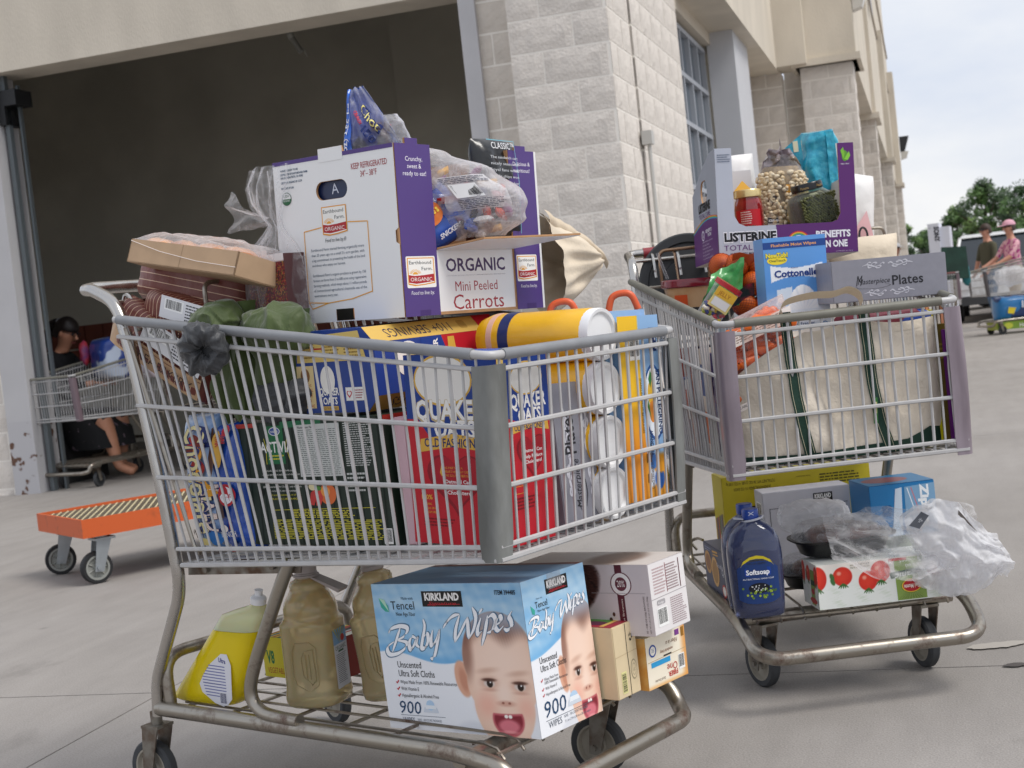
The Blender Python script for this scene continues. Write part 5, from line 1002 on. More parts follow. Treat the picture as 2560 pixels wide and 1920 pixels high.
# snack bags standing in the carrot carton
sb_ = empty('candy_bag', 'tall clear and blue bag of assorted candy sticking out of the carrot carton', 'candy bag', at(CART1, -.345, .065, 1.13), (0, 0, YAW1 + .75)); sb_.scale = (1.22, 1.22, .98)
def bigbag(u, v):
    t = u * 2 * pi; z = v * .27
    k = [(.0, .045, .04, .035), (.12, .080, .06, .038), (.30, .088, .068, .030), (.50, .072, .056, .0), (.66, .040, .036, -.04), (.76, .016, .014, -.066), (.82, .016, .012, -.075), (.92, .018, .010, -.085), (1.0, .012, .005, -.09)]
    for i in range(len(k) - 1):
        if v <= k[i + 1][0] + 1e-9: f = (v - k[i][0]) / (k[i + 1][0] - k[i][0]); f = f * f * (3 - 2 * f); a, b, ox = (k[i][q] + (k[i + 1][q] - k[i][q]) * f for q in (1, 2, 3)); break
    s_ = 1 + .14 * nz((cos(t) * 1.4, sin(t) * 1.4, v * 4), 1.4, 3) + .05 * nz((cos(t) * 3, sin(t) * 3, v * 9), 1.5, 5)
    return (ox + a * cos(t) * s_, b * sin(t) * s_, z)
MB().grid(bigbag, 56, 44, wrapu=True).obj('film', film('printed_candy_film', white=.22, gl=.45, bs=34), sb_, ang=80)
rg = random.Random(12); cols = ['b8272f', '2450a8', '5a2f26', 'd8a13a', 'e2e0de', 'c9462c', '7a3a6a', '3a2420']
for i in range(60):
    v = rg.uniform(.03, .55); a = rg.uniform(0, 2 * pi); q = Vector(bigbag(a / (2 * pi), v)); c = Vector((.0 if v < .5 else -.06, 0, q.z)); q = c + (q - c) * (rg.uniform(.45, .82) if v < .5 else rg.uniform(.05, .45)); Mx = Matrix.Translation(q) @ Matrix.Rotation(rg.uniform(0, 6), 4, 'X') @ Matrix.Rotation(rg.uniform(0, 6), 4, 'Z')
    pillow(w=.034, h=.016, d=.014, nu=5, nv=4, wr=.001, seed=i).xf(Mx).obj('candy', ink(rng_c := cols[i % 8]), sb_)
def onbag(u0, u1, v0, v1, push): return lambda x, y, o: tuple(Vector((0, 0, 0)) + (Vector(bigbag(u0 + (u1 - u0) * x, v0 + (v1 - v0) * y)) - Vector((0, 0, Vector(bigbag(0, v0 + (v1 - v0) * y)).z))) * (1.0) * (1 + push + o) + Vector((0, 0, Vector(bigbag(0, v0 + (v1 - v0) * y)).z)))
def bagpatch(name, u0, u1, v0, v1, mt, push=.03, n=12):
    def f(u, v): q = Vector(bigbag(u0 + (u1 - u0) * u, v0 + (v1 - v0) * v)); c = Vector((bigbag(0, v0 + (v1 - v0) * v)[0] * 0 , 0, q.z)); return tuple(c + (q - c) * (1 + push))
    return MB().grid(f, n, n).obj(name, mt, sb_, ang=80)
tipb = empty('bag_neck'); tipb.parent = sb_; tipb.location = (-.118, .01, .165); tipb.rotation_euler = (0, radians(-12), radians(-18)); tipb.scale = (1, 1, 1.26)
def tipf(sg, k=1.): return lambda u, v: ((u - .5) * (.115 - .088 * v ** 1.2) * k + .012 * v, sg * .024 * k * (max(0, 1 - (2 * u - 1) ** 2) * (1 - v) ** .8) ** .5 + .008 * nz((u * 4, v * 4, sg), 1.3) + .004 * nz((u * 12, v * 12, 2), 1.), v * .135 + .006 * nz((u * 5, v * 3, 4), 1.))
cbl = film('blue_printed_film', tint='8fb4f0', white=.22, gl=.35, bs=40); MB().grid(tipf(-1), 26, 22).obj('film', cbl, tipb, ang=80); MB().grid(tipf(1), 20, 16).obj('back_film', M('candy_blue', '2a62c0', .25, v2='6f9ae0', vs=34, coat=.5, bump=.8, bs=30), tipb, ang=80)
MB().grid(lambda u, v: tuple(Vector(tipf(-1)(.0 + .17 * u + .05 * v, v)) + Vector((0, -.003, 0))), 6, 20).obj('blue_band', M('candy_band', '1f66d0', .25, coat=.5), tipb, ang=80)
for i in range(12): pillow(w=.030, h=.014, d=.012, nu=5, nv=4, wr=.001, seed=i).xf(Matrix.Translation((rg.uniform(-.028, .028), rg.uniform(-.008, .006), rg.uniform(.005, .06))) @ Matrix.Rotation(rg.uniform(0, 6), 4, 'Y')).obj('candy', ink(['3a2420', '4a2a26', '5a2f26', 'c2323a'][i % 4]), tipb)
p = Print(tipb, (0, 0, 0), (1, 0, 0), (0, 0, 1), 1, 1, fn=lambda x, y, o: tuple(Vector(tipf(-1)(min(1, x / .11), min(1, y / .135))) + Vector((0, -.004 - o, 0)))); p.text('2.55 kg', .012, .062, .012, 'eef2fa', w=.05, rot=80, bold=.02); p.text('(90 oz)', .010, .005, .012, 'eef2fa', w=.05, rot=86, bold=.02); p.text('Choc', .060, .095, .020, '20306a', w=.052, rot=-62, bold=.06); p.text('Choc', .060, .095, .019, 'e8dc8a', w=.050, rot=-62, up=2, bold=.02); p.text('150', .050, .062, .014, '20306a', w=.03, rot=-62, bold=.05, up=1); p.text('CRUNCH', .040, .095, .007, 'c2242c', w=.026, rot=-65, bold=.04); p.done()
bagpatch('white_print', .66, .86, .20, .46, film('white_print_film', white=.55, gl=.3, bs=60), .035)
p = Print(sb_, (0, 0, 0), (1, 0, 0), (0, 0, 1), 1, 1, fn=onbag(.68, .86, .20, .46, .06)); p.barcode(.1, .35, .55, .75); p.para(.05, .78, .95, .98, 4, '5a5c66'); p.para(.1, .02, .9, .3, 6, '5a5c66'); p.done()
b2 = bagobj('candy_bag', 'royal blue candy bag with an orange badge lying at the front of the carrot carton', 'candy bag', blue2, at(CART1, -.335, .035, 1.125), (radians(-18), radians(-28), YAW1 + 1.15), w=.13, h=.12, d=.075, wr=.006, seed=15.)
b2['group'] = sb_['group'] = 'snack bags in the carrot carton'
def f2(x, y, o): X, Z = x * 2 / .13 - 1, y * 2 / .12 - 1; return (x - .065, -.0375 * max(0, (1 - abs(X) ** 2.6) * (1 - abs(Z) ** 2.6)) ** .5 - o - .007, y)
p = Print(b2, (0, 0, 0), (1, 0, 0), (0, 0, 1), .13, .12, fn=f2); p.ell(.35, .55, .22, .22, 'd9742a'); p.text("Reese's", .35, .50, .12, 'f0d23c', w=.34, al='c', up=1, bold=.03); p.text('SNICKERS', .5, .10, .07, 'e8ecf6', w=.42, al='c', it=.2, bold=.03); p.done()
ch = bagobj('chip_bag', 'black chip bag leaning in the far corner of the carrot carton', 'chip bag', M('black_foil', '141417', .28, bump=.9, bs=22, coat=.4, var=.3, vs=9), at(CART1, -.35, .185, 1.088), (radians(2), radians(4), YAW1 + 1.45), w=.14, h=.245, d=.06, wr=.010, seed=23., taper=.15)
p = Print(ch, (0, 0, 0), (1, 0, 0), (0, 0, 1), .155, .262, fn=lambda x, y, o: (x - .0775, -.030 * max(0, (1 - abs(x * 2 / .155 - 1) ** 2.6) * (1 - abs(y * 2 / .262 - 1) ** 2.6)) ** .5 - o - .009, y))
p.text('CLASSIC™', .30, .86, .05, 'e8e8ea', w=.42)
for i, t in enumerate(('The sandwich cart', 'nicely seasoned', 'loyal fans while', 'kettle chips won', 'bigger than her', 'every’s original', 'recipe. We take', 'our seasoning,', 'the perfect', 'to something', 'contemporary.')): p.text(t, .26, .78 - i * .05, .022, 'cfd2d6', w=.5)
p.line([(.24, .93), (.74, .93), (.76, .6), (.80, .2)], .008, '6fa9b8'); p.done()
# cream canvas tote hanging off the far side
canv = M('cream_canvas', 'd9cbb6', .85, var=.04, vs=5, bump=.4, bs=90)
tt = empty('canvas_tote', 'plain cream canvas tote slumped behind the carrot carton, beyond the far rim', 'tote bag', at(CART1, -.335, .012, 0), (0, 0, YAW1))
def tz(y):
    T_ = [(.12, 1.25), (.20, 1.235), (.295, 1.188), (.40, 1.142), (.46, 1.115), (.50, 1.088), (.512, 1.07)]; B_ = [(.12, .92), (.20, .93), (.318, .955), (.42, 1.0), (.46, 1.025), (.50, 1.052), (.512, 1.065)]; o_ = []
    for K in (B_, T_):
        for (a0, z0), (a1, z1) in zip(K, K[1:]):
            if y <= a1 + 1e-9: o_.append(z0 + (z1 - z0) * max(0, (y - a0) / (a1 - a0))); break
    return o_
def tote(sg, d=1.):
    def f(u, v): y = .31 + .2015 * u; zb, zt = tz(y); k = (max(0, sin(pi * v)) * (1 - u ** 4)) ** .5; return (sg * (.055 * k * d + .012 * nz((y, v, 0), 9, 3) + .008 * sin(y * 40 + v * 5) * k), y, zb + (zt - zb) * v)
    return f
MB().grid(tote(1), 50, 36).obj('bag_body', canv, tt, ang=75); MB().grid(tote(-1), 30, 20).obj('back_side', canv, tt, ang=75)
MB().grid(lambda u, v: (.020 + .010 * sin(v * pi) + .006 * nz((u * 4, 0, 0), 2), .31 + .2015 * u + .008 * (1 - v), tz(.31 + .2014 * u)[1] - .038 * (1 - u * .4) + v * (.042 - .012 * u)), 40, 6).obj('hem', M('canvas_hem', 'cfbfa8', .85, bump=.3, bs=90), tt)
# ---- lower rack: yellow dish soap, two juice jugs, small cartons
ys = empty('dish_soap_bottle', 'big skewed bottle of yellow dish soap at the rear of the lower rack', 'bottle', at(CART1, -.975, -.195, .203), (0, 0, YAW1)); ys.scale = (1.07, 1, 1.04)
def yr(z):
    t = z / .195; t = min(1, max(0, t)); hw = .103 - .046 * t ** 1.1; ox = -.002 + .150 * t; return superring(hw, .040 - .008 * t, z, 36, 3.4, ox, 0)
ymat = M('yellow_soap', 'f2da1c', .16, coat=.4, var=.0); b_ = ymat.node_tree.nodes['Principled BSDF']; b_.inputs['Transmission Weight'].default_value = .3; b_.inputs['IOR'].default_value = 1.2; b_.inputs['Subsurface Weight'].default_value = .35; b_.inputs['Subsurface Radius'].default_value = (.05, .05, .01); b_.inputs['Subsurface Scale'].default_value = .5
yph = M('cloudy_bottle_plastic', 'e6e2b4', .2, coat=.4); b_ = yph.node_tree.nodes['Principled BSDF']; b_.inputs['Transmission Weight'].default_value = .35; b_.inputs['IOR'].default_value = 1.2; b_.inputs['Subsurface Weight'].default_value = .3; b_.inputs['Subsurface Scale'].default_value = .3
R1 = [superring(.088, .033, 0, 36, 3.2, .0), superring(.100, .039, .006, 36, 3.4, -.003)] + [yr(z) for z in (.02, .05, .08, .11, .14, .158)]
MB().rings(R1).obj('soap_fill', ymat, ys, ang=60)
R2 = [yr(.1585), yr(.175), yr(.19), superring(.040, .026, .200, 36, 2.8, .160), superring(.022, .019, .208, 36, 2.2, .174), superring(.013, .013, .212, 36, 2, .178), superring(.0125, .0125, .218, 36, 2, .180)]
MB().rings(R2).obj('shell', yph, ys, ang=60)
cpm = M('white_cap', 'e4e4e6', .35); MB().lathe([(.016, 0), (.017, .012), (.013, .016), (.008, .017), (.008, .026), (.009, .029), (.001, .029)], 20, 0, Matrix.Translation((.181, 0, .213)) @ Matrix.Rotation(.22, 4, 'Y')).obj('cap', cpm, ys)
def ysf(x, y, o): 
    z = y; r = yr(max(.004, z)); t = min(1, z / .195); return (x, -(.040 - .008 * t) - .0006 - o, z)
p = Print(ys, (0, 0, 0), (1, 0, 0), (0, 0, 1), 1, 1, 'back_label', fn=ysf)
p.poly([(.100, .008), (.113, .02), (.115, .05), (.118, .09), (.108, .112), (.09, .112), (.055, .09), (.03, .065), (.015, .045), (.022, .028), (.06, .008), (.085, .003)], 'dcdce4')
p.text('Ultra', .080, .095, .009, '22287a', w=.022, bold=.03, up=1, rot=-8)
for i in range(11): yy = .086 - i * .0062; x0 = .026 + max(0, .05 - yy) * .35 + max(0, yy - .062) * .9; p.line([(x0, yy), (x0 + .03, yy - .0006), (.098 - max(0, .03 - yy) * .9, yy - .0012)], .0022, '6f73a6')
p.text('PROCTER & GAMBLE, CINCINNATI, OH', .032, .047, .0022, '2a2e66', w=.05); p.barcode(.076, .006, .098, .032, h='2a2e5a', bgc='dcdce4'); p.done()
jm = M('cloudy_juice', 'cdbb8c', .14, coat=.5, v2='d8c89e', vs=3); b_ = jm.node_tree.nodes['Principled BSDF']; b_.inputs['Transmission Weight'].default_value = .55; b_.inputs['IOR'].default_value = 1.25; b_.inputs['Subsurface Weight'].default_value = .2; b_.inputs['Subsurface Scale'].default_value = .2
mauve = M('mauve_plastic', 'a79c98', .4)
def jug(label, loc, yaw, tilt=0, handle=True):
    g = empty('juice_jug', label, 'juice jug', loc, (0, tilt, yaw), 'cloudy juice jugs'); g.scale = (.93, .93, .91); R_ = []
    for z, a, e in ((0, .058, 3), (.006, .065, 3.4), (.02, .0665, 3.6), (.03, .0655, 3.6), (.05, .0625, 3.8), (.10, .0620, 3.8), (.16, .0625, 3.8), (.185, .0645, 3.4), (.190, .0655, 3.), (.196, .062, 2.4), (.205, .0605, 2.1), (.212, .0615, 2), (.225, .0608, 2), (.24, .056, 2), (.255, .046, 2), (.262, .0415, 2), (.268, .0405, 2), (.274, .0415, 2), (.282, .038, 2), (.289, .025, 2), (.292, .0245, 2)): R_.append([(x, y, z_ + (.0012 * sin(6 * atan2(y, x) + z * 90) if .2 < z < .26 else 0)) for x, y, z_ in superring(a, a, z, 44, e)])
    MB().rings(R_).obj('bottle', jm, g, ang=50)
    MB().lathe([(.0245, .291), (.0262, .293), (.0262, .300), (.0245, .302), (.0245, .320), (.022, .3225), (.001, .3225)], 36).obj('cap', mauve, g)
    for i in range(0): pass
    rdg = MB(); y0 = -.0628
    rdg.tube([(x, y0, z) for x, z in ((-.020, .055), (-.026, .075), (-.026, .130), (-.016, .150), (.020, .152), (.034, .140), (.034, .055), (.012, .038))] , .0014, 6, closed=True)
    rdg.tube([(x, y0, z) for x, z in ((-.002, .075), (-.004, .115), (.004, .132), (.026, .136), (.028, .065), (.018, .055))], .0018, 6, closed=True)
    for x in (.007, .016): rdg.tube([(x, y0 - .001, .068), (x, y0 - .001, .125)], .0016, 6)
    rdg.obj('grip_ridges', jm, g)
    if handle:
        MB().tube([(0.0265 * cos(t) , .0265 * sin(t), .2945) for t in [2 * pi * k / 24 for k in range(24)]], .0035, 6, closed=True).tube([(-.03, -.005, .296), (-.045, -.006, .297)], .003, 6).hexa([(.02, -.02, .290), (.085, -.022, .255), (.085, .022, .255), (.02, .02, .290)], [(.02, -.02, .294), (.09, -.022, .262), (.09, .022, .262), (.02, .02, .294)]).obj('carry_strap', mauve, g)
    for side_, a0 in ((1, .60), (-1, -.60)):
        def fn(x, y, o, side_=side_): xx = .0635 + o + .0006; return (side_ * xx, side_ * (x - .032) , .035 + y) 
        q = Print(g, (0, 0, 0), (1, 0, 0), (0, 0, 1), .064, .135, 'side_label', fn=fn); q.rrect(0, 0, 1, .76, .03, 'd2d4da'); q.rect(0, .74, 1, 1, '7fa6cc')
        for k in range(5): q.poly([(.5, .74), (.05 + k * .2, 1), (.15 + k * .2, 1)], 'e3d83c', up=0)
        q.text('ORGANIC', .1, .64, .07, '2c5a3c', w=.8, up=2); q.rect(.3, .60, .7, .63, '2c5a3c', up=0); q.para(.12, .08, .88, .58, 16, '6a6d74', fill=.4, seed=3); q.ell(.7, .82, .14, .06, 'b8302a'); q.done()
    return g
jug('cloudy juice jug with a mauve cap standing clear of the baby wipes', at(CART1, -.690, -.135, .207), YAW1 + .35)
jug('cloudy juice jug half hidden behind the baby wipes', at(CART1, -.555, -.040, .207), YAW1 + .1, -.12, handle=False)
vb = carton('vegetable_juice_box', 'small patterned vegetable juice carton lying behind the yellow soap bottle', 'box', tuple(at(CART1, -.775, -.02, .206)), (50.7, 0, 0), (.14, .22, .092), M('veg_board', '8b8b74', .5))
p = PR(vb, (.14, .22, .092), 'L')
for i in range(6):
    for j in range(3): p.poly([(.02 + i * .17, .1 + j * .3), (.10 + i * .17, .25 + j * .3), (.02 + i * .17, .4 + j * .3), (-.06 + i * .17 if i else .0, .25 + j * .3)], ('c6c3a4', '6d6f5c')[(i + j) % 2], up=0)
p.ell(.5, .7, .05, .12, 'b83228'); p.ell(.62, .6, .04, .12, '3f7a38'); p.ell(.45, .3, .05, .11, 'c23a2a'); p.ell(.7, .28, .04, .12, '2c2438'); p.rect(0, 0, .35, 1, 'd8cc35'); p.text('V8', .05, .35, .3, '2a7a4a', w=.12, rot=0, bold=.04); p.text('VEGETABLE', .05, .1, .14, 'b0302a', w=.28); p.done()
p = PR(vb, (.14, .22, .092), 'F'); p.rect(0, 0, 1, 1, '7a2a22'); p.ell(.3, .5, .1, .3, '3a6a34'); p.done()
p = PR(vb, (.14, .22, .092), 'T'); rgx = random.Random(2)
for i in range(26): y = i / 26; p.rect(0, y, 1, y + .03, rgx.choice(['e8e6dc', 'cfd0d4', 'b04a3c', '4a6aa0', 'd8c23c', '3a3a3a']), up=0)
p.done()
tag(MB().box(0, 0, 0, .05, .10, .12).obj('red_carton', M('red_board', 'a01f28', .5), loc=at(CART1, -.575, -.02, .206), rot=(0, 0, YAW1 + .2)), 'small plain red carton between the two juice jugs', 'box')
# ------------------------------------------------------------------ goods of the second cart
LP = '5d2a6e'; silver = M('silver_board', 'b9bdc8', .35, metal=.25, var=.04, vs=6)
lb = empty('mouthwash_box', 'silver and purple mouthwash carton, open topped, highest on the second cart', 'box', (.579, 3.75, 1.056), (radians(-1.66), radians(3.22), radians(2.24))); w_, l_, h_ = .369, .36, .288; th = .004
mb = MB(); plate(mb, [(0, 0), (l_, 0), (l_, h_), (l_ * .80, h_), (.50 * l_, h_ * .92), (.0, h_ * .70)], [[(x, y) for x, y in rr_pts(.50 * l_, .68 * h_, .095, .060, .028)]], th, ((0, l_, 0), (0, -1, 0), (0, 0, 1)))
mb.obj('side_wall', kraft, lb, smooth=False)
o_ = MB(); plate(o_, [(0, 0), (l_, 0), (l_, h_), (l_ * .80, h_), (.50 * l_, h_ * .92), (.0, h_ * .70)], [rr_pts(.50 * l_, .68 * h_, .096, .061, .0285)], .0004, ((-.0006, l_, 0), (0, -1, 0), (0, 0, 1))); o_.obj('silver_liner', silver, lb, smooth=False)
U_ = [(0, 0), (w_, 0), (w_, h_), (.885 * w_, h_), (.885 * w_, .36 * h_), (.86 * w_, .30 * h_), (.82 * w_, .28 * h_), (.20 * w_, .28 * h_), (.15 * w_, .31 * h_), (.12 * w_, .38 * h_), (.12 * w_, h_), (0, h_)]
mb = MB(); plate(mb, U_, [], th, ((0, 0, 0), (1, 0, 0), (0, 0, 1))); mb.obj('front_wall', kraft, lb, smooth=False)
mb = MB(); plate(mb, U_, [], .0004, ((0, -.0006, 0), (1, 0, 0), (0, 0, 1))); mb.obj('silver_liner', silver, lb, smooth=False)
mb = MB(); mb.box(0, l_ - th, 0, w_, l_, h_ * .70); mb.box(w_ - th, th, 0, w_, l_, h_ * .72); mb.box(0, 0, -.001, w_, l_, .003); mb.obj('far_walls', M('pale_inner_board', 'cfcac6', .7), lb, smooth=False)
p = Print(lb, (0, 0, 0), (1, 0, 0), (0, 0, 1), w_, h_, off=.0012)
p.poly([(.43, 0), (1, 0), (1, 1), (.885, 1), (.885, .36), (.86, .30), (.82, .28), (.415, .28), (.425, .12)], LP); p.text('LISTERINE', .035, .145, .080, 'e6e8ee', w=.385, bold=.10, up=1); p.text('LISTERINE', .04, .150, .072, '17171c', w=.375, bold=.05, up=1)
p.text('TOTAL CARE', .035, .065, .048, LP, w=.38); p.text('ANTICAVITY MOUTHWASH', .075, .025, .018, '3a3a44', w=.28, bold=.02)
for i, c in enumerate(('c8323a', 'e0a93c', '5aa04a', '2f8fb8', 'eeeaf2')): p.ell(.575, .13, .078 - i * .009, .085 - i * .010, c, a0=0, a1=180)
p.ell(.575, .13, .034, .037, LP); p.text('BENEFITS', .70, .145, .058, 'eceaf0', w=.25, bold=.04); p.text('IN ONE', .755, .055, .058, 'eceaf0', w=.17, bold=.04)
p.ell(.935, .88, .022, .05, '5f9a34', n=16); p.poly([(.905, .93), (.925, .96), (.935, .90), (.925, .85)], '7fbf3c'); p.poly([(.93, .85), (.965, .92), (.975, .88), (.955, .84)], '8acb44'); p.text('FRESH MINT', .905, .80, .012, 'e8e4ee', w=.06)
p.para(.015, .87, .11, .95, 4, '6b7486'); p.text('J-2148, JTG, Inc. 2010', .84, .01, .008, 'cfc6d6', w=.12); p.done()
p = Print(lb, (0, l_, 0), (0, -1, 0), (0, 0, 1), l_, h_, off=.0012); arc = [(t / 20, .30 + .10 * sin(pi * (t / 20) * .72 + .15)) for t in range(21)]
for i, c in enumerate(('c8323a', 'e0a93c', '5aa04a', '2f9fc8')): p.poly([(0, 0), (1, 0)] + [(x, y + .030 - i * .007) for x, y in arc[::-1]], c)
p.poly([(0, 0), (1, 0)] + arc[::-1], LP); p.text('LISTERINE', .26, .50, .075, '17171c', w=.48, bold=.05); p.text('TOTAL CARE', .27, .435, .045, LP, w=.46); p.text('ANTICAVITY MOUTHWASH', .34, .41, .012, '3a3a44', w=.30)
p.ell(.40, .27, .058, .048, 'e9e4ee'); p.ell(.40, .27, .045, .037, LP); p.text('6', .40, .25, .045, 'eceaf0', al='c', up=1, bold=.03); p.text('BENEFITS', .52, .285, .030, 'eceaf0', w=.24, bold=.02); p.text('IN ONE', .60, .245, .030, 'eceaf0', w=.14, bold=.02)
for i, t in enumerate(('•HELPS PREVENT CAVITIES', '•RESTORES ENAMEL', '•STRENGTHENS TEETH', '•KILLS BAD BREATH GERMS', '•FRESHENS BREATH', '•CLEANS THE WHOLE MOUTH')): p.text(t, .36, .20 - i * .032, .012, 'cfc6d6', w=(.42, .28, .34, .42, .28, .42)[i])
p.done()
# things standing in the mouthwash carton
T2 = lambda x, y, z: at(CART2, x, y, z)
jar = empty('salsa_jar', 'red labelled jar with a gold lid in the left of the mouthwash carton', 'jar', T2(-.66, -.028, 1.085), (0, 0, YAW2 + pi / 2))
MB().lathe([(.034, 0), (.038, .006), (.039, .10), (.036, .118), (.032, .126), (.033, .132)], 32).obj('glass_jar', M('salsa_red', '7a1218', .08, coat=1., v2='a01c20', vs=18), jar)
MB().lathe([(.0345, .128), (.0372, .130), (.0372, .146), (.0345, .150), (.001, .150)], 36).obj('lid', M('gold_lid', 'd9c38a', .25, metal=.5), jar)
cyl = lambda r: (lambda x, y, o: (r * sin(x / r) + 0 * o, -(r + o) * cos(x / r), y))
p = Print(jar, (0, 0, 0), (1, 0, 0), (0, 0, 1), 1, 1, 'paper_label', fn=cyl(.0395)); 
for i in range(10): p.rect(-.05 + i * .0075, .012, -.05 + (i + 1) * .0075, .095, 'c01f2c', up=0)
for i in range(5): p.rect(-.035 + i * .008, .012, -.035 + (i + 1) * .008, .052, '2a5a38', up=(1 if i == 0 else 0))
p.para(-.033, .056, .003, .092, 6, 'e9d8d2', seed=2); p.para(-.033, .014, .003, .05, 6, 'e0dcb0', seed=4); p.done()
# pistachios
pis = empty('pistachio_bag', 'clear bag of pistachios with a gold label in the mouthwash carton', 'nut bag', T2(-.72, .075, 1.09), (0, radians(3), YAW2 + pi / 2))
def pb(u, v, k=1.):
    t = u * 2 * pi; a = .066 * (1 if v < .72 else 1 - (v - .72) * 1.5); b = .042 * (1 if v < .75 else 1 - (v - .75) * 2.6); s_ = 1 + .05 * nz((cos(t) * 2, sin(t) * 2, v * 5), 1.3, 2); x, y, _ = superring(a * s_ * k, b * s_ * k, 0, 1, 2.6)[0] if False else (0, 0, 0)
    c, q = cos(t), sin(t); e = 2 / 2.6; return (a * k * s_ * abs(c) ** e * (1 if c > 0 else -1), b * k * s_ * abs(q) ** e * (1 if q > 0 else -1), v * .235)
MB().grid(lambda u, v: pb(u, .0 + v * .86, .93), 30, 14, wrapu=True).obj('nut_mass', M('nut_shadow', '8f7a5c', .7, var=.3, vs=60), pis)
rg = random.Random(5); nutm = [M('pistachio_shell', 'd6c3a2', .5, v2='bfa67f', vs=50), M('pistachio_shell_b', 'cbb694', .5), M('pistachio_shell_c', 'ddcfb4', .5)]
nm = []
for k in range(3):
    def nf(u, v): t, q = u * 2 * pi, v * pi; return (.0068 * sin(q) * cos(t), .006 * sin(q) * sin(t), -.0098 * cos(q) * (1 + .15 * cos(q)))
    nm.append(MB().grid(nf, 8, 6, wrapu=True).mesh('nut', nutm[k]))
for i in range(560):
    u, v = (i % 28) / 28 + rg.uniform(-.015, .015), (i // 28) / 20 * .80 + .012 + rg.uniform(-.012, .012); q = pb(u % 1, v, .955)
    if q[1] > .012: continue
    o = bpy.data.objects.new('nut', nm[i % 3]); link(o, pis, q, (rg.uniform(0, 6), rg.uniform(0, 6), rg.uniform(0, 6)))
MB().grid(lambda u, v: pb(u, v), 44, 26, wrapu=True).obj('film', clearsoft, pis, ang=80)
crk = M('silver_brown_film', 'a69aa3', .22, v2='6a5a48', vs=26, bump=.9, bs=30, coat=.4)
MB().grid(lambda u, v: ((u - .5) * (.115 - .05 * v) + .008 * nz((u * 4, v * 4, 1), 1.), .012 * sin(u * 14) * (.4 + v) - .012 + .02 * nz((u * 3, v * 3, 2), 1.2), .195 + v * .055 + (.030 * max(0, 1 - abs(u - .50) * 9) * v) + .012 * nz((u * 5, v * 2, 3), 1.)), 40, 14).obj('crimped_top', crk, pis, ang=80)
fnp = lambda x, y, o: (x, -(.0425 + o) * (1 - .25 * abs(x / .066) ** 3), y)
p = Print(pis, (0, 0, 0), (1, 0, 0), (0, 0, 1), 1, 1, 'paper_label', fn=fnp); p.rect(.002, .048, .050, .150, 'cfae62'); p.rect(.002, .112, .050, .150, 'd99a34', up=1); p.rect(.014, .142, .040, .149, '17171a'); p.text('KIRKLAND', .016, .1435, .004, 'f0f0f0', w=.022, bold=.04, up=1); p.text('pistachios', .006, .124, .007, 'b06a1c', w=.038, it=.2)
for i in range(7): p.line([(.006, .055 + i * .008), (.025, .062 + i * .008), (.047, .052 + i * .008)], .0035, ('a8823a', 'e9d9a0')[i % 2], up=1)
p.rect(-.052, .040, -.012, .063, 'c9c3c0', up=1); p.rect(-.051, .047, -.013, .062, '1b191c', up=1); p.text('KIRKLAND', -.049, .051, .0065, 'f2f2f2', w=.034, bold=.04, up=1); p.ell(-.030, .118, .015, .016, '6a6058'); p.ell(-.030, .118, .0135, .0145, 'c9b898'); p.ell(-.030, .117, .006, .007, '4a423c'); p.barcode(-.046, .004, -.022, .018); p.done()
# caper jar
cj = empty('caper_jar', 'square jar of green capers with a black lid, tilted in the mouthwash carton', 'jar', T2(-.62, .145, 1.085), (0, radians(-9), YAW2 + pi / 2 + .25))
cap_ = M('caper_green', '3f431c', .4, v2='5f6230', vs=60); cm = MB().lathe([(.001, -.0042), (.0036, -.002), (.0042, .001), (.002, .004), (.0005, .0044)], 7).mesh('caper', cap_)
MB().rings([superring(.052, .044, z, 32, 4) for z in (.002, .05, .108)] + [superring(.036, .034, .124, 32, 3)]).obj('brine', M('brine', '2f3114', .2), cj)
rg = random.Random(8)
for i in range(26):
    for j in range(26):
        if (i + j) % 2: continue
        z = .006 + j * .0042; x = -.050 + i * .0040 + rg.uniform(-.001, .001); o = bpy.data.objects.new('caper', cm)
        if rg.random() < .88: link(o, cj, (x, -.0445 - .001 * rg.random(), z), (rg.random() * 6, rg.random() * 6, 0))
gls = film('jar_glass', tint='e6ead8', white=.02, gl=.05, rough=.03, bs=5)
MB().rings([superring(a, b, z, 40, e) for a, b, z, e in ((.050, .045, 0, 4), (.0565, .0510, .006, 4.5), (.0565, .0510, .100, 4.5), (.052, .047, .114, 3.6), (.040, .038, .128, 2.4), (.039, .038, .134, 2.))]).obj('glass', gls, cj, ang=50)
MB().lathe([(.040, .130), (.0425, .131), (.0425, .146), (.040, .150), (.001, .150)], 40).obj('lid', M('black_lid', '101114', .25), cj)
p = Print(cj, (0, 0, 0), (1, 0, 0), (0, 0, 1), 1, 1, fn=cyl(.0428)); p.text('Paesana', -.04, .135, .0065, 'c9a86a', w=.022, it=.2); p.text('Paesana', .006, .135, .0065, 'c9a86a', w=.022, it=.2); p.done()
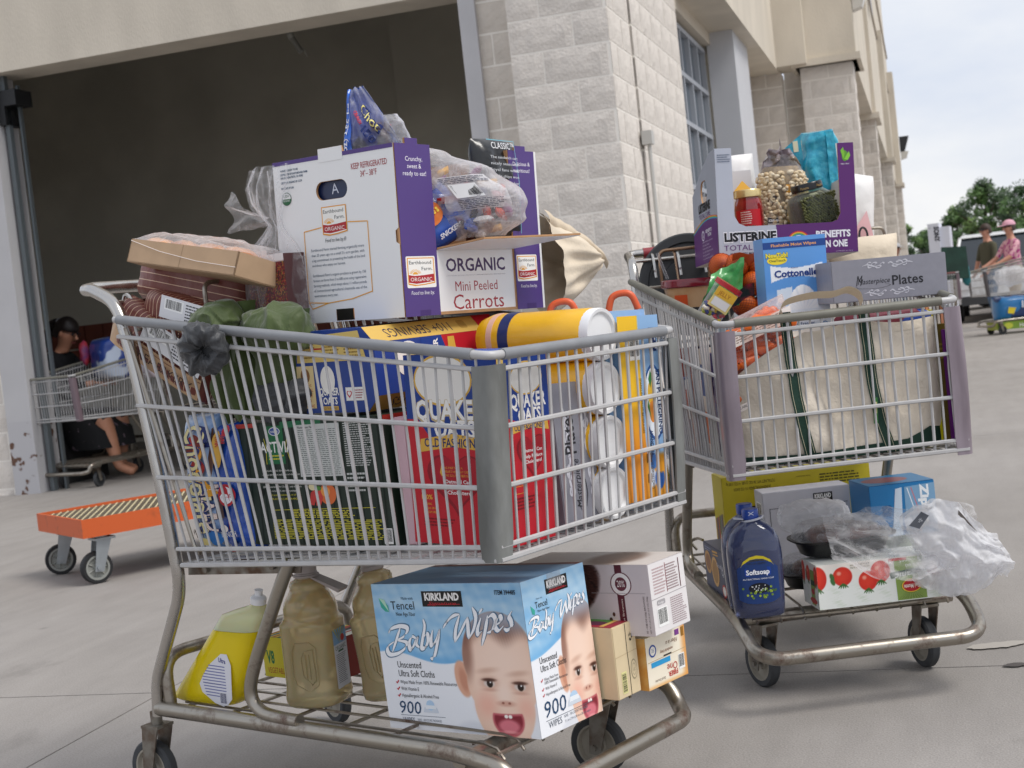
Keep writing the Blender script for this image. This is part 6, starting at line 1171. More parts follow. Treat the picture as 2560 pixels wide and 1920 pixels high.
# teal coffee bag, another grey-silver pack behind the jar, white cartons
teal = M('teal_foil', '1398b8', .28, v2='3fb4cc', vs=60, bump=.8, bs=70, coat=.5, detail=2)
cf = empty('coffee_bag', 'crinkled teal coffee bag with a barcode sticking up out of the mouthwash carton', 'coffee bag', T2(-.80, .222, 1.225), (radians(6), radians(-4), YAW2 + pi / 2 + .1))
mb = MB().rings([superring(a, b, z, 40, e, ox) for a, b, z, e, ox in ((.044, .03, 0, 3, .004), (.052, .036, .012, 4, .003), (.055, .040, .06, 4, .002), (.056, .040, .11, 4, 0), (.050, .036, .150, 3.4, .006), (.043, .028, .163, 3, .008))])
mb.v = [(x + nz((x, y, z), 24) * .006, y + nz((x, y, z), 30, 4) * .006, z + nz((x, y, z), 22, 8) * .005) for x, y, z in mb.v]; 
def cfn(u, v):
    z = v * .163; t = u * 2 * pi; a = .054 - .012 * abs(v - .45) ** 2 * 4; c, q = cos(t), sin(t); e = .5; x = a * abs(c) ** e * (1 if c > 0 else -1); y = .038 * abs(q) ** e * (1 if q > 0 else -1)
    return (x + nz((x, y, z), 22) * .009 + .004 * v, y + nz((x, y, z), 30, 4) * .009, z + nz((x, y, z), 20, 8) * .006)
cm_ = MB().grid(cfn, 60, 34, wrapu=True); cm_.f.append(tuple(cm_.f[-1][:0]) or tuple(33 * 60 + 60 + i for i in range(60))); cm_.m.append(0); cm_.obj('foil_bag', teal, cf, ang=60)
MB().grid(lambda u, v: (.003 + u * .022 + v * .006, -.044 - .004 * nz((u, v * 5, 0), 2), .008 + v * .150), 4, 20).obj('seam_flap', teal, cf)
MB().grid(lambda u, v: (-.052 - u * .045, -.008 + .01 * u, .06 + v * (.10 - .05 * u) + .02 * u), 8, 8).obj('side_gusset', teal, cf); MB().box(-.075, -.006, .115, -.05, .0, .145).obj('cream_sticker', M('cream_sticker', 'ddd6b8', .5), cf, smooth=False)
p = Print(cf, (0, 0, 0), (1, 0, 0), (0, 0, 1), 1, 1, 'bar_label', fn=lambda x, y, o: (x, -.0495 - o, y)); p.barcode(.030, .075, .056, .122, horiz=True, bgc='e2e2e2'); p.done()
MB().box(0, 0, 0, .09, .02, .20).obj('o', board).name = 'white_card'; o = bpy.data.objects['white_card']; place(o, T2(-.80, -.07, 1.10), (0, 0, YAW2 + pi / 2)); tag(o, 'plain white card standing behind the salsa jar', 'card')
o = MB().hexa([(0, 0, 0), (.05, 0, 0), (.05, .03, 0), (0, .03, 0)], [(.0, 0, .012), (.05, 0, .012), (.05, .03, .012), (0, .03, .012)]).add([(0, 0, .012), (.05, 0, .012), (.028, .01, .04)], [(0, 1, 2)]).obj('yellow_pouch', M('mustard_pouch', 'd6a024', .35), loc=T2(-.70, -.055, 1.225), rot=(0, 0, YAW2 + pi / 2), smooth=False); tag(o, 'mustard yellow pouch tip rising behind the gold lid of the salsa jar', 'pouch')
# moist wipes carton, second plates carton
md = (.154, .10, .235)
mw_ = carton('moist_wipes_box', 'light blue flushable moist wipes carton at the front of the second cart', 'box', (.634, 3.45, .850), (2.89, 1.25, .23), md, M('cotton_board', '6fa3dc', .4))
def cott(U, V):
    C = fld(U, V, '5b98dc'); C = over(C, 1 - sm(V, .12, .48), 'e4edf8'); C = over(C, sm(V, .5, .9) * .15, '8fbdf0')
    b = np.maximum(0, 1 - np.abs(V - (.60 - .10 * (U - .5) ** 2 * 4 * 0)) / (.14 - .0 * U)); band = (V > .52 + .07 * np.sin(pi * U)) & (V < .70 - .0 + .05 * (2 * U - 1) ** 2 - .02) & (U > .09) & (U < .93); C = over(C, band * 1., 'eef4fb')
    x = (U - .58) / .24; y = (V - .37) / .14; fan = (y > -.9) & (x ** 2 + (y + .9) ** 2 / 3.2 < 1); C = over(C, fan * 1., 'f3f6fa'); C = over(C, fan * (np.sin(np.arctan2(y + 1.2, x) * 22) > .6) * .35, 'c3d3e6')
    bx = (U > .17) & (U < .42) & (V > .33) & (V < .46 + (U - .17) * .1); C = over(C, bx * .85, 'e9eff6'); C = over(C, blob(U, V, .5, .20, .5, .10, .5) * .8, 'f0f5fb'); return C
AR(mw_, md, 'F', 90, 120, cott)
p = PR(mw_, md, 'F', off=.0008); p.rect(0, .885, 1, .955, '24498f'); p.text('Flushable Moist Wipes', .13, .905, .028, 'e9a86a', w=.72, bold=.02, up=1); p.ell(.21, .765, .16, .045, 'f2dc3c'); p.text('NewTub!', .03, .795, .045, '6b6a1c', w=.36, bold=.08, up=1); p.text('NewTub!', .035, .798, .042, 'f3e24a', w=.35, bold=.04, up=1); p.text('OneTouch', .085, .752, .022, '3a4a3a', w=.26, bold=.02)
p.text('Cottonelle', .15, .590, .068, '1f3f86', w=.70, bold=.035); p.text('Kleenex', .42, .672, .016, '1f3f86', w=.12, it=.3); p.text('Cleaner and Fresher', .12, .085, .026, '26467e', w=.62, bold=.01); p.text('than toilet paper alone', .16, .045, .022, '26467e', w=.58); p.ell(.90, .07, .055, .035, '5b86bc'); p.ell(.90, .07, .04, .026, 'e8f0f8'); p.done()
pd2 = (.273, .20, .098)
pl2 = carton('plates_box', 'grey party plates carton lying flat at the front of the second cart', 'box', (.767, 3.32, .912), (2.78, .99, 0), pd2, M('plates_grey_board', GRY), group='grey plates cartons')
p = PR(pl2, pd2, 'F'); p.text('Plates', .52, .33, .22, '26262c', w=.27, bold=.012); p.text('Masterpiece', .22, .40, .12, '26262c', w=.28, it=.3); p.brush([[(.20, .36), (.24, .30), (.40, .28), (.50, .33), (.46, .38)]], .010, '26262c', 0); p.text('M', .205, .37, .24, '26262c', w=.06, it=.4); 
for y in (.72, .06): flour(p, .27, y, .19, .22, 'c9c9d2', th=.028); flour(p, .50, y, .21, .22, 'c9c9d2', mir=True, th=.028)
p.done()
# deli tub, lids, hoops, oranges, jelly beans, carrots
blk = M('matte_black_plastic', '26282c', .45)
pan = empty('round_lid', 'large black round platter lid standing against the red cart handle', 'lid', T2(-1.03, -.14, 1.00), (0, radians(90 - 8), YAW2))
MB().lathe([(.150, .0), (.155, .004), (.150, .010), (.128, .010), (.124, .004), (.085, .006), (.082, .010), (.05, .011), (.001, .011)], 64).obj('lid_disc', blk, pan)
tub = empty('deli_tub', 'tub of beige dip with a dark red lid near the back of the second cart', 'tub', T2(-.72, -.205, .935), (0, radians(2), YAW2 + pi / 2))
MB().rings([superring(a, b, z, 40, 3.2) for a, b, z in ((.056, .05, 0), (.066, .06, .055))]).obj('tub_body', M('beige_dip', 'c79a6c', .2, coat=.6, v2='d6b288', vs=12), tub); MB().rings([superring(a, b, z, 40, 3.2) for a, b, z in ((.070, .064, .055), (.073, .067, .058), (.073, .067, .074), (.070, .064, .078), (.062, .056, .076))]).obj('lid', M('dark_red_lid', '7d1226', .25, coat=.5), tub)
p = Print(tub, (0, 0, 0), (1, 0, 0), (0, 0, 1), 1, 1, fn=lambda x, y, o: (x, -.0585 - o, y)); p.rect(-.05, .0, -.015, .035, 'd2501e'); p.done()
o = MB().tube([(0, 0, 0), (-.022, 0, .075)], .004, 8).obj('plastic_straw', clearsoft, loc=T2(-.78, -.248, 1.02), rot=(0, 0, YAW2 + pi / 2)); tag(o, 'clear plastic strip poking up between the deli tub and the black lid', 'strip')
cop = M('copper_toned_wire', '9a7d66', .25, metal=.9)
for y0, y1, c in ((-.24, -.10, CART2), (.31, .425, CART2)):
    MB().tube(round_path([(-.93, y0, 1.0), (-.93, y0, 1.105), (-.93, y1, 1.105), (-.93, y1, 1.0)], .02, 5), .0048, 8).tube(round_path([(-.90, y0 + .045, 1.0), (-.93, y0 + .045, 1.10), (-.96, y0 + .045, 1.10)], .02, 4), .0042, 8).obj('seat_hoop', cop if y0 < 0 else worn, cart2)
MB().tube(round_path([(-.785, -.235, 1.0), (-.785, -.235, 1.103), (-.785, -.12, 1.103), (-.785, -.12, 1.0)], .02, 5), .005, 8).tube(round_path([(-.785, -.185, 1.02), (-.785, -.185, 1.10), (-.84, -.17, 1.10)], .02, 4), .0042, 8).obj('seat_hoop', worn, cart1)
ob = empty('orange_bag', 'netted bag of oranges with a green header in the second cart', 'fruit bag', T2(-.45, -.115, .975), (0, 0, YAW2 + pi / 2))
orm = M('orange_skin', 'e0660c', .38, var=.08, vs=12, bump=.5, bs=350); sp_o = MB().grid(lambda u, v: (.0325 * sin(v * pi) * cos(u * 2 * pi), .0325 * sin(v * pi) * sin(u * 2 * pi), -.031 * cos(v * pi)), 28, 18, wrapu=True).mesh('orange', orm)
net = MB()
for k in range(22):
    a = k * 2 * pi / 22
    for sg in (1, -1): net.tube([(.0333 * sin(v * pi) * cos(a + sg * v * 2.6), .0333 * sin(v * pi) * sin(a + sg * v * 2.6), -.0318 * cos(v * pi)) for v in [.03 + .94 * i / 14 for i in range(15)]], .00045, 3, caps=False)
netm = net.mesh('net', M('dark_red_net', '8c2a14', .5), smooth=False)
for i, (x, y, z) in enumerate(((-.032, 0, .012), (.032, -.004, .006), (-.005, .012, .055), (.055, .012, .050), (.003, -.002, -.045), (.055, 0, -.055), (-.04, .03, .06), (.09, .02, .0))):
    o = bpy.data.objects.new('orange', sp_o); link(o, ob, (x, y, z), (i * 1.3, i * .7, i * 2.1)); o = bpy.data.objects.new('net', netm); link(o, ob, (x, y, z), (i * 1.3, i * .7, i * 2.1))
MB().grid(lambda u, v: (-.125 + u * .115 + .03 * v - .02 * (u - .5) * v, -.045 + .02 * u - .03 * sin(v * 3) * (1 - u) + .006 * nz((u * 4, v * 4, 0), 1.2), -.045 + v * (.085 + .035 * u) + .008 * nz((u * 5, v * 5, 2), 1.)), 18, 18).obj('green_header', M('green_film', '3d8a44', .25, v2='5aa65c', vs=20, bump=.7, bs=30, coat=.4), ob, ang=80)
MB().grid(lambda u, v: (-.02 + u * .115, -.005 - .02 * v, .055 + v * .03 + .004 * sin(u * 12)), 12, 6).obj('red_header', M('orange_film', 'cf5a2a', .3, coat=.4, bump=.6, bs=30), ob, ang=80)
MB().grid(lambda u, v: (-.10 + u * .12, -.052 - .01 * v, -.062 + v * .032 + u * .035 + .005 * sin(u * 9)), 12, 5).obj('printed_band', M('dark_band', '2a2f24', .3, v2='b8202e', vs=30, coat=.4), ob, ang=80)
jb = empty('jelly_bean_tub', 'clear tub of jelly beans with a red lid and yellow label behind the side rim', 'tub', T2(-.33, -.235, .905), (radians(10), radians(38), YAW2 + pi / 2))
MB().rings([superring(.030, .026, 0, 28, 3.5), superring(.033, .03, .09, 28, 3.5)]).obj('tub_wall', clearsoft, jb); MB().rings([superring(.036, .033, z, 28, 3.5) for z in (.09, .102)]).obj('lid', M('red_lid', 'b32430', .3), jb); MB().box(-.026, -.034, .035, .028, -.031, .088).obj('label_card', M('yellow_label', 'e6d48a', .5), jb, smooth=False)
p = Print(jb, (-.026, -.034, .035), (1, 0, 0), (0, 0, 1), .054, .053); p.rect(0, .55, 1, 1, 'e3b640'); p.rect(.1, .1, .9, .5, 'e9e9e9'); p.text('JELLY', .15, .65, .2, 'a04a1c', w=.6); p.done()
rg = random.Random(2)
for i in range(46):
    pillow(w=.014, h=.009, d=.009, nu=5, nv=4, wr=0, p=2.).xf(Matrix.Rotation(rg.uniform(0, 6), 4, 'Y')).obj('jelly_bean', ink(['e0c02c', '7a2438', '3a8a3c', 'd8782c', '2a3a8a', 'e8e0d0', 'c84a5a', '9aa02c'][i % 8]), jb, loc=(rg.uniform(-.026, .026), rg.uniform(-.024, -.012), rg.uniform(.004, .05)))
ct = empty('carrot_bag', 'clear bag of baby carrots inside the front corner of the second cart', 'vegetable bag', T2(-.10, -.165, .705), (0, 0, YAW2 + pi / 2))
crt = M('carrot_orange', 'e06a1c', .35, var=.12, vs=20); cmesh = MB().grid(lambda u, v: ((.0085 + .0015 * sin(v * 3)) * min(1, 5 * min(v, 1 - v) + .35) * cos(u * 2 * pi), (.0085) * min(1, 5 * min(v, 1 - v) + .35) * sin(u * 2 * pi), (v - .5) * .048), 9, 7, wrapu=True).mesh('baby_carrot', crt)
rg = random.Random(9)
for i in range(120):
    z = rg.uniform(.0, .20); lim = .085 * (1 - max(0, z - .12) * 4); x = rg.uniform(-lim, lim); y = rg.uniform(-.035, .03)
    o = bpy.data.objects.new('baby_carrot', cmesh); link(o, ct, (x, y, z + x * .35 - .0), (rg.uniform(-.5, .5), 1.4 + rg.uniform(-.6, .6), rg.uniform(-.5, .5)))
cb_ = pillow(w=.205, h=.235, d=.105, nu=34, nv=34, p=3., wr=.007, seed=51., taper=.35, ws=14); cb_.v = [(x, y, z - .015 + x * .35) for x, y, z in cb_.v]; cb_.obj('film', film('carrot_film', tint='fff2ec', white=.08, gl=.25, bs=26), ct, weld=True, ang=70)
fnc = lambda x, y, o: (x, -.052 - o + .9 * max(0, y - .12) ** 1.3 * .5, y + x * .35 - .01)
p = Print(ct, (0, 0, 0), (1, 0, 0), (0, 0, 1), 1, 1, fn=fnc)
for i in range(8): p.rect(-.07 + i * .018, .165, -.052 + i * .018, .20, 'eadfd9', up=0)
p.para(-.06, .17, .06, .198, 5, '9a8478', seed=3)
for i in range(10): p.rect(-.10 + i * .02, .018, -.08 + i * .02, .034, 'e6dcd6', up=0)
p.text('TEAR HERE', .0, .020, .008, 'b8202e', w=.045, bold=.03, up=1); p.text('RESEALABLE ZIPPER', -.09, .024, .006, '3a3436', w=.07, up=1); p.done()
# big canvas tote filling the front of the second cart
cv = M('natural_canvas', 'ddd2c2', .9, var=.05, vs=4, bump=.5, bs=120); grn = M('dark_green_webbing', '16382c', .8, bump=.4, bs=150)
tb = empty('canvas_tote', 'large cream canvas tote with dark green straps and base inside the second cart', 'tote bag', T2(-.10, -.005, .562), (0, 0, YAW2 + pi / 2))
def tf(x, z): # front surface y at (x, z)
    k = max(0, 1 - abs(x / .25) ** 3.5); sag = .014 * nz((x, z, 0), 9, 2) + .006 * nz((x, z, 1), 24, 5) + .010 * sin(x * 38 + z * 16) * max(0, .12 - abs(z - .13)) * 4; return -.075 * (.25 + .75 * k) - .010 * sin(z * 9) + sag
def top(x): return .30 - .55 * max(0, -x - .07) ** 1.0 - .10 * max(0, x - .17) + .006 * sin(x * 30)
mb = MB(); mb.grid(lambda u, v: ((u - .5) * .49, tf((u - .5) * .49, v * top((u - .5) * .49)), .0 + v * top((u - .5) * .49)), 70, 46); mb.grid(lambda u, v: ((.5 - u) * .49, .09 + .01 * nz((u, v, 3), 5), v * top((.5 - u) * .49)), 30, 12); mb.grid(lambda u, v: ((u - .5) * .49, tf((u - .5) * .49, top((u - .5) * .49)) * (1 - v) + .09 * v, top((u - .5) * .49) - .02 * sin(v * pi)), 40, 6)
for s_ in (-1, 1): mb.grid(lambda u, v, s_=s_: (s_ * .245, (tf(.245, v * top(s_ * .245)) if True else 0) * (1 - u) + .09 * u, v * top(s_ * .245)), 6, 20)
mb.obj('bag_body', cv, tb, ang=70)
MB().grid(lambda u, v: ((u - .5) * .492, tf((u - .5) * .49, v * .032) - .0022, v * (.018 + .016 * abs(u - .3) + .030 * max(0, u - .8) * 5)), 60, 4).obj('base_band', grn, tb)
MB().grid(lambda u, v: ((u - .5) * .486, tf((u - .5) * .49, top((u - .5) * .486) - .018 + v * .018) - .0016, top((u - .5) * .486) - .020 + v * .020), 60, 3).obj('hem', M('canvas_hem_light', 'd9cebd', .9, bump=.4, bs=120), tb)
def strap(x0, x1, bow, top_z):
    pts = [(x0 + (x1 - x0) * t + bow * sin(t * pi * 1.3), t * top_z) for t in [i / 16 for i in range(17)]]
    MB().grid(lambda u, v: (pts[min(16, int(round(v * 16)))][0] + (u - .5) * .026, tf(pts[min(16, int(round(v * 16)))][0], pts[min(16, int(round(v * 16)))][1]) - .0045 + (-.003 if u in (0, 1) else 0) * 0, pts[min(16, int(round(v * 16)))][1]), 3, 16).obj('strap', grn, tb)
    for e_ in (-.009, .009): MB().tube([(x + e_, tf(x, z) - .0055, z) for x, z in pts], .0006, 4).obj('stitching', M('cream_thread', 'c9c3a8', .7), tb)
strap(-.080, -.118, -.010, .345); strap(.105, .060, -.012, .325)
hp = smooth_path([(-.118, -.075, .335), (-.122, -.085, .352), (-.105, -.090, .368), (-.05, -.092, .376), (.0, -.092, .374), (.035, -.09, .380), (.06, -.088, .366), (.068, -.08, .345)], 6)
mb = MB(); P = [Vector(q) for q in hp]; L = []; 
for i, q in enumerate(P):
    d = (P[min(i + 1, len(P) - 1)] - P[max(i - 1, 0)]).normalized(); w2 = Vector((0, 1, 0)).cross(d).normalized() * -.004; s2 = Vector((0, -.014, .008)); L += [q + s2, q - s2]
mb.add(L, [(2 * i, 2 * i + 1, 2 * i + 3, 2 * i + 2) for i in range(len(P) - 1)]); mb.obj('handle', M('cream_handle', 'd8c9b0', .85, bump=.4, bs=120), tb)
p = Print(tb, (0, 0, 0), (1, 0, 0), (0, 0, 1), 1, 1, fn=lambda x, y, o: (x, tf(x, y) - .006 - o, y)); p.rect(.068, .070, .078, .130, '3a7a3a'); p.rect(.070, .078, .076, .120, 'd9cf9a'); p.done()
# tall packs squeezed at the right end
for nm_, y, x, z0, hh, c, lab in (('yellow_box', .232, -.07, .565, .31, 'c4b800', 'tall yellow carton right of the canvas tote in the second cart'), ('olive_magazine', .252, -.055, .565, .275, '5d4d12', 'dark olive booklet between the yellow carton and the purple box'), ('purple_box', .264, -.040, .565, .262, '6b1f80', 'narrow purple carton in the right front corner of the second cart')):
    o = MB().box(0, 0, 0, .022 if 'olive' not in nm_ else .03, .10, hh).obj(nm_, M(nm_ + '_print', c, .4), loc=T2(x, y - .012, z0), rot=(0, 0, YAW2 + pi / 2), smooth=False); tag(o, lab, 'box' if 'box' in nm_ else 'booklet')
    q = Print(o, (0, 0, 0), (1, 0, 0), (0, 0, 1), .022, hh)
    if 'purple' in nm_: q.rect(.5, .45, 1, .56, '2aa6b8')
    if 'olive' in nm_: q.para(.2, .7, 1.2, .85, 4, '8a7a2c')
    q.done()
stk = empty('magazine_stack', 'pale striped booklets standing upright in the far right corner of the second cart', 'booklets', T2(-.09, .245, .60), (0, 0, YAW2 + pi / 2))
for i in range(7): MB().box(i * .0085 - .02, 0, .17, i * .0085 - .014, .12, .285 - .002 * (i % 3)).obj('booklet', ink(('d9cfc6', 'c98a6a', 'e6e2dc', 'b8a89c')[i % 4]), stk, smooth=False)
# left side: purple and violet packs behind the tote, maroon cloth, blue film, white bag and carabiner
o = pillow(w=.12, h=.24, d=.07, wr=.008, seed=61.).obj('purple_pack', M('violet_foil', '43275a', .25, v2='8a8a9c', vs=16, coat=.4, bump=.6, bs=20), loc=T2(-.20, -.225, .56), rot=(0, 0, YAW2 + .1), weld=True); tag(o, 'purple foil pack low in the left corner of the second cart', 'pack')
rg = random.Random(31); cc = ['b04a30', 'd8c8b8', '3a3458', '8a3a2c', '4a5a8a', 'e0dcd4', 'c2602c', '2c2c3c']
for i in range(11): 
    x = -.86 + i * .062; h_ = rg.uniform(.16, .30); o = carton('grocery_box', '', 'box', tuple(T2(x, -.26, .57)), (degrees_ := math.degrees(YAW2) + 90, 0, 0), (.12, .055, h_), ink(cc[i % 8])); o['group'] = 'grocery boxes along the left side wires'
    o['label'] = ['rust red', 'beige', 'dark violet', 'brown', 'slate blue', 'off-white', 'orange', 'charcoal', 'second rust red', 'second beige', 'second dark violet'][i] + ' small grocery box behind the left side wires of the second cart'
    q = PR(o, (.12, .055, h_), 'L'); q.rect(.1, .55, .9, .85, cc[(i + 3) % 8]); q.rect(.2, .1, .8, .4, cc[(i + 5) % 8]); q.done()
mar = M('maroon_cloth', '6b1c30', .6, bump=.4, bs=80)
mcl = empty('maroon_bag', 'maroon cloth and blue film bag crumpled behind the front rim of the second cart', 'bag', T2(-.08, .11, .845), (0, 0, YAW2 + pi / 2)); cloth(0, 0, .02, .10, .03, .035, 71., .35, 16., 36, 20).obj('cloth', mar, mcl, weld=True); cloth(.085, 0, .012, .045, .025, .022, 75., .35, 16., 24, 14).obj('film', M('deep_blue_film', '1d3f8c', .25, coat=.4), mcl, weld=True)
wb = empty('white_bag', 'white sack with pale red print leaning behind the mouthwash carton, tied with a maroon strap', 'bag', T2(-.98, .30, .98), (0, radians(14), YAW2 + pi / 2))
whb = M('white_sack', 'e6e3e1', .6, bump=.5, bs=30); pillow(w=.20, h=.30, d=.12, nu=30, nv=30, p=3, wr=.010, seed=81., taper=.5, ws=10).obj('sack', whb, wb, weld=True, ang=70); p = Print(wb, (0, 0, 0), (1, 0, 0), (0, 0, 1), 1, 1, fn=lambda x, y, o: (x, -.062 - o, y)); p.poly([(.0, .12), (.07, .10), (.03, .19)], 'e8b8bc'); p.done()
o = pillow(w=.20, h=.15, d=.12, nu=20, nv=16, wr=.01, seed=91.).obj('white_cloth_bag', canv, loc=T2(-.85, .33, .93), rot=(0, 0, YAW2 + pi / 2), weld=True); tag(o, 'cream cloth bag below the white sack by the right rear seat hoop', 'bag')
o = pillow(w=.09, h=.12, d=.07, nu=16, nv=14, wr=.006, seed=95.).obj('white_pack', whb, loc=T2(-.86, .00, 1.23), rot=(0, 0, YAW2 + pi / 2), weld=True); tag(o, 'white pack behind the pistachio bag, left of the teal coffee bag', 'pack')
sr = empty('carabiner', 'black carabiner with a maroon strap clipped on the right seat hoop', 'carabiner', T2(-.91, .355, 1.085), (0, 0, YAW2 + pi / 2)); MB().tube([(.012 * cos(t), -.005, .024 * sin(t)) for t in [2 * pi * k / 20 for k in range(20)]], .0032, 8, closed=True).obj('ring', blk, sr); MB().hexa([(-.006, -.012, -.075), (.016, -.012, -.07), (.016, -.009, -.07), (-.006, -.009, -.075)], [(-.010, -.012, -.01), (.010, -.012, -.01), (.010, -.009, -.01), (-.010, -.009, -.01)]).obj('strap', mar, sr, smooth=False)
# ---- lower rack of the second cart
Y_ = 'b9a91c'; hd = (.428, .135, .165)
chp = carton('snack_variety_box', 'large upside-down yellow snack variety carton at the back of the second cart lower rack', 'box', (.556, 4.0, .2105), (3.37, .53, -.24), (.428, .135, .234), M('yellow_board', Y_, .5, var=.04, vs=10))
p = PR(chp, (.428, .135, .234), 'F'); p.text('TOTAL NET WT. 36 OZ. (2 LBS. 4 OZ.) 1.02 kg', .36, .93, .035, '3a3612', w=.33, rot=180); p.text('24 INDIVIDUAL BAGS: 1½ OZ. EACH', .33, .86, .035, '3a3612', w=.25, rot=180); p.para(.66, .80, .97, .94, 4, '4a4416', seed=2); p.text('To your chips treasures', .6, .93, .018, '4a4416', w=.1, rot=180); p.poly([(.12, .55), (.40, .60), (.42, 0), (.14, 0)], '6a1f28'); p.poly([(.12, .62), (.20, .55), (.42, .60), (.42, .64)], '2c1416'); p.text('6', .17, .45, .08, 'e8e0d8', w=.03, rot=0, bold=.04); p.done()
p = PR(chp, (.428, .135, .234), 'L')
for i in range(6): p.rrect(.1 + i * .13, .02 + i * .02, .2 + i * .13, .45 + i * .02, .02, ('8a4a1c', '2a3a5a', 'a83a24', '3a5a3a', '6a6a70', '4a2a4a')[i], up=0)
p.done()
kd = (.241, .10, .200)
kk = carton('white_handled_box', 'white carton with a slot handle and black name panel on the second cart lower rack', 'box', (.643, 3.85, .2105), (2.55, .28, 0), kd, M('grey_white_board', 'c3c3cc', .55))
p = PR(kk, kd, 'F'); kirkland(p, .58, .80, .80, .93); p.rect(.07, 0, .077, .78, '4a4a54'); p.rect(.07, .77, .97, .777, '4a4a54'); p.rrect(.33, .56, .59, .65, .04, '3a3a42'); p.rrect(.335, .57, .585, .64, .03, 'b4b4be'); p.rect(.455, .57, .47, .64, '3a3a42'); p.done(); p = PR(kk, kd, 'L'); p.barcode(.2, .55, .8, .85); p.para(.2, .1, .8, .5, 8, '7a7a84'); p.done()
zd = (.173, .172, .120)
zz = carton('zip_bag_box', 'blue zip bag carton at the right of the second cart lower rack', 'box', (.8861, 3.65, .292), (3.45, 0, -.37), (.173, .172, .135), M('zip_blue', '1379b8', .35))
p = PR(zz, (.173, .172, .135), 'F'); p.poly([(.52, 0), (.54, .92), (1, .95), (1, 0)], '7fa9cc'); p.poly([(.30, 0), (.40, .90), (.50, .92), (.46, 0)], 'cddcec'); p.line([(.58, .9), (.66, .5), (.68, 0)], .02, 'e6eef6'); p.line([(.64, .9), (.72, .5), (.74, 0)], .02, 'c87a84'); p.text('Ziploc', .78, .95, .15, 'f2f6fa', w=.8, rot=-90, bold=.05, up=1); p.text('Double', .68, .5, .07, 'e8eef6', w=.5, rot=-84); p.rrect(.18, .40, .32, .60, .03, '0e5c94'); p.done()
p = PR(zz, (.173, .172, .135), 'T'); p.rect(0, 0, 1, 1, '2a6a94'); p.ell(.4, .5, .35, .3, '7a4a4e'); p.done()
o = carton('can_carton', 'green and white carton under the zip bag box, behind the diced tomatoes', 'box', tuple(T2(-.60, .12, .2105)), (3.4, 0, 0), (.20, .17, .08), ink('c9d0c4')); q = PR(o, (.20, .17, .08), 'F'); q.rect(0, 0, .3, 1, '2f6a3a'); q.done()
psd = (.12, .231, .119)
ps = carton('pasta_box', 'dark blue pasta dinner carton with food pictures at the left of the second cart rack', 'box', (.4711, 3.4604, .2105), (4.79, -.36, -.54), (.075, .231, .119), M('navy_board', '1f2b4c', .4))
p = PR(ps, (.075, .231, .119), 'L'); p.ell(.20, .60, .15, .25, 'b98a4c'); p.ell(.20, .60, .11, .18, '8a5a34'); p.ell(.52, .48, .17, .32, 'c79a5a'); p.ell(.52, .48, .13, .25, '9a7038'); p.line([(.45, .9), (.7, .93)], .04, 'c9963c'); p.line([(.47, .84), (.72, .87)], .03, 'c9963c'); p.ell(.88, .17, .10, .14, 'b5332c'); p.ell(.88, .17, .07, .10, 'e0dcd4'); p.text('Noodles', .62, .62, .10, 'c9c9d4', w=.3, it=.2); p.text('Q', .84, .5, .14, 'e6e6ee'); p.para(.1, .85, .4, .95, 2, '8a94b4'); p.done()
dd = (.305, .123, .103)
dm = carton('diced_tomatoes_box', 'upside-down white diced tomatoes carton with red tomatoes at the front of the rack', 'box', (.6513, 3.256, .2125), (4.07, .55, -.66), dd, M('tomato_board', 'e3e6e0', .4))
def tom(U, V, su, sv):
    C = fld(U, V, 'e6e9e4'); X, Y = U * su, V * sv; C = over(C, np.clip(.5 * cloudy(U, V, 6, 4) - .1, 0, .35) * (1 - sm(V, .3, .6)), 'a9bc9c'); C = over(C, sm(V, .45, 1) * .35, 'f2d8c8')
    for (cx, cy, r, ry) in ((.000, .072, .022, .028), (.060, .072, .023, .022), (.119, .056, .022, .023), (.150, .074, .023, .025), (.255, .040, .001, .001), (.276, .062, .015, .012)):
        a = blob(X, Y, cx, cy, r, ry, .06); C = over(C, a, 'c9281c'); C = over(C, a * blob(X, Y, cx - r * .1, cy + ry * .1, r * .8, ry * .8, .6) * .8, 'e0402a'); C = over(C, a * blob(X, Y, cx - r * .35, cy + ry * .35, r * .22, ry * .2, .6) * .8, 'f6b8a4')
        for k in range(5): C = over(C, blob(X, Y, cx + (k - 2) * r * .16, cy - ry * 1.0, r * .07, ry * .3, .2, (k - 2) * 22), '3c6a30')
    for (cx, cy) in ((.035, .073), (.036, .062)): C = over(C, blob(X, Y, cx, cy, .005, .009, .2, 20), '3f6d3a')
    return C
AR(dm, dd, 'F', 200, 70, lambda U, V: tom(U, V, .305, .103)); AR(dm, dd, 'L', 70, 60, lambda U, V: tom(U * .6 - .05, V * 1.1 - .1, .305, .103))
p = PR(dm, dd, 'F', off=.0008); p.poly([(.61, .02), (.84, .02), (.83, .98), (.60, .98)], '86a04e')
for i in range(9): p.poly([(.725, .28), (.62 + i * .024, .03), (.632 + i * .024, .03)], 'b4c97c', up=0)
p.poly([(.57, .52), (.85, .62), (.87, .75), (.56, .66)], '1f4a30'); p.text('Organic', .855, .70, .13, 'eef2ea', w=.26, rot=186, it=.3, up=1, bold=.01); p.text('Diced', .80, .84, .085, 'eef2e4', w=.11, rot=183); p.text('Tomatoes', .835, .96, .085, 'eef2e4', w=.19, rot=183)
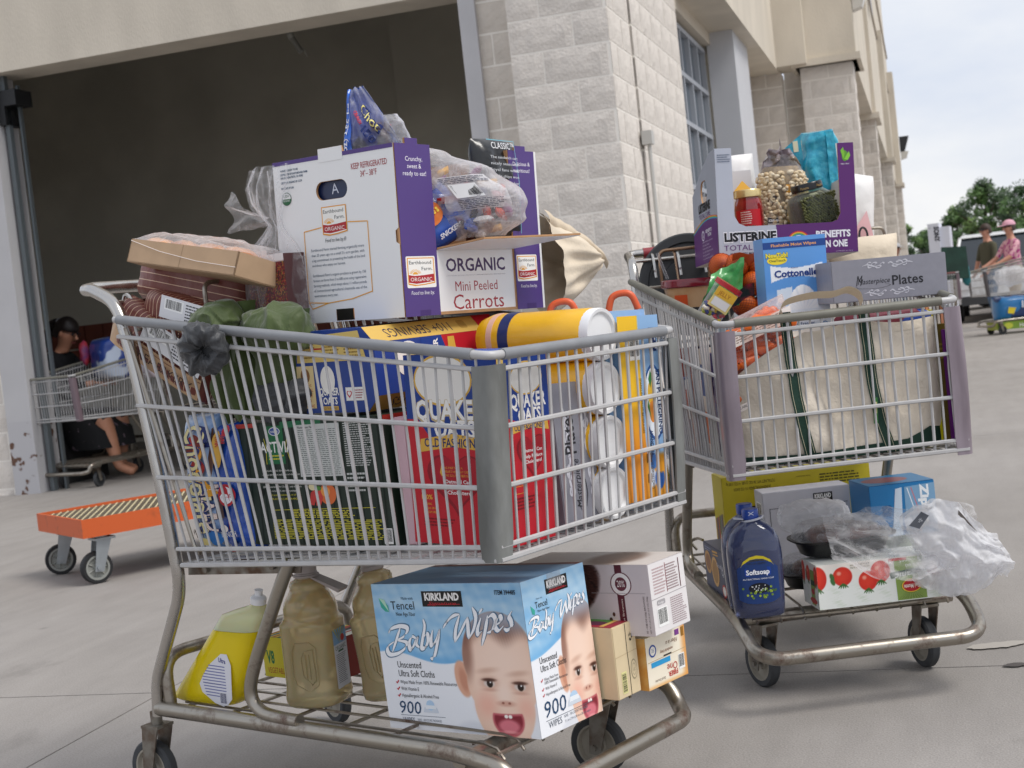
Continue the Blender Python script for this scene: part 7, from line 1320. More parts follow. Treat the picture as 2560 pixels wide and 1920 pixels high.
p.ell(.725, .33, .083, .165, '5a7a34'); p.ell(.725, .33, .078, .155, 'e0b93c'); p.ell(.725, .33, .068, .135, 'b8202a'); p.text('Del Monte', .785, .37, .09, 'f4ece0', w=.12, rot=183, up=1, bold=.02); p.text('8', .965, .30, .15, '26467e', w=.025, rot=182); p.text('PACK', .975, .42, .05, '26467e', w=.045, rot=182); p.text('8-14 1/2 OZ (411g) CANS', .41, .96, .03, '5a5a3a', w=.15, rot=182); p.text('NET WT 7 LB 4 OZ (3.29kg)', .41, .90, .03, '5a5a3a', w=.15, rot=182); p.rect(.56, .92, .70, .98, 'c9302a'); p.done()
p = PR(dm, dd, 'L', off=.0008); p.rect(.55, .05, .80, .85, '86a04e'); p.ell(.68, .15, .22, .07, 'b8302a'); p.rect(.56, .5, .82, .62, '1f4a30'); p.ell(.68, .36, .10, .07, 'b8202a'); p.text('1', .95, .1, .1, '26467e'); p.done()
# hand soap bottles
sp = M('violet_blue_soap', '525c86', .05, coat=.8, v2='626c96', vs=4); b_ = sp.node_tree.nodes['Principled BSDF']; b_.inputs['Transmission Weight'].default_value = .62; b_.inputs['IOR'].default_value = 1.3
capb = M('blue_cap', '123f9a', .3, coat=.3)
def soap(label, loc, yaw, first):
    g = empty('hand_soap_bottle', label, 'soap bottle', loc, (0, 0, yaw), 'blue hand soap bottles'); R_ = [superring(a, b, z, 44, e) for z, a, b, e in ((0, .050, .030, 3), (.005, .0575, .036, 3.2), (.03, .060, .039, 3.2), (.08, .0625, .041, 3), (.13, .064, .042, 2.8), (.155, .0635, .041, 2.6), (.178, .060, .039, 2.4), (.198, .052, .034, 2.3), (.212, .040, .028, 2.2), (.221, .026, .021, 2), (.227, .0175, .0165, 2), (.232, .0155, .0155, 2))]
    MB().rings(R_).obj('bottle', sp, g, ang=60); MB().lathe([(.019, .228), (.0195, .232), (.0195, .248), (.018, .251), (.001, .251)], 24).obj('cap', capb, g)
    if first:
        MB().tube([(.024 * cos(t) + .004, .021 * sin(t), .2265 + .004 * cos(t)) for t in [2 * pi * k / 24 for k in range(24)]], .0028, 6, closed=True).hexa([(-.04, -.008, .231), (-.018, -.012, .228), (-.018, .012, .228), (-.04, .008, .231)], [(-.04, -.008, .234), (-.018, -.012, .231), (-.018, .012, .231), (-.04, .008, .234)]).obj('carry_band', M('clear_band', 'b9bcc8', .2, coat=.4), g)
        f = lambda x, y, o: (x, -(.041 if y > .08 else .0385 + .0025 * y / .08) * (1 - abs(x / .064) ** 3) ** (1 / 3.) - .001 - o, y)
        p = Print(g, (0, 0, 0), (1, 0, 0), (0, 0, 1), 1, 1, 'front_label', fn=f)
        for i in range(10): a, b = -.047 + i * .0094, -.047 + (i + 1) * .0094; q = lambda x: .012 * (abs(x) / .047) ** 3; p.poly([(a, .035 + q(a)), (b, .035 + q(b)), (b, .135 - q(b) * 1.4), (a, .135 - q(a) * 1.4)], '1c3a74', up=0)
        p.poly([(.038, .123), (.031, .136), (.016, .145), (0, .148), (-.016, .145), (-.031, .136), (-.038, .123)], 'dcc92c', up=2); p.text('ELIMINATES', -.016, .134, .0045, '2a2a1c', w=.032, up=1); p.text('99% OF GERMS*', -.022, .127, .0045, '2a2a1c', w=.044)
        p.rrect(-.030, .100, .030, .120, .004, '123f9a'); p.text('Softsoap', -.027, .104, .011, 'f2f4fa', w=.054, bold=.03, up=1); p.text('ANTIBACTERIAL HAND SOAP', -.036, .092, .0035, 'e6e8f0', w=.072)
        p.ell(.0, .072, .024, .012, '111420'); rg = random.Random(3)
        for i in range(34): x = rg.uniform(-.038, .038); y = .045 + rg.random() * .022 + abs(x) * .25; p.ell(x, y, .0028, .0028, ('6f8f2c', 'a3b840', '4a6a2c')[i % 3], n=8, up=0)
        for i in range(16): p.ell(rg.uniform(-.018, .018), rg.uniform(.066, .078), .0015, .0015, 'd9dce0', n=6, up=(1 if i == 0 else 0))
        p.done(); q = Print(g, (-.006, -.0198, .238), (1, 0, 0), (0, 0, 1), .012, .008, 'cap_mark'); q.line([(0, 0), (1, 1)], .15, 'e0e6f2'); q.line([(0, 1), (1, 0)], .15, 'e0e6f2'); q.done()
soap('large blue hand soap bottle with a printed label, at the left of the rack', T2(-.085, -.228, .209), YAW2 + pi / 2 - .1, True)
soap('hand soap refill bottle directly behind the labelled one', T2(-.175, -.222, .209), YAW2 + pi / 2 - .1, False)
# roast chicken tray, second tray, plastic bags
def tray_(label, loc, yaw, sc=1.):
    g = empty('roast_tray', label, 'food tray', loc, (0, 0, yaw), 'black roast chicken trays'); N = 72
    def ring(a, b, z, rip=0): return [(x * (1 + rip * sin(36 * 2 * pi * j / N)), y * (1 + rip * sin(36 * 2 * pi * j / N)), z) for j, (x, y, z) in enumerate(superring(a * sc, b * sc, z, N, 3))]
    MB().rings([ring(.088, .062, 0), ring(.098, .070, .030, .008), ring(.112, .084, .034), ring(.112, .084, .038), ring(.098, .070, .036), ring(.09, .064, .02)]).obj('tray_base', M('black_tray', '0e0f10', .35), g, smooth=False)
    MB().rings([ring(.104, .076, .038), ring(.098, .070, .055, .014), ring(.088, .062, .070, .010), ring(.080, .055, .074)], cap0=False).obj('dome_lid', film('dome_plastic', white=.10, gl=.22, bs=60, rough=.05), g, ang=20)
    cloth(0, 0, .042, .082 * sc, .058 * sc, .026, 5., .2, 16., 30, 16).obj('roast_chicken', M('dark_roast', '3a2018', .3, v2='6b3a26', vs=20, coat=.5), g, weld=True); return g
tray_('black roast chicken tray with a dewy clear dome, resting above the diced tomatoes', T2(-.175, .005, .322), YAW2 + pi / 2 + .08, 1.12)
tray_('second black roast tray showing below and behind the first one', T2(-.33, .00, .215), YAW2 + pi / 2, 1.1)
o = cloth(0, 0, 0, .095, .05, .045, 44., .3, 11., 50, 30).obj('clear_produce_bag', milky, loc=T2(-.36, -.015, .375), rot=(0, 0, YAW2 + pi / 2), weld=True); tag(o, 'hazy produce bag slumped in front of the white handled carton', 'plastic bag')
def drape(u, v):
    x = -.11 + u * .36; t = .095 - .10 * max(0, u - .45) - .06 * max(0, .3 - u) * 3; z = .062 + (v * (t + .055)) - .035 * sin(u * 4.2) + .014 * nz((u * 6, v * 4, 0), 1.) - .05 * u; y = -.045 + .06 * v - .05 * sin(u * pi) * (1 - v) + .028 * nz((u * 5, v * 5, 3), 1.2) + .010 * nz((u * 14, v * 14, 5), 1.); return (x, y, z)
dr = empty('thin_plastic_bag', 'thin translucent produce bag blowing over the roast chicken tray', 'plastic bag', T2(-.07, .05, .268), (0, 0, YAW2 + pi / 2)); MB().grid(drape, 60, 44).obj('film', film('produce_film', white=.16, gl=.34, bs=24, rough=.15), dr, ang=85)
def drape2(u, v):
    x = -.02 + u * .21 + .015 * sin(v * 5); z = .02 + (v - .42) * (.10 + .13 * sin(pi * min(1, .12 + u * .95))) + .012 + .012 * nz((u * 5, v * 5, 9), 1.2) - .035 * u; y = -.02 - .04 * sin(u * pi * .9) * sin(v * pi) + .026 * nz((u * 5, v * 5, 7), 1.3) + .009 * nz((u * 15, v * 15, 2), 1.); return (x, y, z)
d2 = empty('white_plastic_bag', 'crumpled white plastic bag billowing out over the right end of the lower rack', 'plastic bag', T2(-.03, .145, .293), (0, 0, YAW2 + pi / 2))
MB().grid(drape2, 60, 50).obj('film', film('white_bag_film', white=.52, gl=.30, bs=20, rough=.3), d2, ang=85); MB().grid(lambda u, v: tuple(Vector(drape2(u, v)) + Vector((.0, .035, -.004))), 40, 30).obj('back_film', film('white_bag_film'), d2, ang=85)
p = Print(d2, (0, 0, 0), (1, 0, 0), (0, 0, 1), 1, 1, fn=lambda x, y, o: tuple(Vector(drape2(x, y)) + Vector((0, -.004 - o, .002)))); p.poly([(.02, .84), (.18, .92), (.24, .84), (.10, .76)], '4a4d54'); p.text('40%', .10, .83, .03, 'c9ccd2', w=.06, up=1); p.poly([(.55, .90), (.75, .84), (.74, .80), (.54, .86)], '6a6460'); p.done()
# ------------------------------------------------------------------ background: flat cart, far carts, people, vehicles, trees
ora = M('orange_paint', 'c85a26', .5, v2='8a4626', vs=14, lo_=.58, hi_=.75, detail=8); perf = M('deck_olive', '5a5040', .6, var=.2, vs=20)
fc = empty('platform_cart', 'orange flatbed platform cart with a perforated deck standing behind the front cart', 'platform cart', (-1.90, 6.07, 0), (0, 0, radians(36)))
LN, WD, ZD = 1.55, .60, .285
mb = MB(); mb.box(0, -.0, ZD - .075, LN, .012, ZD + .006); mb.box(0, WD - .012, ZD - .075, LN, WD, ZD + .006); mb.box(0, .012, ZD - .075, .012, WD - .012, ZD + .006); mb.box(LN - .012, .012, ZD - .075, LN, WD - .012, ZD + .006)
mb.obj('deck_frame', ora, fc, smooth=False); MB().box(.012, .012, ZD - .02, LN - .012, WD - .012, ZD - .006).obj('deck', perf, fc, smooth=False)
kn = MB(); dimple = M('deck_stud', 'c9bb92', .5)
for i in range(44):
    for j in range(17):
        x, y = .035 + i * .034 + (j % 2) * .017, .035 + j * .0335
        kn.add([(x - .004, y - .004, ZD - .006), (x + .004, y - .004, ZD - .006), (x + .004, y + .004, ZD - .006), (x - .004, y + .004, ZD - .006), (x, y, ZD - .001)], [(0, 1, 4), (1, 2, 4), (2, 3, 4), (3, 0, 4)])
kn.obj('deck_studs', dimple, fc, smooth=False)['kind'] = 'stuff'
gz = M('galvanised_fork', 'a3a9ad', .4, metal=.6, var=.1, vs=12); blt = M('black_tyre', '1d1e20', .7); wr_ = M('grey_wheel', '8f918c', .5)
def big_caster(x, y, yaw):
    g = empty('caster'); g.parent = fc; g.location = (x, y, 0); g.rotation_euler = (0, 0, yaw); r = .070; mb = MB()
    for s in (-1, 1): mb.hexa([(-.055, s * .030 - .002, r - .015), (-.015, s * .030 - .002, r - .02), (-.015, s * .030 + .002, r - .02), (-.055, s * .030 + .002, r - .015)], [(-.03, s * .030 - .002, .19), (.035, s * .030 - .002, .19), (.035, s * .030 + .002, .19), (-.03, s * .030 + .002, .19)])
    mb.box(-.04, -.045, .188, .05, .045, .198).tube([(0, 0, .195), (0, 0, .212)], .03, 12).tube([(-.035, -.038, r), (-.035, .038, r)], .010, 8); mb.obj('fork', gz, g)
    Mx = Matrix.Translation((-.035, 0, r)) @ Matrix.Rotation(pi / 2, 4, 'X')
    MB().lathe([(r * .78, -.02), (r * .96, -.02), (r, -.012), (r, .012), (r * .96, .02), (r * .78, .02), (r * .78, -.02)], 36, 0, Mx).obj('tyre', blt, g)
    MB().lathe([(.005, -.018), (r * .25, -.018), (r * .3, -.008), (r * .6, -.008), (r * .66, -.019), (r * .79, -.019), (r * .79, .019), (r * .66, .019), (r * .6, .008), (r * .3, .008), (r * .25, .018), (.005, .018)], 32, 0, Mx).obj('rim', wr_, g)
    sp = MB()
    for k in range(7): a = k * 2 * pi / 7; sp.tube([(-.035 + r * .25 * cos(a), -.010, r + r * .25 * sin(a)), (-.035 + r * .66 * cos(a), -.010, r + r * .66 * sin(a))], .004, 4)
    sp.obj('spokes', wr_, g)
for x, y, w in ((.10, .07, .05), (.10, WD - .07, -.3), (LN - .12, .07, .2), (LN - .12, WD - .07, .1)): big_caster(x, y, w)
MB().box(.02, .02, .208, .24, WD - .02, .214).box(LN - .24, .02, .208, LN - .02, WD - .02, .214).obj('mounting_plate', ora, fc, smooth=False)
# carts further away
def far_cart(label, x, y, yaw, guard, sleeve, sc=1., group='shopping carts in the background'):
    r = make_cart(label, (x, y, yaw), P1, sleeve, guard, -.05, detail=False, group=group, wires=(33, 21)); r.scale = (sc,) * 3; return r
guardv = M('purple_grey_guard', '6f5f66', .45)
bgx, bgy, bgyaw = -3.50, 10.78, radians(-122)
far_cart('shopping cart in the shade of the open doorway, beside the seated woman', bgx, bgy, bgyaw, guardv, sleeve2, .96)
BG = (bgx, bgy, bgyaw)
bx = empty('diaper_pack', 'blue and white plastic-wrapped pack in the doorway cart', 'pack', at(BG, -.72, -.05, .80), (0, 0, bgyaw + 1.2)); pillow(w=.40, h=.34, d=.28, nu=20, nv=16, p=5, wr=.01, seed=3.).obj('wrap', M('blue_white_wrap', '24408c', .3, v2='b9c4d6', vs=5, coat=.4, detail=2, lo_=.5, hi_=.53), bx, weld=True)
o = pillow(w=.10, h=.20, d=.08, nu=10, nv=10, wr=.01, seed=6.).obj('red_bag', M('red_coral_bag', 'c8404a', .4, v2='2c3c80', vs=9, detail=2), loc=at(BG, -.66, -.30, .93), rot=(0, 0, bgyaw + 1.), weld=True); tag(o, 'coral red bag at the corner of the doorway cart', 'bag')
o = pillow(w=.24, h=.34, d=.12, nu=14, nv=12, wr=.015, seed=8.).obj('pale_bag', M('pale_bag', 'c9bcc0', .5), loc=at(BG, -.80, .26, .78), rot=(0, 0, bgyaw + 1.2), weld=True); tag(o, 'pale plastic bag hanging at the back of the doorway cart', 'plastic bag')

def skin_body(name, verts, edges, mats, segmat, parent, sub=2):
    """verts: {name:(co,(rx,ry))}; edges: [(a,b,mat_index)]; one continuous skinned surface, faces take the material of the nearest bone"""
    names = list(verts); me = bpy.data.meshes.new(name); me.from_pydata([verts[n][0] for n in names], [(names.index(a), names.index(b)) for a, b, _ in edges], []); o = bpy.data.objects.new(name, me); COL.objects.link(o)
    md_ = o.modifiers.new('skin', 'SKIN'); md_.use_smooth_shade = True
    for i, n in enumerate(names): me.skin_vertices[0].data[i].radius = verts[n][1] if isinstance(verts[n][1], tuple) else (verts[n][1],) * 2; me.skin_vertices[0].data[i].use_root = (i == 0)
    s = o.modifiers.new('sub', 'SUBSURF'); s.levels = sub; s.render_levels = sub
    dg = bpy.context.evaluated_depsgraph_get(); m2 = bpy.data.meshes.new_from_object(o.evaluated_get(dg)); bpy.data.objects.remove(o); m2.name = name
    m2.materials.clear()
    for m_ in mats: m2.materials.append(m_)
    seg = [(Vector(verts[a][0]), Vector(verts[b][0]), k) for a, b, k in edges]; idx = []
    for p_ in m2.polygons:
        c = p_.center; best = (1e9, 0)
        for a, b, k in seg:
            d = b - a; t = max(0, min(1, (c - a).dot(d) / max(1e-9, d.length_squared))); q = (c - (a + d * t)).length
            if q < best[0]: best = (q, k)
        idx.append(best[1])
    m2.polygons.foreach_set('material_index', idx); m2.polygons.foreach_set('use_smooth', [True] * len(m2.polygons)); ob = bpy.data.objects.new(name, m2); return link(ob, parent)
def sph(mb, c, r, n=14, m_=10, sc=(1, 1, 1)): return mb.grid(lambda u, v: (c[0] + r * sc[0] * sin(v * pi) * cos(u * 2 * pi), c[1] + r * sc[1] * sin(v * pi) * sin(u * 2 * pi), c[2] - r * sc[2] * cos(v * pi)), n, m_, wrapu=True)
skin = M('skin', 'b98368', .5, var=.05, vs=20); skin2 = M('skin_light', 'c08a72', .5); blkc = M('black_clothes', '0e0f13', .85, v2='16171c', vs=20); haird = M('dark_hair', '1c1412', .5, bump=.6, bs=120)
# local frame: +x faces forward, z up
def head_parts(g, hx, hz, hairm, kind, sk, look=0.):
    h = empty('head_details'); h.parent = g; h.location = (hx, 0, hz); h.rotation_euler = (0, look, 0)
    MB().tube([(.082, 0, .012), (.106, 0, -.022), (.088, 0, -.032)], [.010, .015, .010], 8).obj('nose', sk, h)
    m_ = MB(); 
    for s in (-1, 1): sph(m_, (.078, s * .030, .012), .011, 8, 6)
    m_.obj('eyes', M('eye_dark', '20181a', .2), h); MB().tube([(.083, -.022, -.058), (.090, 0, -.060), (.083, .022, -.058)], .006, 6).obj('mouth', M('lips', '94504a', .5), h)
    m_ = MB()
    for s in (-1, 1): sph(m_, (-.005, s * .078, -.01), .026, 8, 6, (.7, .35, 1.1))
    m_.obj('ears', sk, h)
    def cap(u, v): t, q = u * 2 * pi, v * pi * .60; P_ = Vector((-.018 + .104 * sin(q) * cos(t), .090 * sin(q) * sin(t), .010 + .118 * cos(q))); lift = (.05 if cos(t) > .2 else -.03) * v * v; s_ = 1 + .03 * nz((cos(t) * 4, sin(t) * 4, v * 6), 2); return (P_.x * s_, P_.y * s_, P_.z + lift)
    if kind != 'bald': MB().grid(cap, 28, 10, wrapu=True).obj('hair', hairm, h)
    if kind == 'ponytail': MB().tube(smooth_path([(-.09, 0, .05), (-.15, .01, .03), (-.185, .02, -.06), (-.17, .03, -.17), (-.15, .03, -.22)], 5), [.028] * 6 + [.036] * 6 + [.03] * 6 + [.008] * 3, 10).obj('ponytail', hairm, h); MB().tube([(-.09, 0, .055), (-.11, 0, .05)], .03, 10).obj('hair_tie', M('hair_tie', '8a8a90', .5), h)
    return h
w_g = empty('person', 'woman in black with a dark ponytail and glasses sitting bent forward in the doorway', 'person', (-3.62, 11.62, 0), (0, 0, radians(-22)))
V_ = dict(pelvis=((-.10, 0, .50), (.15, .17)), waist=((-.10, 0, .66), (.12, .14)), chest=((-.06, 0, .90), (.12, .16)), neckb=((.0, 0, 1.06), (.06, .07)), neck=((.03, 0, 1.11), (.045, .05)), headc=((.07, 0, 1.19), (.083, .078)), headt=((.075, 0, 1.245), (.078, .074)),
 shl=((-.03, .15, 1.0), .055), ell=((.10, .24, .78), .040), wrl=((.30, .12, .78), .026), hal=((.36, .08, .79), .026), shr=((-.03, -.15, 1.0), .055), elr=((.10, -.24, .78), .040), wrr=((.30, -.12, .78), .026), har=((.36, -.08, .79), .026),
 hil=((.0, .10, .48), .11), knl=((.42, .12, .50), .085), anl=((.36, .12, .10), .040), ftl=((.50, .13, .045), .034), hir=((.0, -.10, .48), .11), knr=((.42, -.12, .50), .085), anr=((.50, -.10, .10), .040), ftr=((.64, -.09, .045), .034))
E_ = [('pelvis', 'waist', 0), ('waist', 'chest', 0), ('chest', 'neckb', 0), ('neckb', 'neck', 1), ('neck', 'headc', 1), ('headc', 'headt', 1), ('chest', 'shl', 0), ('shl', 'ell', 0), ('ell', 'wrl', 0), ('wrl', 'hal', 1), ('chest', 'shr', 0), ('shr', 'elr', 0), ('elr', 'wrr', 0), ('wrr', 'har', 1), ('pelvis', 'hil', 0), ('hil', 'knl', 0), ('knl', 'anl', 1), ('anl', 'ftl', 1), ('pelvis', 'hir', 0), ('hir', 'knr', 0), ('knr', 'anr', 1), ('anr', 'ftr', 1)]
skin_body('body', V_, E_, [blkc, skin], None, w_g); hd_ = head_parts(w_g, .075, 1.215, haird, 'ponytail', skin, .45)
m_ = MB()
for s in (-1, 1): m_.tube([(.095, s * .03 + .020 * cos(t), .012 + .014 * sin(t)) for t in [2 * pi * k / 12 for k in range(12)]], .0025, 5, closed=True).tube([(.092, s * .05, .014), (-.01, s * .078, .012)], .002, 4)
m_.obj('glasses', M('glasses_dark', '151517', .3), hd_)
MB().rings([superring(.20, .24, .50, 24, 3, .20), superring(.24, .25, .40, 24, 3, .26), superring(.22, .24, .26, 24, 3, .30)], cap0=False, cap1=False).obj('skirt', M('floral_black_skirt', '0f1014', .9, v2='6a5a66', vs=16, lo_=.66, hi_=.68, detail=2), w_g)
def hand(parent, c, d, sk):
    """small mitten-free hand: palm and five fingers pointing along d"""
    c = Vector(c); d = Vector(d).normalized(); s_ = Vector((0, 0, 1)).cross(d).normalized(); m_ = MB()
    for i in range(4): b = c + s_ * (i - 1.5) * .017; L_ = (.055, .065, .06, .048)[i]; m_.tube([b, b + d * L_ * .5 - Vector((0, 0, .006)), b + d * L_ - Vector((0, 0, .022))], [.0085, .0078, .006], 6)
    m_.tube([c - s_ * .03 - d * .03, c - s_ * .048 + d * .0, c - s_ * .045 + d * .03], [.010, .009, .007], 6); return m_.obj('fingers', sk, parent)
for s in (-1, 1): hand(w_g, (.385, s * .075, .785), (1, -s * .3, -.2), skin)
o = MB().box(-.28, -.28, 0, .22, .28, .40).obj('bench', M('dark_bench', '2b2a2a', .7), loc=(-3.74, 11.69, 0), rot=(0, 0, radians(-22))); tag(o, 'low dark seat under the woman in the doorway', 'bench')
# couple with carts on the right
tee = M('olive_tee', '4c4a38', .85); jeans = M('blue_jeans', '5a708a', .85, var=.15, vs=20); floral = M('pink_floral_top', 'd9a8b0', .8, v2='a8307a', vs=22, detail=1, lo_=.52, hi_=.56); shorts = M('pale_trousers', 'c2b8a8', .8); shoe = M('dark_shoe', '2a2624', .7)
def stander(label, x, y, yaw, sc, top, leg, sk, arm_l, arm_r, kind, hairm, bare_arm=True):
    g = empty('person', label, 'person', (x, y, 0), (0, 0, yaw)); g.scale = (sc,) * 3
    V_ = dict(pelvis=((0, 0, .95), (.13, .17)), waist=((0, 0, 1.10), (.12, .155)), chest=((.0, 0, 1.32), (.13, .18)), neckb=((0, 0, 1.47), (.07, .08)), neck=((.01, 0, 1.54), (.05, .055)), headc=((.03, 0, 1.62), (.085, .078)), headt=((.028, 0, 1.70), (.085, .076)),
     shl=((0, .19, 1.42), .058), ell=((*arm_l[0],), .042), wrl=((*arm_l[1],), .028), shr=((0, -.19, 1.42), .058), elr=((*arm_r[0],), .042), wrr=((*arm_r[1],), .028), hal=((arm_l[1][0] + .07, arm_l[1][1], arm_l[1][2] - .02), .026), har=((arm_r[1][0] + .07, arm_r[1][1], arm_r[1][2] - .02), .026),
     hil=((0, .09, .90), .10), knl=((.05, .10, .50), .068), anl=((-.02, .10, .10), .045), ftl=((.12, .11, .045), .040), hir=((0, -.09, .90), .10), knr=((-.03, -.10, .50), .068), anr=((-.12, -.10, .10), .045), ftr=((.02, -.11, .045), .040))
    a = 1 if bare_arm else 0
    E2 = [('pelvis', 'waist', 0), ('waist', 'chest', 0), ('chest', 'neckb', 0), ('neckb', 'neck', 1), ('neck', 'headc', 1), ('headc', 'headt', 1), ('chest', 'shl', 0), ('shl', 'ell', 0), ('ell', 'wrl', a), ('wrl', 'hal', 1), ('chest', 'shr', 0), ('shr', 'elr', 0), ('elr', 'wrr', a), ('wrr', 'har', 1), ('pelvis', 'hil', 2), ('hil', 'knl', 2), ('knl', 'anl', 2), ('anl', 'ftl', 3), ('pelvis', 'hir', 2), ('hir', 'knr', 2), ('knr', 'anr', 2), ('anr', 'ftr', 3)]
    skin_body('body', V_, E2, [top, sk, leg, shoe], None, g); h = head_parts(g, .03, 1.665, hairm, kind, sk)
    for q in (arm_l, arm_r): hand(g, (q[1][0] + .09, q[1][1], q[1][2] - .03), (1, 0, -.3), sk)
    return g, h
brn = M('brown_hair', '3a2a22', .6)
g1, h1 = stander('man in a dark olive t-shirt and sunglasses standing beside the woman in the pink cap', 7.40, 21.6, radians(-165), .87, tee, jeans, skin2, ((.06, .26, 1.15), (.22, .24, .93)), ((.04, -.27, 1.15), (.12, -.28, .90)), 'short', brn)
MB().box(.075, -.065, -.004, .100, .065, .030).tube([(.09, -.07, .018), (-.01, -.085, .014)], .004, 4).tube([(.09, .07, .018), (-.01, .085, .014)], .004, 4).obj('sunglasses', M('sunglasses', '121214', .2), h1)
g2, h2 = stander('woman in a pink cap and pink floral top pushing the rightmost cart', 7.40, 20.6, radians(190), .86, floral, shorts, skin2, ((.16, .22, 1.18), (.42, .16, 1.06)), ((.16, -.22, 1.18), (.42, -.16, 1.06)), 'short', brn)
pk = M('pink_cap', 'd9a4b4', .7); m_ = MB(); m_.grid(lambda u, v: (-.012 + .112 * sin(v * pi * .5) * cos(u * 2 * pi), .098 * sin(v * pi * .5) * sin(u * 2 * pi), .045 + .095 * cos(v * pi * .5)), 24, 8, wrapu=True); m_.hexa([(.07, -.075, .045), (.185, -.045, .030), (.185, .045, .030), (.07, .075, .045)], [(.07, -.075, .055), (.185, -.045, .036), (.185, .045, .036), (.07, .075, .055)]); m_.obj('cap', pk, h2)
g3, h3 = stander('person in a pale grey cap far behind the plates box near the last pier', 7.35, 26.5, radians(-40), .84, M('dark_tee', '2c2f3a', .8), jeans, skin2, ((.06, .26, 1.15), (.18, .24, .93)), ((.04, -.27, 1.15), (.12, -.28, .90)), 'short', brn)
m_ = MB(); m_.grid(lambda u, v: (-.012 + .112 * sin(v * pi * .5) * cos(u * 2 * pi), .098 * sin(v * pi * .5) * sin(u * 2 * pi), .045 + .095 * cos(v * pi * .5)), 20, 6, wrapu=True); m_.hexa([(.07, -.07, .045), (.17, -.045, .030), (.17, .045, .030), (.07, .07, .045)], [(.07, -.07, .055), (.17, -.045, .036), (.17, .045, .036), (.07, .07, .055)]); m_.obj('cap', M('grey_cap', 'b4b6ba', .7), h3)
far_cart('shopping cart with a dark green bag hung on it, nearer to the parked cars', 5.45, 17.95, radians(-103), guardv, M('grey_red_rim', '8a5a5a', .5), .98)
far_cart('rightmost shopping cart, pushed by the woman in the pink cap', 6.28, 18.9, radians(184), M('dark_guard', '4a4648', .5), sleeve2, .95)
CA = (5.45, 17.95, radians(-103)); CB = (6.28, 18.9, radians(184))
o = MB().hexa([(-.17, -.08, 0), (.17, -.08, 0), (.17, .08, 0), (-.17, .08, 0)], [(-.14, -.05, .42), (.16, -.05, .40), (.16, .05, .40), (-.14, .05, .42)]).obj('green_bag', M('dark_green_bag', '1c3d33', .7, var=.2, vs=8), loc=(5.72, 18.0, .80), rot=(0, 0, -.3)); tag(o, 'dark green shopping bag standing in the cart next to the plates box', 'bag')
o = cloth(0, 0, 0, .06, .04, .13, 9., .3, 8., 20, 14).obj('teal_cloth', M('teal_cloth', '1f6a70', .7), loc=(5.84, 17.95, .84)); tag(o, 'teal cloth hanging below the dark green bag', 'cloth')
o = MB().box(-.05, -.22, 0, -.02, .22, .22).obj('child_seat_flap', M('red_seat_flap', 'a8453c', .5), loc=at(CA, -.86, 0, .86), rot=(0, 0, CA[2])); tag(o, 'red child seat flap folded up in the cart with the green bag', 'seat flap')
tw = empty('paper_towel_pack', 'bright blue wrapped pack on the lower rack of the rightmost cart', 'pack', at(CB, -.50, .0, .20), (0, 0, CB[2] + pi)); pillow(w=.62, h=.32, d=.34, nu=20, nv=14, p=6, wr=.006, seed=4.).obj('wrap', M('bright_blue_wrap', '1678b8', .3, v2='17386e', vs=3.2, detail=1, lo_=.5, hi_=.52, coat=.4), tw, weld=True)
p = Print(tw, (-.2, -.20, .08), (1, 0, 0), (0, 0, 1), .4, .2); p.poly([(.0, .1), (.2, .0), (.3, .4), (.05, .5)], 'e0c82c'); p.text('12', .5, .4, .4, 'e6ecf4', w=.3, bold=.05, up=1); p.done()
gb_ = carton('green_carton', 'green and yellow carton under the bright blue pack on the rightmost cart', 'box', tuple(at(CB, -.82, -.15, .205)), (math.degrees(CB[2]) + 180, 0, 0), (.60, .34, .10), ink('a8b43c')); gb_.location = at(CB, -.16, .17, .06); p = PR(gb_, (.60, .34, .10), 'F'); p.rect(0, 0, 1, 1, '7fa03a'); p.text('Huggies', .5, .2, .5, 'e6e8e0', w=.35, bold=.03); p.ell(.25, .5, .1, .4, 'c9d04a'); p.done()
tw.location.z = .175
o = cloth(0, 0, 0, .22, .12, .13, 19., .3, 7., 24, 16).obj('clear_bag_pile', milky, loc=at(CB, -.45, 0, .75)); tag(o, 'heap of clear and white bags in the basket of the rightmost cart', 'plastic bags')
o = MB().box(-.03, -.24, 0, 0, .24, .40).obj('red_box', M('dark_red_box', '8a2438', .6), loc=at(CB, -.90, 0, .58), rot=(0, 0, CB[2])); tag(o, 'dark red panel at the handle end of the rightmost cart', 'box')
tv = empty('tall_carton', 'tall white carton standing upright beyond the plates box, side printed in dark letters', 'carton', (6.33, 21.0, 0), (0, 0, radians(-22))); MB().box(0, 0, 0, .16, .55, 1.62).box(.16, .05, 0, .30, .50, 1.56).obj('carton_body', M('tv_board', 'd2d4de', .6), tv, smooth=False)
p = Print(tv, (0, 0, .9), (1, 0, 0), (0, 0, 1), .16, .7); p.text('SONY', .62, .95, .09 * .16, '2a2c38', w=.34, rot=-90, bold=.05); p.text('SONY', .55, .96, .10, '2a2c38', w=.32, rot=-90, bold=.05); p.text('HD', .08, .92, .04, '6a6c78', w=.2); p.done(); p = Print(tv, (.16, .05, .9), (1, 0, 0), (0, 0, 1), .14, .6); p.poly([(.3, .0), (.9, .05), (.9, .45), (.4, .5)], '7f9cc4'); p.done()
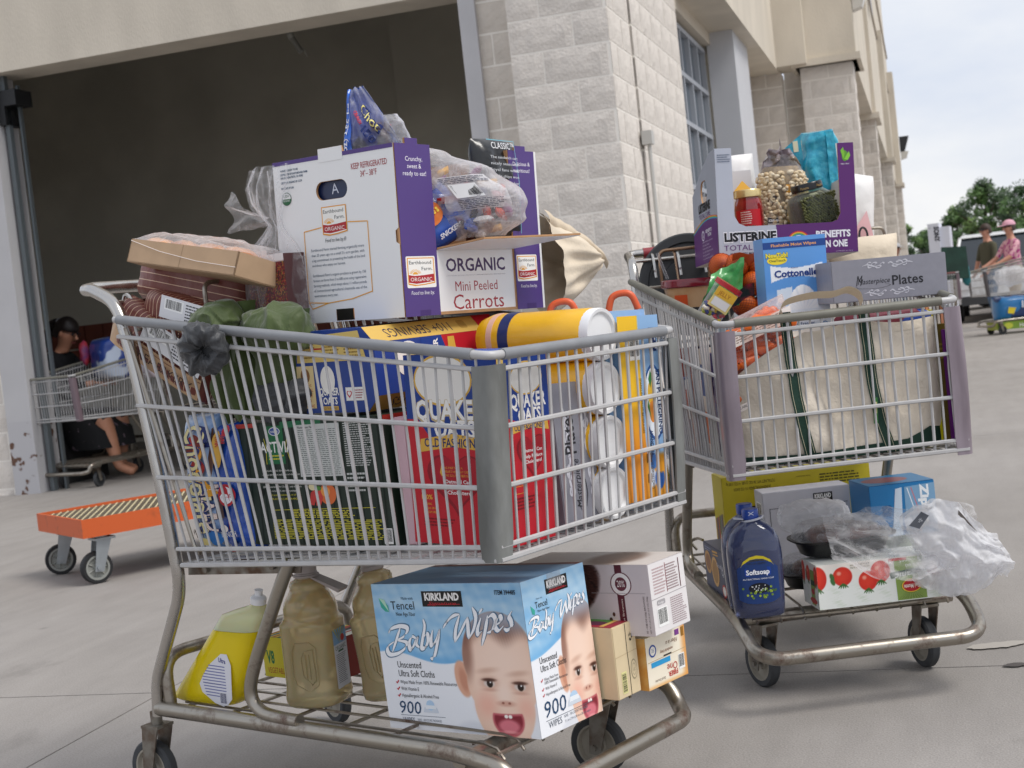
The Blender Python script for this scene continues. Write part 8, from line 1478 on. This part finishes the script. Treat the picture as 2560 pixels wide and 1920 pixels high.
# vehicles
def vehicle(label, name, x, y, yaw, body, L_, W_, prof, roofz, cat='car', sc=.87, group=None):
    g = empty(name, label, cat, (x, y, 0), (0, 0, yaw), group); g.scale = (sc,) * 3
    low = [(0, .35), (.02, .62), (.10, .80), (.28 * L_ / 4.7, .90), (L_ - .05, .95), (L_, .60), (L_ - .02, .32)]; mb = MB()
    mb.rings([[(x_, yy * W_ / 2, z) for x_, z in low] for yy in (-.97, -1., 1., .97)][0:0] or [[(x_ + (.05 if abs(yy) < .99 else 0) * 0, yy * W_ / 2 * (1 - .04 * (z - .3)), z) for x_, z in low] for yy in (-1, -.9, .9, 1)]); mb.obj('body', body, g, ang=25)
    glass = M('car_glass', '1c242a', .05, spec=.9); c = MB(); a = prof
    c.rings([[(x_, yy * W_ / 2 * (.96 - .18 * (z - .9) / .6), z) for x_, z in a] for yy in (-1, 1)]); c.obj('cabin_glass', glass, g, smooth=False)
    r = MB(); t = a[1:3]; r.hexa([(a[1][0] - .05, -W_ * .40, roofz - .03), (a[2][0] + .08, -W_ * .40, roofz - .03), (a[2][0] + .08, W_ * .40, roofz - .03), (a[1][0] - .05, W_ * .40, roofz - .03)], [(a[1][0], -W_ * .38, roofz + .03), (a[2][0], -W_ * .38, roofz + .03), (a[2][0], W_ * .38, roofz + .03), (a[1][0], W_ * .38, roofz + .03)])
    for s in (-1, 1):
        for (xa, za), (xb, zb) in ((a[0], a[1]), ((a[1][0] + .9, .9), (a[1][0] + .85, roofz)), (a[3], a[2])): r.tube([(xa, s * W_ / 2 * .965, za), (xb, s * W_ / 2 * .80, zb)], .035, 6)
        r.tube([(a[1][0], s * W_ * .36, roofz + .06), (a[2][0], s * W_ * .36, roofz + .06)], .018, 6)
    r.obj('roof', body, g, ang=30)
    for wx in (.85, L_ - .85):
        for s in (-1, 1):
            w = empty('wheel'); w.parent = g; w.location = (wx, s * W_ / 2 * .93, .34); w.rotation_euler = (pi / 2, 0, 0); MB().lathe([(.20, -.11), (.31, -.11), (.34, -.08), (.34, .08), (.31, .11), (.20, .11)], 28).obj('tyre', blt, w); MB().lathe([(.001, .09), (.06, .10), (.18, .07), (.21, .10), (.21, -.10), (.001, -.09)], 20).obj('rim', M('alloy', '9a9ca0', .35, metal=.7), w)
    for s in (-1, 1): MB().box(-.015, s * W_ * .36 - .12, .60, .06, s * W_ * .36 + .12, .76).obj('headlight', M('headlamp', 'd8dade', .1), g); MB().box(-.01, s * W_ * .46 - .05, .58, .10, s * W_ * .46 + .05, .74).obj('turn_signal', M('amber_lamp', 'f09a20', .3, emit=2.), g)
    MB().box(-.03, -W_ * .4, .32, .05, W_ * .4, .48).obj('bumper', M('bumper_dark', '3a3c3f', .5), g); return g
whitec = M('white_car_paint', 'dcdee0', .25, coat=.8)
vehicle('white sport utility vehicle parked behind the couple with carts', 'parked_suv', 8.15, 23.2, radians(70), whitec, 4.7, 1.85, [(1.2, .88), (1.95, 1.55), (4.3, 1.58), (4.65, .92)], 1.58, sc=.92, group='parked vehicles')
vehicle('silver van at the far right edge behind the pink-capped woman', 'parked_van', 10.0, 25.0, radians(62), M('silver_car_paint', 'b9bcc0', .3, metal=.4, coat=.8), 5.0, 2.0, [(.9, .95), (1.6, 2.35), (4.7, 2.38), (4.95, 1.0)], 2.36, sc=.9, group='parked vehicles')
vehicle('white hatchback parked further back between the carts and the trees', 'parked_car', 8.2, 30.0, radians(20), whitec, 4.2, 1.75, [(1.1, .85), (1.8, 1.40), (3.7, 1.42), (4.1, .92)], 1.42, group='parked vehicles')
# trees: trunk, limbs and thousands of small leaves in clumps
bark = M('bark', '4a3c30', .9); leafm = [M('leaf_dark', '2f4a24', .6, var=.3, vs=1.5), M('leaf_mid', '4f6e36', .6, var=.25, vs=1.5), M('leaf_light', '6f8a48', .6, var=.2, vs=1.5)]
def tree(label, x, y, h, rad, seed, n=7000, ls=.24, low=.15, group='trees beyond the car park'):
    rg = random.Random(seed); g = empty('tree', label, 'tree', (x, y, 0), group=group)
    t = MB().tube(smooth_path([(0, 0, 0), (.1, 0, h * .25), (-.1, .1, h * .5), (.1, 0, h * .8)], 4), [.05 * h * (1 - i / 14) for i in range(13)], 8)
    for k in range(6): a = k * 1.05 + rg.random(); t.tube(smooth_path([(0, 0, h * (.2 + .07 * k)), (cos(a) * rad * .4, sin(a) * rad * .4, h * (.35 + .08 * k)), (cos(a) * rad * .75, sin(a) * rad * .75, h * (.45 + .08 * k))], 3), [.018 * h, .015 * h, .013 * h, .010 * h, .008 * h, .005 * h, .003 * h], 5)
    t.obj('trunk', bark, g); cl = []
    for i in range(58): a = rg.uniform(0, 2 * pi); z = low + (1 - low) * rg.random() ** .85; w = sin(pi * min(1, .18 + z * .86)) ** .55; r = rad * w * sqrt(rg.random()) * 1.05; cl.append((r * cos(a), r * sin(a) * .8, z * h * .96, rg.uniform(.13, .30) * rad, rg.random()))
    mb = MB()
    for i in range(n):
        cx, cy, cz, cr, q = cl[rg.randrange(len(cl))]; d = Vector((rg.gauss(0, 1), rg.gauss(0, 1), rg.gauss(0, .75))).normalized() * cr * rg.random() ** .35; p_ = Vector((cx, cy, cz)) + d; u = Vector((rg.gauss(0, 1), rg.gauss(0, 1), rg.gauss(0, 1))).normalized(); v = u.orthogonal().normalized(); s = ls * rg.uniform(.5, 1.1)
        mb.add([p_ - u * s * .5, p_ + v * s * .3, p_ + u * s * .5, p_ - v * s * .3], [(0, 1, 2, 3)], 0 if q < .45 else 1 if q < .85 else 2)
    mb.obj('crown', leafm, g, smooth=False); return g
def AT(px, Y): return (px - 1280) / 3556. * Y
tree('tallest dark tree, nearest above the pink cap', AT(2500, 88), 88, 5.9, 2.6, 1, 11000)
tree('round dark tree right at the picture edge, beyond the silver van', AT(2590, 84), 84, 5.2, 2.3, 2, 9000)
tree('dark tree rising just right of the tall white carton', AT(2425, 92), 92, 4.6, 1.9, 3, 9000)
tree('small bright tree seen between the last pier and the tall white carton', AT(2278, 96), 96, 4.5, 1.5, 4, 8000)
tree('low bushy tree behind the tall white carton', AT(2345, 104), 104, 3.6, 2.2, 5, 8000, low=.0)
tree('wide low tree behind the white vehicle roof', AT(2470, 110), 110, 3.8, 3.4, 6, 9000, low=.0)
hg = MB(); rg = random.Random(77)
for i in range(26000):
    x = rg.uniform(10, 75); y = 122 + rg.uniform(-2, 2); z = rg.random() ** .8 * (2.2 + .7 * sin(x * .6) + .5 * sin(x * 1.7)); s = rg.uniform(.2, .42); u = Vector((rg.gauss(0, 1), rg.gauss(0, 1), rg.gauss(0, 1))).normalized(); v = u.orthogonal().normalized(); p_ = Vector((x, y, z)); hg.add([p_ - u * s * .5, p_ + v * s * .3, p_ + u * s * .5, p_ - v * s * .3], [(0, 1, 2, 3)], rg.choice((0, 1, 1)))
o = hg.obj('distant_shrubs', leafm, smooth=False); tag(o, 'dark band of distant shrubs below the trees', 'shrubs', kind='stuff')
